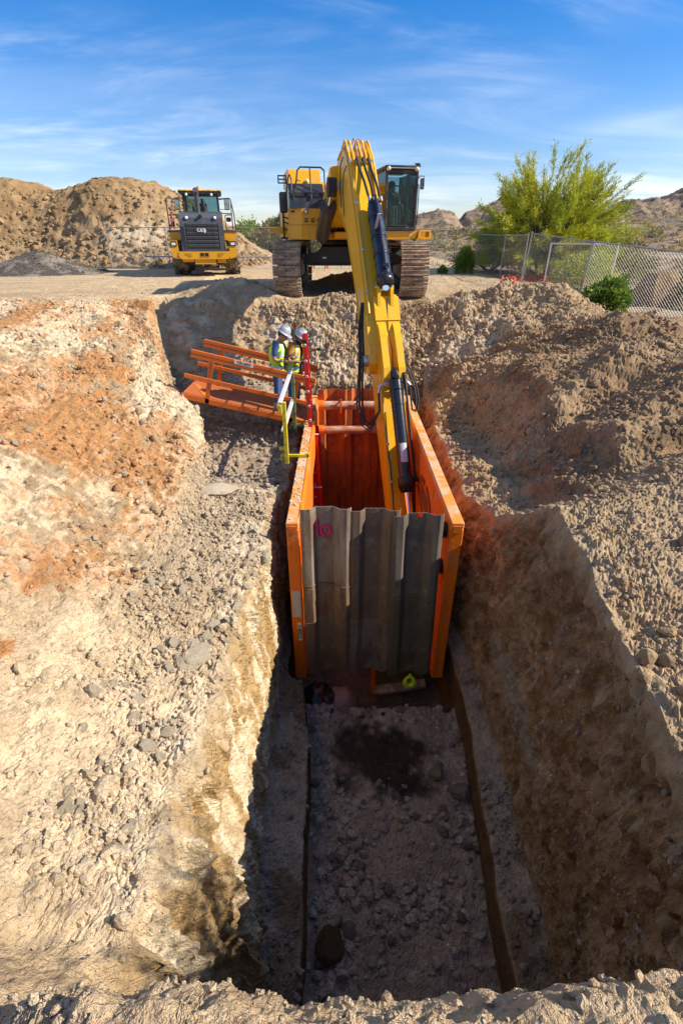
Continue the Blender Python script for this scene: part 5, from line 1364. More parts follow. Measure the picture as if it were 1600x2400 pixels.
# ------------------------------------------------------------------ things on the trench floor
st = MB(); st.tube([(0, 0, 0), (-.03, .05, .16), (-.035, .06, .24)], [.022, .018, .012], 8)
sto = st.build('stake', M['white']); sto.location = (1.16, 2.02, ground_z(1.16, 2.02) - .03); sto.rotation_euler = (R(-14), R(-6), 0); tag(sto, 'white plastic stake leaning on the near trench floor', 'stake')
P_, F_, off = [], [], 0
def lump(name, c, r_, sc, mat, seed, label, cat, amp=.3):
    bm_ = bmesh.new(); bmesh.ops.create_icosphere(bm_, subdivisions=4, radius=1.0)
    V = np.array([v.co[:] for v in bm_.verts]); F = np.array([[v.index for v in f.verts] for f in bm_.faces]); bm_.free()
    n = fbm(V[:, 0], V[:, 1], V[:, 2], .6, 4, seed, ridge=True); V = V * (1 + amp * n)[:, None] * np.array(sc) * r_
    o = link_mesh(name, np_mesh(name, V, F, mat, True), None, c); tag(o, label, cat); return o
lump('plastic_sheet', (-.42, 5.62, -5.35), .26, (1.0, 1.1, .8), M['blackplastic'], 401, 'crumpled black plastic sheet stuffed under the left front sheet', 'plastic sheet', .4)
lump('slurry_heap', (-.02, 5.62, -5.75), .36, (.9, 1.3, 1.35), M['slurry'], 405, 'pinkish slurry heap slumped under the front sheets', 'slurry heap', .12)
# ------------------------------------------------------------------ people
def hand(mb, wrist, direction, palm_n, r=.021, curl=.8, side=1):
    """palm, four bent fingers and a thumb"""
    w = Vector(wrist); d = Vector(direction).normalized(); n = Vector(palm_n); n = (n - d * n.dot(d)).normalized(); t = d.cross(n) * side
    mb.ball(w + d * .045, .040, 8, 6, (1, 1, 1)); pc = w + d * .06
    for k, L in enumerate((.070, .080, .074, .058)):
        b = w + d * .085 + t * (.030 - .020 * k)
        a1 = b + (d * math.cos(curl * .5) + n * math.sin(curl * .5)) * L * .5; a2 = a1 + (d * math.cos(curl * 1.3) + n * math.sin(curl * 1.3)) * L * .5
        mb.tube([b - d * .03, b, a1, a2], [.011, .011, .010, .008], 6)
    b = w + d * .04 + t * .034; mb.tube([b, b + (d * .5 + t * .7 + n * .3).normalized() * .035, b + (d * .9 + t * .35 + n * .5).normalized() * .065], [.013, .012, .009], 6)
def join_mesh(o, mb):
    t = mb.mesh('tmp', o.data.materials[0]); b_ = bmesh.new(); b_.from_mesh(o.data); b_.from_mesh(t); b_.to_mesh(o.data); b_.free(); bpy.data.meshes.remove(t)
    for p_ in o.data.polygons: p_.use_smooth = True
def person(loc, rz, label, p):
    root = thing('person', loc, label, 'person', p.get('group'), rz)
    root.rotation_euler = (Matrix.Rotation(rz, 3, 'Z') @ Matrix.Rotation(R(p.get('lean', 0)), 3, 'Y')).to_euler()
    # joints in a local frame: person faces +x, left is +y
    J = p['J']
    V = [Vector(J[k]) for k in ('pelvis', 'waist', 'chest', 'neck', 'head0', 'head1', 'shl', 'ell', 'wrl', 'shr', 'elr', 'wrr', 'hpl', 'knl', 'anl', 'hpr', 'knr', 'anr')]
    E = [(0, 1), (1, 2), (2, 3), (3, 4), (4, 5), (2, 6), (6, 7), (7, 8), (2, 9), (9, 10), (10, 11), (0, 12), (12, 13), (13, 14), (0, 15), (15, 16), (16, 17)]
    rad = [(.10, .13), (.09, .12), (.11, .14), .055, (.075, .07), (.082, .075), .06, .043, .031, .06, .043, .031, .085, .058, .042, .085, .058, .042]
    body = skin_body('body', V, E, rad, p['skin'], root, 2)
    hb = MB()
    hd = Vector(J['head1']); fd = Vector(p['look']).normalized(); upv = (hd - Vector(J['neck'])).normalized()
    sd_ = upv.cross(fd).normalized(); fu = fd.cross(sd_)
    hc = hd
    hb.ball(hc - fu * .01, .098, 14, 10, (1, .86, 1.15))
    hb.ball(hc + fd * .045 - fu * .075, .058, 10, 8, (1, 1, 1)); hb.ball(hc + fd * .105 - fu * .035, .021, 8, 6, (1.2, .7, 1.2))
    for s_ in (-1, 1): hb.ball(hc + sd_ * s_ * .088 - fu * .02, .028, 8, 6, (.7, .4, 1.1))
    join_mesh(body, hb)
    fm = MB()
    for s_ in (-1, 1): fm.ball(hc + fd * .088 + sd_ * s_ * .034, .012, 8, 6)
    fm.box(hc + fd * .098 - fu * .088, (.012, .045, .010), .003)
    fm.build('eyes', M['ink'], body)
    hb = MB()
    for key, (nrm, cu, sd2) in p['hands'].items():
        e_, w_ = Vector(J['el' + key]), Vector(J['wr' + key]); hand(hb, w_, w_ - e_, nrm, curl=cu, side=sd2)
    if 'handmat' in p: hb.build('gloves', p['handmat'], root)
    else: join_mesh(body, hb)
    # hair and beard
    hr = MB(); hr.ball(hc - fd * .018 + fu * .015, .103, 14, 8, (1, .9, 1.0))
    if p.get('beard'): hr.ball(hc + fd * .055 - fu * .095, .058, 10, 8, (1, 1.05, 1.0)); hr.ball(hc + fd * .02 - fu * .07, .075, 10, 8, (1, 1.1, .8))
    hr.build('hair', M['hair'], root)
    # clothes
    def sub(names, radii, edges, nm, mat): return skin_body(nm, [Vector(J[q]) if isinstance(q, str) else q for q in names], edges, radii, mat, root, 2)
    sub(['waist', 'chest', 'neck', 'shl', 'shr', Vector(J['shl']).lerp(Vector(J['ell']), .85), Vector(J['shr']).lerp(Vector(J['elr']), .85), 'pelvis'],
        [(.105, .145), (.11, .15), .062, .078, .078, .062, .062, (.11, .145)], [(7, 0), (0, 1), (1, 2), (1, 3), (1, 4), (3, 5), (4, 6)], 'shirt', p['shirt'])
    if not p.get('seated'):
        sub(['pelvis', 'hpl', 'knl', 'anl', 'hpr', 'knr', 'anr'], [(.12, .145), .105, .078, .068, .105, .078, .068], [(0, 1), (1, 2), (2, 3), (0, 4), (4, 5), (5, 6)], 'jeans', M['denim'])
        bt = MB()
        for k in ('anl', 'anr'):
            a = Vector(J[k]); bt.ball((a.x + .05, a.y, .05), .075, 12, 8, (1.75, .68, .72)); bt.cyl((a.x - .01, a.y, .04), (a.x - .01, a.y, .17), .062, n=12); bt.box((a.x + .04, a.y, .015), (.27, .10, .03), .01)
        bt.build('boots', M['boot'], root)
    else:
        sub(['pelvis', 'hpl', 'knl', 'anl', 'hpr', 'knr', 'anr'], [(.12, .145), .105, .078, .068, .105, .078, .068], [(0, 1), (1, 2), (2, 3), (0, 4), (4, 5), (5, 6)], 'trousers', M['seat'])
        cp = MB(); cp.lathe([(.10, .0), (.106, .03), (.095, .08), (.06, .11), (.001, .12)], hc + fu * .03, fu, 14); cp.prism([(.06, -.08), (.19, -.06), (.20, .06), (.06, .08)], .0, .014, 'xy')
        n0 = len(cp.v) - 8
        mt = Matrix((fd, sd_, fu)).transposed()
        for i in range(n0, len(cp.v)): q = mt @ Vector(cp.v[i]); cp.v[i] = tuple(q + hc + fu * .035)
        cp.build('cap', M['seat'], root); return root
    # hi-vis vest: open in front, with tape
    c0, c1, c2 = Vector(J['pelvis']), Vector(J['waist']), Vector(J['chest']); nk = Vector(J['neck'])
    levels = [(c0 - Vector((0, 0, .07)), .175, .215), (c0.lerp(c1, .6), .16, .20), (c1.lerp(c2, .4), .172, .212), (c2, .180, .225), (c2.lerp(nk, .45), .135, .185), (c2.lerp(nk, .78), .095, .125)]
    n = 28; gap = p.get('gap', 24)
    def ring(c, a, b, grow=0.0):
        return [c + Vector(((a + grow) * math.cos(R(gap + (360 - 2 * gap) * k / n)), (b + grow) * math.sin(R(gap + (360 - 2 * gap) * k / n)), 0)) for k in range(n + 1)]
    mv = MB()
    def shell(mb, lv, grow):
        P = []
        for (c, a, b) in lv: P += ring(c, a, b, grow)
        F = [(i * (n + 1) + k, i * (n + 1) + k + 1, (i + 1) * (n + 1) + k + 1, (i + 1) * (n + 1) + k) for i in range(len(lv) - 1) for k in range(n)]
        mb.add(P, F, True)
    shell(mv, levels, 0.0); shell(mv, levels, -.006)
    vest = mv.build('vest', M['hivis'], root)
    tp = MB()
    def lerp_level(t):
        i = min(len(levels) - 2, int(t)); f = t - i; a, b = levels[i], levels[i + 1]
        return (a[0].lerp(b[0], f), a[1] * (1 - f) + b[1] * f, a[2] * (1 - f) + b[2] * f)
    for t0, t1 in ((.35, .75), (2.0, 2.32)): shell(tp, [lerp_level(t0), lerp_level((t0 + t1) / 2), lerp_level(t1)], .006)
    for s_ in (-1, 1):
        P = []; F = []
        for t in np.linspace(2.3, 4.9, 9):
            c, a, b = lerp_level(t)
            for ang in (34, 50): P.append(c + Vector(((a + .007) * math.cos(R(ang)), s_ * (b + .007) * math.sin(R(ang)), 0)))
        for i in range(8): F.append((2 * i, 2 * i + 1, 2 * i + 3, 2 * i + 2))
        tp.add(P, F, True)
    tp.build('reflective_tape', M['reflect'], vest)
    if p.get('orange_edge'):
        oe = MB()
        for s_ in (-1, 1):
            for a0, a1 in ((28, 34), (50, 57)):
                P = []; F = []
                for t in np.linspace(2.3, 4.9, 9):
                    c, a, b = lerp_level(t)
                    for ang in (a0, a1): P.append(c + Vector(((a + .0075) * math.cos(R(ang)), s_ * (b + .0075) * math.sin(R(ang)), 0)))
                for i in range(8): F.append((2 * i, 2 * i + 1, 2 * i + 3, 2 * i + 2))
                oe.add(P, F, True)
        oe.build('orange_tape', M['orangetape'], vest)
    # hard hat
    hh = MB(); ax = (fu - fd * .05).normalized(); o_ = hc + fu * .045
    hh.lathe([(.118, -.01), (.145, .0), (.143, .010), (.122, .014), (.119, .05), (.106, .09), (.082, .122), (.05, .142), (.001, .15)], o_, ax, 24)
    pts = [o_ + ax * .004 + fd * (.11 + .075 * math.cos(a)) + sd_ * (.095 * math.sin(a)) for a in [R(-90 + 180 * k / 10) for k in range(11)]]
    hh.add([q + ax * .004 for q in pts] + [q - ax * .006 for q in pts], [tuple(range(11)), tuple(range(11, 22))[::-1]] + [(i, i + 1, 12 + i, 11 + i) for i in range(10)])
    hat = hh.build('hard_hat', M['hat'], root)
    rg = MB()
    for s_ in (-.045, 0, .045):
        rg.tube([o_ + fd * math.cos(a) * .119 * (1 if s_ == 0 else .93) + ax * (.012 + math.sin(a) * .140 * (1 if s_ == 0 else .97)) + sd_ * s_ for a in [R(12 + 156 * k / 10) for k in range(11)]], .009, 6)
    rg.build('hat_ridge', M['hat'], hat)
    return root
deck_z = lambda x_: -1.58 + (x_ + 2.0) * math.tan(GA)
J1 = dict(pelvis=(0, 0, .90), waist=(-.01, 0, 1.05), chest=(.0, 0, 1.27), neck=(.03, 0, 1.42), head0=(.07, 0, 1.48), head1=(.10, .0, 1.555),
          shl=(.0, .19, 1.36), ell=(.02, .27, 1.10), wrl=(.26, .15, 1.08), shr=(.0, -.19, 1.36), elr=(-.01, -.27, 1.09), wrr=(.25, -.14, 1.06),
          hpl=(0, .09, .86), knl=(.02, .10, .47), anl=(-.02, .11, .10), hpr=(.0, -.09, .86), knr=(.03, -.10, .47), anr=(.04, -.12, .10))
w1 = person((-1.42, 10.38, deck_z(-1.42) + .01), R(-8), 'person in blue shirt, vest and hard hat looking at a held phone', dict(lean=5, J=J1, look=(.85, -.05, -.52), skin=M['skin'], shirt=M['blueshirt'], hands={'l': ((0, -.4, .9), 1.0, -1), 'r': ((0, .4, .9), 1.0, 1)}))
J2 = dict(J1); J2.update(head1=(.10, 0, 1.53), head0=(.07, 0, 1.46), ell=(.16, .28, 1.22), wrl=(.40, .24, 1.30), wrr=(.22, -.10, 1.06), knl=(.05, .12, .47), anl=(.06, .14, .10))
w2 = person((-1.13, 10.72, deck_z(-1.13) + .01), R(-24), 'bearded person in orange edged vest and hard hat by the red ladder', dict(lean=7, J=J2, look=(.84, -.1, -.5), skin=M['skin_dark'], shirt=M['tanshirt'], beard=True, orange_edge=True, gap=20, handmat=M['glove'], hands={'l': ((0, -.5, -.8), .7, -1), 'r': ((0, .4, .9), 1.0, 1)}))
ph = MB(); ph.box((0, 0, 0), (.085, .17, .012), .004); pho = ph.build('phone', M['ink']); pho.location = (-1.10, 10.33, deck_z(-1.42) + 1.13); pho.rotation_euler = (R(10), R(-28), R(-60)); tag(pho, 'black phone held by the person in the blue shirt', 'phone')
# operator in the excavator cab
J3 = dict(pelvis=(0, 0, .10), waist=(-.03, 0, .24), chest=(-.05, 0, .45), neck=(-.03, 0, .60), head0=(-.01, 0, .65), head1=(.0, 0, .72), shl=(-.04, .17, .54), ell=(.05, .24, .30), wrl=(.26, .24, .27), shr=(-.04, -.17, .54), elr=(.05, -.24, .30), wrr=(.26, -.24, .27),
          hpl=(.02, .09, .08), knl=(.38, .12, .13), anl=(.44, .12, -.24), hpr=(.02, -.09, .08), knr=(.38, -.12, .13), anr=(.44, -.12, -.24))
oc = EXO + (H @ Vector((.80, -1.58, 2.03)))
# the head is turned towards the viewer's right, the body faces the windscreen
person(oc, R(-90) + YAW, 'person in dark cap and green shirt seated in the excavator cab', dict(J=J3, look=(.35, .93, -.1), skin=M['skin_dark'], shirt=M['greenshirt'], seated=True, beard=True, hands={'l': ((0, 0, -1), .9, -1), 'r': ((0, 0, -1), .9, 1)}))
# ------------------------------------------------------------------ wheel loader
wlr = thing('wheel_loader', (-6.12, 24.9, 0), 'yellow wheel loader parked with its dark grey rear grille towards the trench', 'wheel loader', None, R(11.5))
wlr.scale = (.95, .95, .97)
def LB_(): return MB()
# wheels
wr, ww = .86, .70
tyre = MB()
prof = [(wr * .52, -ww * .42), (wr * .80, -ww * .5), (wr * .95, -ww * .46), (wr, -ww * .38), (wr, ww * .38), (wr * .95, ww * .46), (wr * .80, ww * .5), (wr * .52, ww * .42)]
tyre.lathe(prof, (0, 0, 0), (1, 0, 0), 48)
for k in range(20):
    for sx in (-1, 1):
        a0 = 2 * math.pi * (k + (.5 if sx > 0 else 0)) / 20
        P = []
        for (xx, da) in ((.02, .12), (.15, .0), (.24, .09), (.36, -.03)):
            for q in (-.055, .055):
                for rr in (wr - .02, wr + .045 if xx < .33 else wr + .005):
                    a = a0 + da + q; P.append((sx * xx, rr * math.cos(a), rr * math.sin(a)))
        F = []
        for i in range(3):
            b = 4 * i
            F += [(b + 1, b + 5, b + 7, b + 3), (b, b + 1, b + 5, b + 4)[::-1], (b + 2, b + 3, b + 7, b + 6)]
        F += [(0, 1, 3, 2), (12, 13, 15, 14)]
        tyre.add(P, F)
tyre_me = tyre.mesh('tyre', M['tyre'])
rim = MB(); rim.lathe([(.001, -.05), (.16, -.06), (.2, .02), (.36, .06), (.42, -.12), (.45, -.3)], (0, 0, 0), (-1, 0, 0), 32); rim.lathe([(.001, .05), (.16, .06), (.2, -.02), (.36, -.06), (.42, .12), (.45, .3)], (0, 0, 0), (-1, 0, 0), 32); rim_me = rim.mesh('rim', M['yellow'])
for xw, yw in ((-1.17, 0), (1.17, 0), (-1.17, 3.45), (1.17, 3.45)):
    t = bpy.data.objects.new('wheel', None); COL.objects.link(t); t.parent = wlr; t.location = (xw, yw, wr + .02)
    link_mesh('tyre', tyre_me, t); link_mesh('rim', rim_me, t)
# rear frame, counterweight bumper
m = LB_()
m.prism([(-1.02, .70), (1.02, .70), (1.12, .80), (1.12, 1.0), (-1.12, 1.0), (-1.12, .80)], -1.72, -.7, 'xz')
m.prism([(-1.38, .78), (-1.1, .70), (-1.1, 1.0), (-1.12, 1.42), (-1.42, 1.42), (-1.42, .9)], -1.70, -1.05, 'xz'); m.prism([(1.38, .78), (1.1, .70), (1.1, 1.0), (1.12, 1.42), (1.42, 1.42), (1.42, .9)], -1.70, -1.05, 'xz')
bp = m.build('rear_bumper', M['yellow'], wlr)
m = LB_(); m.span((-.46, -1.66, .50), (.46, -1.0, .70)); m.span((-1.0, -1.5, .58), (-.5, -1.0, .70)); m.span((.5, -1.3, .52), (.9, -1.0, .72)); m.build('hitch_block', M['yellow'], wlr)
m = LB_(); m.span((-.19, -1.73, .80), (.17, -1.715, .94)); m.build('hitch_opening', M['black'], bp)
m = LB_(); m.span((-.02, -1.738, .80), (.0, -1.725, .94)); m.span((-.24, -1.736, .79), (.22, -1.726, .80)); m.build('hitch_pin', M['yellow'], bp)
for sx in (-1, 1):
    m = LB_(); m.prism([(sx * .88, .92), (sx * .60, .94), (sx * .55, .80), (sx * .68, .76)], -1.728, -1.716, 'xz')
    m.build('tow_pocket', paint('shaded_pocket_paint', (.42, .22, .012), amt=.3), bp)
for sx in (-1, 1):
    m = LB_(); m.span((sx * 1.27 - .13, -1.725, 1.20), (sx * 1.27 + .13, -1.71, 1.39))
    m.build('lamp_housing', M['black'], bp)
for sx in (-1, 1):
    m = LB_(); m.span((sx * 1.27 - .085, -1.735, 1.24), (sx * 1.27 + .085, -1.727, 1.34))
    m.build('rear_lamp', M['lampw'], bp)
m = LB_(); m.span((-1.2, -1.712, .80), (-1.10, -1.704, .83)); m.build('reflector', M['extinguisher'], bp)
m = LB_(); m.span((-.75, -1.0, .45), (.75, 1.6, .95)); m.span((-.4, 1.6, .5), (.4, 3.6, 1.1)); m.cyl((-1.0, 0, .86), (1.0, 0, .86), .2); m.cyl((-1.0, 3.45, .86), (1.0, 3.45, .86), .2)
for k in range(6): m.tube([(.55 + .06 * k, -1.2, .35 + .05 * (k % 2)), (.55 + .06 * k, -1.15, .75)], .025, 6)
m.build('chassis', M['trackdark'], wlr)
# engine hood with louvred grille
m = LB_()
m.prism([(-1.66, 1.02), (-.2, 1.02), (-.2, 2.48), (-.55, 2.52), (-1.2, 2.42), (-1.50, 2.26), (-1.60, 1.95)], -.93, .93, 'yz')
hood = m.build('hood', M['grey_panel'], wlr)
m = LB_(); m.prism([(-.5, 1.02), (.9, 1.02), (.9, 2.56), (-.2, 2.52), (-.9, 2.46), (-1.0, 2.40)], -.935, .935, 'yz'); m.span((-.945, -.6, 1.02), (.945, .8, 2.35)); m.build('hood_side', M['yellow'], wlr)
m = LB_()
m.prism([(-.71, 1.12), (.71, 1.12), (.71, 2.06), (-.71, 2.06)], -1.664, -1.652, 'xz')
gb = m.build('grille', M['black'], hood)
sl = MB(); sl.box((0, 0, 0), (1.34, .05, .118), .012, rot=(R(14), 0, 0)); sl_me = sl.mesh('grille_slat', M['grey_panel'])
for k in range(6): link_mesh('grille_slat', sl_me, gb, (0, -1.672 + .008 * (k > 3), 1.21 + .157 * k))
for sx in (-1, 1): m = LB_(); m.span((sx * .73 - .02, -1.69, 1.12), (sx * .73 + .02, -1.64, 2.08), .01); m.build('grille_frame', M['grey_panel'], gb)
for sx in (-.60, .60):
    m = LB_(); m.lathe([(.001, .06), (.075, .055), (.095, .0), (.095, -.08)], (sx, -1.50, 2.25), (0, -1, .2), 18)
    m.build('lamp_rim', M['black'], hood)
for sx in (-.60, .60):
    m = LB_(); m.lathe([(.001, .075), (.06, .07), (.07, .05)], (sx, -1.50, 2.25), (0, -1, .2), 18)
    m.build('rear_lamp', M['lampw'], hood)
m = LB_(); m.cyl((0, -1.42, 2.30), (0, -1.60, 2.33), .06, n=12); m.box((0, -1.44, 2.33), (.16, .2, .06), .02); m.build('camera', M['black'], hood)
# badge on the grille
m = LB_()
m.prism([(.09, 1.70), (.14, 1.70), (.18, 1.75), (.18, 1.80), (.14, 1.85), (.09, 1.85), (.125, 1.85), (.15, 1.81), (.15, 1.74), (.125, 1.70)][:6], -1.725, -1.72, 'xz'); m.build('badge', M['white'], gb)
text_mesh('lettering', 'CAT', .17, M['white'], gb, Matrix.Translation((-.03, -1.722, 1.80)) @ Matrix.Rotation(R(90), 4, 'X'), .003, 1.05, .006)
m = LB_(); m.prism([(-.03, 1.735), (.04, 1.735), (.005, 1.80)], -1.728, -1.7265, 'xz'); m.build('badge_triangle', M['white'], gb)
# exhaust
m = LB_(); m.tube([(-.10, -.75, 2.45), (-.10, -.75, 3.10), (-.10, -.78, 3.22), (-.10, -.88, 3.30)], [.10, .10, .115, .12], 16); m.build('exhaust', M['grey_panel'], hood)
m = LB_(); m.cyl((.16, -.45, 2.48), (.16, -.45, 2.72), .15, n=16); m.cyl((.14, -.45, 2.72), (.14, -.45, 3.0), .09, n=12); m.build('air_cleaner', M['black'], hood)
# fenders and platforms
for sx in (-1, 1):
    m = LB_(); m.prism([(sx * .94, 1.74), (sx * 1.50, 1.72), (sx * 1.50, 1.80), (sx * .94, 1.82)], -.95, 2.0, 'xz')
    m.build('walkway', M['grey_panel'], wlr)
for sx in (-1, 1):
    m = LB_(); m.prism([(sx * .94, 1.42), (sx * 1.46, 1.42), (sx * 1.46, 1.735), (sx * .94, 1.735)], -.93, -.86, 'xz'); m.prism([(sx * .94, 1.05), (sx * .99, 1.05), (sx * .99, 1.735), (sx * .94, 1.735)], -.9, 1.8, 'xz')
    m.build('fender', M['yellow'], wlr)
# cab
m = LB_(); cy0, cy1, cz0, cz1 = .95, 2.5, 1.85, 3.28
for px_, py_, w_ in ((-.80, cy0, .09), (.80, cy0, .09), (-.80, cy1, .08), (.80, cy1, .08), (.80, 1.75, .07), (-.80, 1.75, .07)): m.beam((px_, py_, cz0), (px_ * .97, py_, cz1), w_, w_, .015)
m.span((-.84, cy0 - .04, cz0 - .2), (.84, cy1 + .04, cz0 + .04)); m.span((-.82, cy0 - .03, cz1 - .10), (.82, cy0 + .03, cz1)); m.span((-.82, cy0 - .03, 2.46), (.82, cy0 + .03, 2.56))
lc = m.build('cab', M['black'], wlr)
m = LB_(); m.prism([(-.98, 3.30), (-.90, 3.24), (.90, 3.24), (.98, 3.30), (.98, 3.36), (-.98, 3.36)], cy0 - .16, cy1 + .25, 'xz'); rf = m.build('roof', M['black'], lc)
m = LB_()
rs_ = random.Random(9)
for k in range(9):
    x0_ = -.98 + k * .218
    m.span((x0_, cy0 - .18, 3.362), (x0_ + .20, cy1 + .25, 3.395 + rs_.uniform(0, .03)), .01)
m.build('roof_panel', M['yellow'], rf)
for sx in (-.62, .52):
    m = LB_(); m.lathe([(.001, .03), (.05, .03), (.06, 0), (.06, -.05)], (sx, cy0 - .18, 3.22), (0, -1, -.15), 12)
    m.build('roof_lamp', M['lampw'], rf)
m = LB_(); m.cyl((-.06, cy0 + .1, 3.38), (-.06, cy0 + .1, 3.55), .075, n=14); m.build('beacon', M['amber'], rf)
m = LB_(); m.span((-.76, cy0 - .012, 2.56), (.76, cy0 - .004, cz1 - .1)); m.span((-.76, cy1 - .004, cz0 + .1), (.76, cy1 + .004, cz1 - .05))
for sx in (-1, 1): m.span((sx * .795 - .004, cy0 + .05, cz0 + .1), (sx * .795 + .004, cy1 - .05, cz1 - .05))
m.build('window', M['glass'], lc)
m = LB_(); m.box((.0, 1.75, 2.25), (.5, .5, .14), .04); m.box((0, 1.5, 2.6), (.48, .14, .62), .05); m.box((-.42, 1.95, 2.55), (.1, .2, .5), .03); m.build('seat', M['seat'], lc)
m = LB_(); m.box((0, 2.35, 2.2), (1.0, .2, .4), .05); m.tube([(0, 2.25, 2.4), (0, 2.15, 2.62)], .03, 8); m.lathe([(.17, -.012), (.19, 0), (.17, .012)], (0, 2.14, 2.64), (0, -.5, .85), 20); m.build('console', M['grey_panel'], lc)
# rails, mirrors, ladder
m = LB_()
m.tube([(-1.42, -.70, 1.80), (-1.42, -.70, 2.95), (-1.36, -.70, 3.0), (-.92, .2, 3.0), (-.80, .4, 2.9), (-.78, .5, 2.5)], .026, 8); m.tube([(-1.42, -.70, 2.38), (-.95, -.70, 2.38)], .02, 6); m.tube([(-.80, .6, 1.85), (-.80, .6, 2.86), (-.72, .8, 2.9)], .024, 6)
m.tube([(1.36, -.5, 1.82), (1.36, -.5, 2.98), (1.30, -.5, 3.02), (.78, .5, 3.04)], .026, 8); m.tube([(1.36, -.5, 2.98), (1.48, .5, 2.4), (1.50, .9, 1.15)], .024, 8); m.tube([(1.36, -.5, 2.45), (.9, -.3, 2.46)], .018, 6); m.tube([(1.05, -.4, 1.82), (1.05, -.4, 2.36), (1.12, -.4, 2.40), (1.34, -.45, 2.40)], .02, 6)
m.build('handrail', M['black'], wlr)
m = LB_(); m.tube([(-.85, 2.5, 3.15), (-1.15, 2.45, 3.2), (-1.15, 2.45, 2.75)], .018, 6); m.tube([(.85, 2.5, 3.12), (1.12, 2.45, 3.15), (1.2, 2.45, 2.7), (.85, 2.5, 2.72)], .018, 6); m.build('mirror_arm', M['black'], wlr)
for xq in (-1.2, 1.2):
    m = LB_(); m.box((xq, 2.4, 2.93), (.26, .09, .50), .04); mi_ = m.build('mirror', M['black'], wlr)
    m = LB_(); m.span((xq - .105, 2.345, 2.72), (xq + .105, 2.352, 3.14)); m.build('mirror_glass', M['mirrorglass'], mi_)
m = LB_(); m.box((1.2, -.42, 2.22), (.22, .14, .17), .03); m.build('work_light', M['black'], wlr)
m = LB_(); m.lathe([(.001, 0), (.075, .0), (.08, .03), (.08, .36), (.05, .42), (.03, .44), (.03, .5), (.001, .51)], (-1.26, -.72, 1.93), (0, 0, 1), 16); m.box((-1.27, -.74, 2.46), (.12, .04, .04)); m.build('fire_extinguisher', M['extinguisher'], wlr)
m = LB_(); m.box((-1.24, -.803, 2.18), (.09, .012, .11)); m.build('label_plate', M['white'], wlr)
m = LB_()
for k in range(4): m.span((1.3, .55, .5 + .32 * k), (1.5, 1.0, .53 + .32 * k))
m.build('step', M['grey_panel'], wlr)
# lift arms and bucket ahead of the machine
m = LB_()
for sx in (-.62, .62): m.prism([(2.9, 1.6), (3.1, 2.0), (4.2, 1.6), (5.6, .55), (5.5, .35), (4.1, 1.2)], sx - .08, sx + .08, 'yz')
m.span((-.75, 2.9, .9), (.75, 3.4, 1.9)); m.build('lift_arm', M['yellow'], wlr)
m = LB_(); m.prism([(5.5, .1), (5.6, .95), (5.9, 1.25), (6.0, 1.2), (5.75, .8), (5.8, .25), (6.9, .12), (6.9, .08), (5.6, .05)], -1.5, 1.5, 'yz'); m.build('bucket', M['yellow'], wlr)
# ------------------------------------------------------------------ desert beyond, hills, heaps
M['desert'] = soil_mat('desert_plain_soil', 1.0, False, (.44, .34, .23), .35)
def ring_plane():
    X0, X1, Y0, Y1, Z = -37, 37, -2.8, 59, -1.0
    B = 4000; V = []; F = []
    xs_ = [-B, X0, X1, B]; ys_ = [-B, Y0, Y1, B]
    for yq in ys_:
        for xq in xs_: V.append((xq, yq, Z))
    for j in range(3):
        for i in range(3):
            if i == 1 and j == 1: continue
            F.append((j * 4 + i, j * 4 + i + 1, (j + 1) * 4 + i + 1, (j + 1) * 4 + i))
    tag(link_mesh('desert_plain', np_mesh('desert_plain', V, F, M['desert'], False)), kind='structure')
ring_plane()
def heap(name, xr, yr, hfun, nx, ny, mat, kind=None, label=None, cat=None, z0=-.25, amp=.1, colf=None, sc=1.0):
    xs_ = np.linspace(xr[0], xr[1], nx); ys_ = np.linspace(yr[0], yr[1], ny); X, Y = np.meshgrid(xs_, ys_)
    Hh = hfun(X, Y)
    m_ = sstep(.0, .6, Hh - z0)
    Z = Hh + m_ * amp * (fbm(X, Y, Hh * 0, 2.2 * sc, 5, 501, ridge=True) * 1.1 + fbm(X, Y, Hh, .6 * sc, 4, 517) * .6 + fbm(X, Y, Hh, .22 * sc, 3, 519) * .35)
    Xd = X + m_ * amp * .6 * fbm(X, Y, Z * 1.0, .7 * sc, 3, 541); Yd = Y - m_ * amp * .9 * fbm(X, Y, Z, .8 * sc, 4, 531, ridge=True)
    V = np.stack([Xd, Yd, Z], -1).reshape(-1, 3); i_ = np.arange(nx * ny).reshape(ny, nx)
    F = np.stack([i_[:-1, :-1], i_[:-1, 1:], i_[1:, 1:], i_[1:, :-1]], -1).reshape(-1, 4)
    col = colf(Xd, Yd, Z).reshape(-1, 3) if colf else None
    o = link_mesh(name, np_mesh(name, V, F, mat, True, col)); tag(o, label, cat, None, kind); return o, (Xd, Yd, Z)
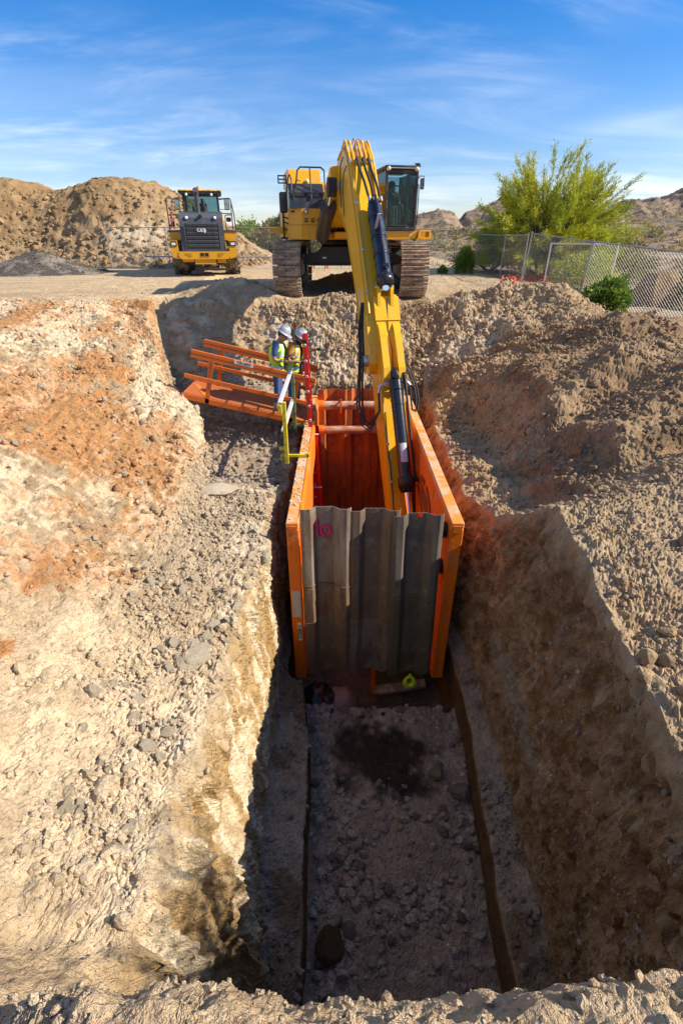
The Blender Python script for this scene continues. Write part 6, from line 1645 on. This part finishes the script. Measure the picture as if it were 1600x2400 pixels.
# big spoil heap on the left
def spoil(X, Y):
    crest = 4.05 + .45 * np.exp(-((X + 22.5) / 3.4) ** 2) + .35 * np.exp(-((X + 14.2) / 2.3) ** 2) - .35 * np.exp(-((X + 17.6) / 1.4) ** 2) + .25 * np.sin(X * .9) * .5
    crest = crest * (1 - sstep(-11.6, -3.2, X) ** 1.0 * 1.06)
    f = sstep(29.2, 34.6, Y + .35 * np.sin(X * .8)) * (1 - sstep(38, 46, Y))
    bench = np.exp(-((X + 10.5) / 3.0) ** 2) * .5 * sstep(28.6, 29.4, Y) * (1 - sstep(30, 33, Y))
    return crest * f + bench * 1.2 - .06
def spoil_col(X, Y, Z):
    c = np.zeros(X.shape + (3,)) + np.array((.33, .21, .10))
    n1 = fbm(X, Y, Z, 2.4, 4, 601); n2 = fbm(X, Y, Z, .7, 3, 607)
    c = lerp(c, (.40, .275, .145), sstep(-.1, .3, n1 + .4 * n2)); c = lerp(c, (.26, .16, .075), sstep(.05, .4, n2 - .3 * n1) * .7)
    c = lerp(c, (.47, .36, .235), sstep(1.6, .3, Z) * .5)
    c = lerp(c, (.64, .53, .37), np.exp(-((X + 11) / 2.2) ** 2) * np.exp(-((Z - 1.6) / .8) ** 2) * .8)
    return np.clip(c * (1 + .25 * n2)[..., None], .02, .9)
sp_o, SPG = heap('spoil_heap', (-38, -2.0), (28.2, 46), spoil, 460, 220, M['soil'], None, 'long tan spoil heap behind the wheel loader', 'spoil heap', amp=.20, sc=.7, colf=spoil_col)
# clods on its face
def strew(name, G, n, smin, smax, colr, label, mask=None, power=1.8):
    Xg, Yg, Zg = G; w = (Zg > .05).astype(float) * (1 if mask is None else mask(Xg, Yg, Zg)); w = w.ravel() / w.sum(); k = rng.choice(len(w), n, p=w)
    Pn = np.stack([Xg.ravel()[k], Yg.ravel()[k], Zg.ravel()[k]], -1) + rng.normal(size=(n, 3)) * .03; sz = smin * (smax / smin) ** (rng.rand(n) ** power); Rm = rand_rot(n)
    Vs, Fs, Cs, off = [], [], [], 0; wh = rng.randint(0, 10, n)
    for q, (pv, pf) in enumerate(PRO1):
        sel = np.where(wh == q)[0]
        V = np.einsum('nij,vj->nvi', Rm[sel], pv) * sz[sel, None, None] + Pn[sel][:, None, :]
        Vs.append(V.reshape(-1, 3)); Fs.append((pf[None] + (np.arange(len(sel)) * len(pv))[:, None, None]).reshape(-1, 3) + off); off += V.shape[0] * V.shape[1]
        Cs.append(np.repeat(np.array(colr)[None] * rng.uniform(.7, 1.3, (len(sel), 1)), len(pv), 0))
    tag(link_mesh(name, np_mesh(name, np.concatenate(Vs), np.concatenate(Fs), M['soil'], False, np.clip(np.concatenate(Cs), .02, .9))), label, kind='stuff')
strew('rubble', SPG, 5200, .03, .22, (.36, .24, .125), 'crumbling clods over the face of the spoil heap', lambda X, Y, Z: (Y < 37) * (Z < 3.9) * (.4 + np.exp(-Z)))
M['darkgravel'] = soil_mat('dark_gravel', 1.0, True, scale=1.0)
gr_h, GRG = heap('gravel_heap', (-18.5, -9.5), (22.4, 29), lambda X, Y: 1.0 * np.exp(-(((X + 14.3) / 2.0) ** 2 + ((Y - 25.9) / 1.5) ** 2) ** .8) - .10, 170, 120, M['darkgravel'], None, 'low heap of dark grey gravel in front of the spoil heap', 'gravel heap', amp=.05, colf=lambda X, Y, Z: lerp(np.zeros(X.shape + (3,)) + np.array((.12, .105, .088)), (.30, .26, .21), sstep(-.1, .4, fbm(X, Y, Z, .5, 3, 631))), z0=-.1)
strew('gravel', GRG, 2600, .012, .06, (.17, .15, .13), 'dark grey gravel stones covering the low heap')
# hills
M['hill'], _nt, _b = new_mat('stony_hillside')
_v = objvec(_nt)
_c = mixrgb(_nt, mrange(_nt, noise(_nt, _v, .09, 6, .65), .38, .62), (.40, .27, .17), (.26, .18, .12))
_c = mixrgb(_nt, mrange(_nt, noise(_nt, _v, .34, 7, .85), .49, .56, 0, .9), _c, (.06, .058, .034))
_c = mixrgb(_nt, mrange(_nt, noise(_nt, _v, .35, 4, .7), .6, .72, 0, .7), _c, (.50, .38, .20))
lk(_nt, _c, _b.inputs['Base Color']); _b.inputs['Roughness'].default_value = 1
bump(_nt, noise(_nt, _v, .8, 6, .75), _b, 1.0, .8)
def hill(name, cx_, cy_, parts, ext, n=150, rough=1.0, base=-1.2):
    xs_ = np.linspace(-ext[0], ext[0], n * 2); ys_ = np.linspace(-ext[1], ext[1], n); X, Y = np.meshgrid(xs_, ys_); Z = np.zeros_like(X)
    for (px_, py_, rx_, ry_, h_) in parts: Z = np.maximum(Z, h_ * np.exp(-(((X - px_) / rx_) ** 2 + ((Y - py_) / ry_) ** 2)))
    e = np.clip(Z / 6, 0, 1)
    Z = Z + e * rough * (fbm(X, Y, Z * 0, 24, 6, 701, ridge=True) * 3.4 + fbm(X, Y, Z * 0, 6, 5, 711, ridge=True) * 1.5) + base
    Z *= 1; V = np.stack([X + cx_, Y + cy_, Z], -1).reshape(-1, 3); i_ = np.arange(X.size).reshape(X.shape)
    F = np.stack([i_[:-1, :-1], i_[:-1, 1:], i_[1:, 1:], i_[1:, :-1]], -1).reshape(-1, 4)
    tag(link_mesh(name, np_mesh(name, V, F, M['hill'], True)), kind='structure')
hill('hill', 70, 190, [(-40, 0, 12, 20, 8.0), (-9, 10, 20, 26, 12.0), (14, 25, 30, 30, 10), (60, 20, 24, 28, 17.0), (92, 25, 40, 30, 15.5), (40, 20, 22, 24, 12)], (170, 90), 190)
hill('hill', 60, 92, [(-30, 0, 22, 12, 3.8), (0, 0, 30, 14, 4.8), (45, 4, 40, 16, 5.4), (90, 4, 40, 18, 6)], (150, 45), 150, .45)
hill('hill', -30, 420, [(-60, 0, 60, 40, 7), (20, 0, 70, 40, 8), (80, 0, 50, 40, 7)], (260, 100), 90, .8)

# ------------------------------------------------------------------ vegetation
def leaf_cloud(points, size, rs, aspect=2.4, n_per=1, droop=0.0, axis=None):
    P = np.repeat(points, n_per, 0); n = len(P)
    a = rs.normal(size=(n, 3)); a /= np.linalg.norm(a, axis=1, keepdims=True)
    if axis is not None: a = a * .55 + np.repeat(axis, n_per, 0); a /= np.linalg.norm(a, axis=1, keepdims=True)
    b = np.cross(a, rs.normal(size=(n, 3))); b /= np.linalg.norm(b, axis=1, keepdims=True) + 1e-9
    s_ = size * (.6 + .8 * rs.rand(n, 1)); L = a * s_ * aspect / 2; W = b * s_ / 2
    V = np.stack([P - L, P + W, P + L, P - W], 1).reshape(-1, 3); F = np.arange(4 * n).reshape(-1, 4); return V, F
def bush(name, loc, rx_, rz_, n, size, mat, label, cat='bush', seed=1, group=None, ry_=None, lump=.35):
    rs = np.random.RandomState(seed); r = thing(name, loc, label, cat, group); ry_ = ry_ or rx_
    d_ = rs.normal(size=(n, 3)); d_ /= np.linalg.norm(d_, axis=1, keepdims=True); d_[:, 2] = np.abs(d_[:, 2]) * 1.0 - .45 * (rs.rand(n) < .35)
    rad = (.45 + .55 * rs.rand(n) ** .5) * (1 + lump * fbm(d_[:, 0] * 2, d_[:, 1] * 2, d_[:, 2] * 2, .8, 3, seed + 800))
    P = d_ * rad[:, None] * np.array([rx_, ry_, rz_]) + np.array([0, 0, rz_ * .48])
    P[:, 2] = np.maximum(P[:, 2], .02)
    V, F = leaf_cloud(P, size, rs, axis=d_)
    o = link_mesh('foliage', np_mesh('foliage', V, F, mat, False), r); o['kind'] = 'stuff'
    m = MB()
    for k in range(7): a = rs.rand() * 6.28; m.tube([(0, 0, 0), (math.cos(a) * rx_ * .3, math.sin(a) * rx_ * .3, rz_ * .5), (math.cos(a) * rx_ * .6, math.sin(a) * rx_ * .6, rz_ * 1.1)], [.03 * rx_, .02 * rx_, .008 * rx_], 5)
    m.build('stem', M['bark'], r); return r
def tree(name, loc, height, spread, seed, leafmat, label, trunks=5, levels=4, leaf=.07, density=1.0, cat='tree', upb=.5, thick=.09):
    rs = random.Random(seed); nrs = np.random.RandomState(seed); r = thing(name, loc, label, cat)
    tm = MB(); tips = []; dirs = []
    def grow(p, d, L, rad, lev):
        n = 3; P = [p]; q = p; dd_ = d
        for k in range(n):
            dd_ = (dd_ + Vector((rs.gauss(0, .16), rs.gauss(0, .16), rs.gauss(0.02, .10)))).normalized(); q = q + dd_ * L / n; P.append(q)
        tm.tube(P, [rad * (1 - .18 * k) for k in range(n + 1)], 6 if lev < 2 else 4, caps=False)
        if lev >= 2:
            for k in range(1, n + 1): tips.append(tuple(P[k])); dirs.append(tuple(dd_))
        if lev >= levels:
            return
        nb = rs.choice([3, 3, 4]) if lev < levels - 1 else 4
        for b in range(nb):
            t = rs.uniform(.4, 1.0); i = min(n - 1, int(t * n)); base = P[i].lerp(P[i + 1], t * n - i)
            ax = Vector((rs.gauss(0, 1), rs.gauss(0, 1), rs.gauss(0, .6))); nd = (dd_ + ax.normalized() * rs.uniform(.45, .85) + Vector((0, 0, .12))).normalized()
            grow(base, nd, L * rs.uniform(.58, .80), rad * .55, lev + 1)
    for k in range(trunks):
        a = 2 * math.pi * k / trunks + rs.uniform(-.3, .3)
        grow(Vector((0, 0, -.1)), Vector((math.cos(a) * spread / height * rs.uniform(.25, 1.0), math.sin(a) * spread / height * rs.uniform(.25, .8), upb + rs.uniform(0, .4))).normalized(), height * rs.uniform(.40, .55), thick, 0)
    tm.build('trunk', M['bark'], r)
    T = np.array(tips); D = np.array(dirs); k = int(14 * density)
    P = np.repeat(T, k, 0); Dd = np.repeat(D, k, 0) + nrs.normal(size=(len(P), 3)) * .35
    P = P + Dd * (nrs.rand(len(P), 1) - .15) * height * .085 + nrs.normal(size=P.shape) * height * .012
    V, F = leaf_cloud(P, leaf, nrs, 5.0, 1, axis=Dd / np.linalg.norm(Dd, axis=1, keepdims=True))
    o = link_mesh('crown', np_mesh('crown', V, F, leafmat, False), r); o['kind'] = 'stuff'; return r
def feather_tree(name, loc, half, hup, hdown, n_br, per, leaf, mat, label, seed, cz):
    """low branching desert tree: long thin limbs fanning out of a short trunk, fine twigs along their outer half"""
    rs = np.random.RandomState(seed); r = thing(name, loc, label, 'tree'); tm = MB()
    base = [Vector((rs.uniform(-.1, .1), rs.uniform(-.1, .1), 0)) for _ in range(4)]
    forks = []
    for k in range(7):
        a = 2 * math.pi * k / 7 + rs.uniform(-.3, .3); f = Vector((math.cos(a) * half * rs.uniform(.12, .32), math.sin(a) * half * rs.uniform(.12, .32), cz * rs.uniform(.75, 1.25)))
        p0 = base[k % 4]; tm.tube([p0 - Vector((0, 0, .2)), p0.lerp(f, .5) + Vector((rs.normal() * .08, rs.normal() * .08, .05)), f], [.10, .075, .055], 6, caps=False); forks.append(f)
    pts, dirs = [], []
    for k in range(n_br):
        a = rs.uniform(0, 2 * math.pi); e = math.asin(rs.uniform(-.36, .90)); q = rs.uniform(.62, 1.0) * (1 + .16 * math.sin(a * 3 + 1.3) * math.cos(e) + .12 * math.sin(a * 5 + e * 4))
        tip = Vector((math.cos(a) * math.cos(e) * half * q, math.sin(a) * math.cos(e) * half * q, cz + math.sin(e) * (hup if e > 0 else hdown) * q))
        f = min(forks, key=lambda v: (v - tip * .5).length + rs.uniform(0, .6)); m1 = f.lerp(tip, .45) + Vector((rs.normal() * .12, rs.normal() * .12, .14)); m2 = f.lerp(tip, .78) + Vector((rs.normal() * .10, rs.normal() * .10, .08))
        tm.tube([f, m1, m2, tip], [.026, .016, .009, .003], 4, caps=False)
        P = [f, m1, m2, tip]
        t = rs.uniform(.9, 3.0, per); i = np.clip(t.astype(int), 0, 2); u = (t - i)[:, None]; A = np.array([p[:] for p in P])
        c = A[i] * (1 - u) + A[i + 1] * u; d_ = A[i + 1] - A[i]; d_ /= np.linalg.norm(d_, axis=1, keepdims=True)
        dd_ = d_ + rs.normal(size=(per, 3)) * .38 + np.array([0, 0, .12]); dd_ /= np.linalg.norm(dd_, axis=1, keepdims=True)
        pts.append(c + dd_ * rs.uniform(.02, .34, (per, 1)) + rs.normal(size=(per, 3)) * .03); dirs.append(dd_)
    tm.build('trunk', M['bark'], r)
    V, F = leaf_cloud(np.concatenate(pts), leaf, rs, 8.0, 1, axis=np.concatenate(dirs)); o = link_mesh('crown', np_mesh('crown', V, F, mat, False), r); o['kind'] = 'stuff'; return r
feather_tree('shadow_shrub', (3.6, .95, -.75), .75, 2.1, .3, 70, 60, .012, M['olive'], 'unseen wispy shrub added beside the camera to cast streaky shadows', 41, .9)  # out of frame, added as a stand-in to throw streaky shadows on the left wall
feather_tree('palo_verde_tree', (9.9, 26.5, -.45), 3.6, 4.35, 1.5, 460, 320, .023, M['paloverde'], 'wide feathery yellow green palo verde tree beyond the leaning fence', 12, 1.25)
tree('palo_verde_tree', (18.4, 25.0, -.5), 2.3, 2.6, 5, M['paloverde'], 'small pale green tree behind the fence at the right edge', 6, 3, .03, 2.6, upb=.3)
bush('shrub', (5.75, 25.4, -.15), .47, .88, 3800, .045, M['bushgreen'], 'upright clipped green shrub in front of the far fence', seed=3, lump=.12)
bush('shrub', (7.62, 15.2, -.42), .62, .66, 5200, .05, M['bushgreen'], 'round bright green shrub growing against the leaning fence', seed=4, lump=.45)
bush('shrub', (4.7, 25.2, -.1), .26, .3, 900, .035, M['grassgreen'], 'tuft of bright green weeds left of the clipped shrub', cat='weeds', seed=6)
bush('shrub', (8.4, 24.3, -.25), .38, .34, 1200, .035, M['grassgreen'], 'low tuft of bright green weeds by the orange mesh', cat='weeds', seed=7)
bush('shrub', (7.55, 19.0, -.45), .32, .40, 1200, .035, M['olive'], 'small olive plant at the foot of the leaning fence', cat='plant', seed=8)
bush('shrub', (10.1, 13.6, -.85), .20, .42, 700, .03, M['grassgreen'], 'slender green weed in front of the fence at the right edge', cat='weeds', seed=9)
bush('shrub', (-5.2, 44.0, -.4), 3.0, 2.0, 6500, .13, M['olive'], 'wide olive green desert bush behind the gap between the machines', seed=10)
bush('shrub', (-1.8, 43.0, -.4), 2.4, 1.8, 5000, .13, M['olive'], 'grey green desert bush behind the excavator tracks', seed=11)
bush('shrub', (-8.6, 52, 0), 1.4, 2.0, 2200, .10, M['bushgreen'], 'green bush beyond the fence beside the loader', seed=14)
tree('desert_tree', (-4.4, 45.5, 0), 3.3, 1.6, 17, M['olive'], 'thin grey green tree rising above the desert bush', 3, 3, .07, .8, upb=1.0, thick=.05)
bush('shrub', (12.6, 24.5, -.6), 1.5, 1.15, 3600, .06, M['olive'], 'yellowish bush behind the fence left of the boulder', seed=18)
bush('shrub', (9.0, 20.0, -.5), 1.3, 1.05, 3600, .05, M['paloverde'], 'yellow green bush seen through the leaning fence', seed=21)
bush('shrub', (11.4, 17.2, -.7), .8, 1.0, 2600, .045, M['grassgreen'], 'green bush beside the boulder behind the fence', seed=22)
bush('shrub', (8.0, 29.5, -.2), 2.2, .9, 3600, .06, M['straw'], 'grey dry bush behind the clipped shrub and far fence', seed=23)
# scrub over the slopes
def scrub(name, n, xr, yr, zf, smin, smax, mat, label, seed, per=40, leaf=.1):
    rs = np.random.RandomState(seed); c = np.stack([rs.uniform(*xr, n), rs.uniform(*yr, n)], 1); cz = zf(c[:, 0], c[:, 1]); s_ = rs.uniform(smin, smax, n)
    d_ = rs.normal(size=(n, per, 3)); d_ /= np.linalg.norm(d_, axis=2, keepdims=True); d_[..., 2] = np.abs(d_[..., 2]) * .8
    P = d_ * (rs.rand(n, per, 1) ** .4) * s_[:, None, None] + np.concatenate([c, cz[:, None]], 1)[:, None, :]
    V, F = leaf_cloud(P.reshape(-1, 3), leaf, rs, 3.0, axis=d_.reshape(-1, 3)); tag(link_mesh(name, np_mesh(name, V, F, mat, False)), label, kind='stuff')
def hz2(X, Y):
    Z = np.zeros_like(X)
    for (px_, py_, rx_, ry_, h_) in [(-30, 0, 22, 12, 3.8), (0, 0, 30, 14, 4.8), (45, 4, 40, 16, 5.4), (90, 4, 40, 18, 6)]: Z = np.maximum(Z, h_ * np.exp(-(((X - 60 - px_) / rx_) ** 2 + ((Y - 92 - py_) / ry_) ** 2)))
    return Z - 1.1
scrub('scrub', 420, (14, 110), (72, 96), hz2, .35, 1.1, M['strawgold'], 'golden brittlebush dotted over the near slope', 31, 34, .16)
scrub('scrub', 620, (10, 120), (70, 100), hz2, .5, 1.4, M['olive'], 'dark creosote scrub over the near slope', 32, 34, .18)
scrub('scrub', 260, (4.5, 26), (27.5, 58), lambda X, Y: X * 0 - .25, .15, .6, M['straw'], 'dry straw coloured scrub behind the far fence', 33, 60, .07)
scrub('scrub', 150, (8.5, 22), (15.5, 28), lambda X, Y: X * 0 - .75, .12, .5, M['straw'], 'dry weeds on the ground behind the leaning fence', 34, 50, .05)
scrub('scrub', 160, (-16, 4), (46, 75), lambda X, Y: X * 0 - .5, .4, 1.3, M['olive'], 'scrub on the flat desert behind the machines', 35, 60, .12)

# ------------------------------------------------------------------ fences
def chain_fence(name, pts, h, label, post_every=None, pitch=.075, rad=.0028, toprail=True, lean=(0, 0), bars=()):
    """pts: ground points of the posts"""
    r = thing(name, pts[0], label, 'fence'); O = Vector(pts[0]); ln = Vector((lean[0], lean[1], 0))
    pm = MB(); pm.cyl((0, 0, -.25), Vector((0, 0, h + .06)) + ln * 1.0, .026, n=8); pme = pm.mesh('post', M['galv'])
    for p in pts: link_mesh('post', pme, r, Vector(p) - O)
    for a, b in zip(pts[:-1], pts[1:]):
        A, B = Vector(a) - O, Vector(b) - O; dlen = (B - A).length; ux = (B - A) / dlen; upv = Vector((0, 0, h)) + ln
        if toprail:
            t = MB(); t.tube([A + upv, B + upv], .019, 6); t.build('top_rail', M['galv'], r)
        w = MB(); nrm = ux.cross(upv.normalized()).normalized() * rad
        n = int((dlen + h) / pitch) + 1
        for k in range(n):
            for sgn in (1, -1):
                x0_ = k * pitch - h if sgn > 0 else k * pitch
                x1_ = x0_ + sgn * h
                za, zb = 0.0, 1.0
                if x0_ < 0: za = -x0_ / h if sgn > 0 else 0; 
                lo, hi = x0_, x1_
                # clip to the panel
                t0, t1 = 0.0, 1.0
                dx_ = x1_ - x0_
                for lim, sg in ((0.0, 1), (dlen, -1)):
                    f0 = sg * (x0_ - lim); f1 = sg * (x1_ - lim)
                    if f0 < 0 and f1 < 0: t0 = 2
                    elif f0 < 0: t0 = max(t0, f0 / (f0 - f1))
                    elif f1 < 0: t1 = min(t1, f0 / (f0 - f1))
                if t0 >= t1: continue
                p0 = A + ux * (x0_ + dx_ * t0) + upv * t0; p1 = A + ux * (x0_ + dx_ * t1) + upv * t1
                d_ = (p1 - p0).normalized(); s1 = d_.cross(nrm).normalized() * rad; off = nrm * (.6 if sgn > 0 else -.6)
                q = [nrm + off, -nrm * .5 + s1 * .87 + off, -nrm * .5 - s1 * .87 + off]
                w.add([p0 + v_ for v_ in q] + [p1 + v_ for v_ in q], [(0, 1, 4, 3), (1, 2, 5, 4), (2, 0, 3, 5)])
        o = w.build('wire_mesh', M['galv'], r); o['kind'] = 'stuff'
    return r
gzr = lambda X, Y: ground_z(X, Y)
near_pts = [(7.05, 21.0, -.20), (7.3, 16.3, -.42), (9.65, 14.35, -.72), (12.2, 12.2, -.95)]
chain_fence('chain_link_fence', near_pts, 1.83, 'galvanised chain link fence leaning along the top of the right bank', pitch=.085, rad=.0026, lean=(.10, 0))
far_pts = [(x_, 29.0 + .04 * x_, -.05 - .02 * max(0, x_)) for x_ in np.arange(-12.0, 12.1, 3.0)]
chain_fence('chain_link_fence', far_pts, 1.95, 'long chain link fence running behind both machines', pitch=.13, rad=.0030)
chain_fence('chain_link_fence', [(6.7, 27.2, -.2), (7.05, 24.0, -.25), (7.05, 21.1, -.22)], 1.8, 'short chain link return joining the far and the leaning fence', pitch=.11, rad=.0028)
# gate leaf standing inside the fence line
gt = thing('gate', (7.25, 19.2, -.40), 'white framed wire gate leaf behind the leaning fence', 'gate')
m = MB()
for a, b in (((0, 0, .15), (1.55, -1.6, .15)), ((0, 0, 1.72), (1.55, -1.6, 1.72)), ((0, 0, .0), (0, 0, 1.75)), ((1.55, -1.6, .0), (1.55, -1.6, 1.75))): m.tube([a, b], .024, 8)
m.build('frame', M['silver'], gt)
m = MB()
for k in range(22): t_ = (k + .5) / 22; m.tube([(1.55 * t_, -1.6 * t_, .15), (1.55 * t_, -1.6 * t_, 1.72)], .005, 4)
for k in range(14): zq = .2 + 1.5 * k / 13; m.tube([(0, 0, zq), (1.55, -1.6, zq)], .005, 4)
o = m.build('wire_mesh', M['galv'], gt); o['kind'] = 'stuff'
# orange mesh lying behind the fence
rs = np.random.RandomState(77); V, F = [], []
nx_, ny_ = 60, 10
G_ = np.zeros((ny_, nx_, 3))
for j in range(ny_):
    for i in range(nx_):
        xq = 6.5 + 3.6 * i / (nx_ - 1); G_[j, i] = (xq + .1 * math.sin(j * 1.3), 20.8 + 2.2 * math.sin(i * .05) + .10 * j, -.22 + .035 * j * (.6 + .4 * math.sin(i * .7)) + .05 * math.sin(i * 1.7 + j))
m = MB()
for j in range(ny_): m.tube([tuple(p) for p in G_[j]], .014, 4)
for i in range(0, nx_): m.tube([tuple(p) for p in G_[:, i]], .012, 4)
o = m.build('safety_mesh', M['mesh_orange']); tag(o, 'crumpled orange safety mesh lying behind the leaning fence', 'safety mesh')
# trestle barrier and string line seen under the excavator
br = thing('barricade', (-1.3, 27.0, 0), 'low orange and white barricade seen beneath the excavator', 'barricade')
m = MB(); m.beam((-.75, 0, .46), (2.2, .3, .62), .03, .12); m.build('board', M['mesh_orange'], br)
m = MB(); m.beam((-.1, -.05, .34), (1.9, .2, .60), .03, .06); m.build('white_board', M['white'], br)
for xq in (-.12, .55):
    m = MB(); m.beam((xq - .05, -.15, .12), (xq, 0, .75), .07, .05); m.beam((xq + .05, .15, .12), (xq, 0, .75), .07, .05); m.build('leg', M['amber'], br)
m = MB(); m.tube([(-9.5, 26.5, .66), (-6, 27.2, .62), (-2.0, 27.5, .60), (2.5, 27.8, .62)], .03, 6); o = m.build('pipe_rail', M['galv']); tag(o, 'grey pipe rail running low behind the excavator', 'rail')
# street lamp beyond the spoil heap
sl_ = thing('street_lamp', (-25.0, 60, 0), 'dark street lamp showing above the spoil heap', 'street lamp')
m = MB(); m.tube([(0, 0, 0), (0, 0, 4.6), (-.25, 0, 5.0), (-.9, 0, 5.75), (-1.2, 0, 5.9)], .07, 8); m.build('pole', M['trackdark'], sl_)
m = MB(); m.box((-1.5, 0, 5.93), (.75, .3, .11), .04); m.build('lamp_head', M['trackdark'], sl_)
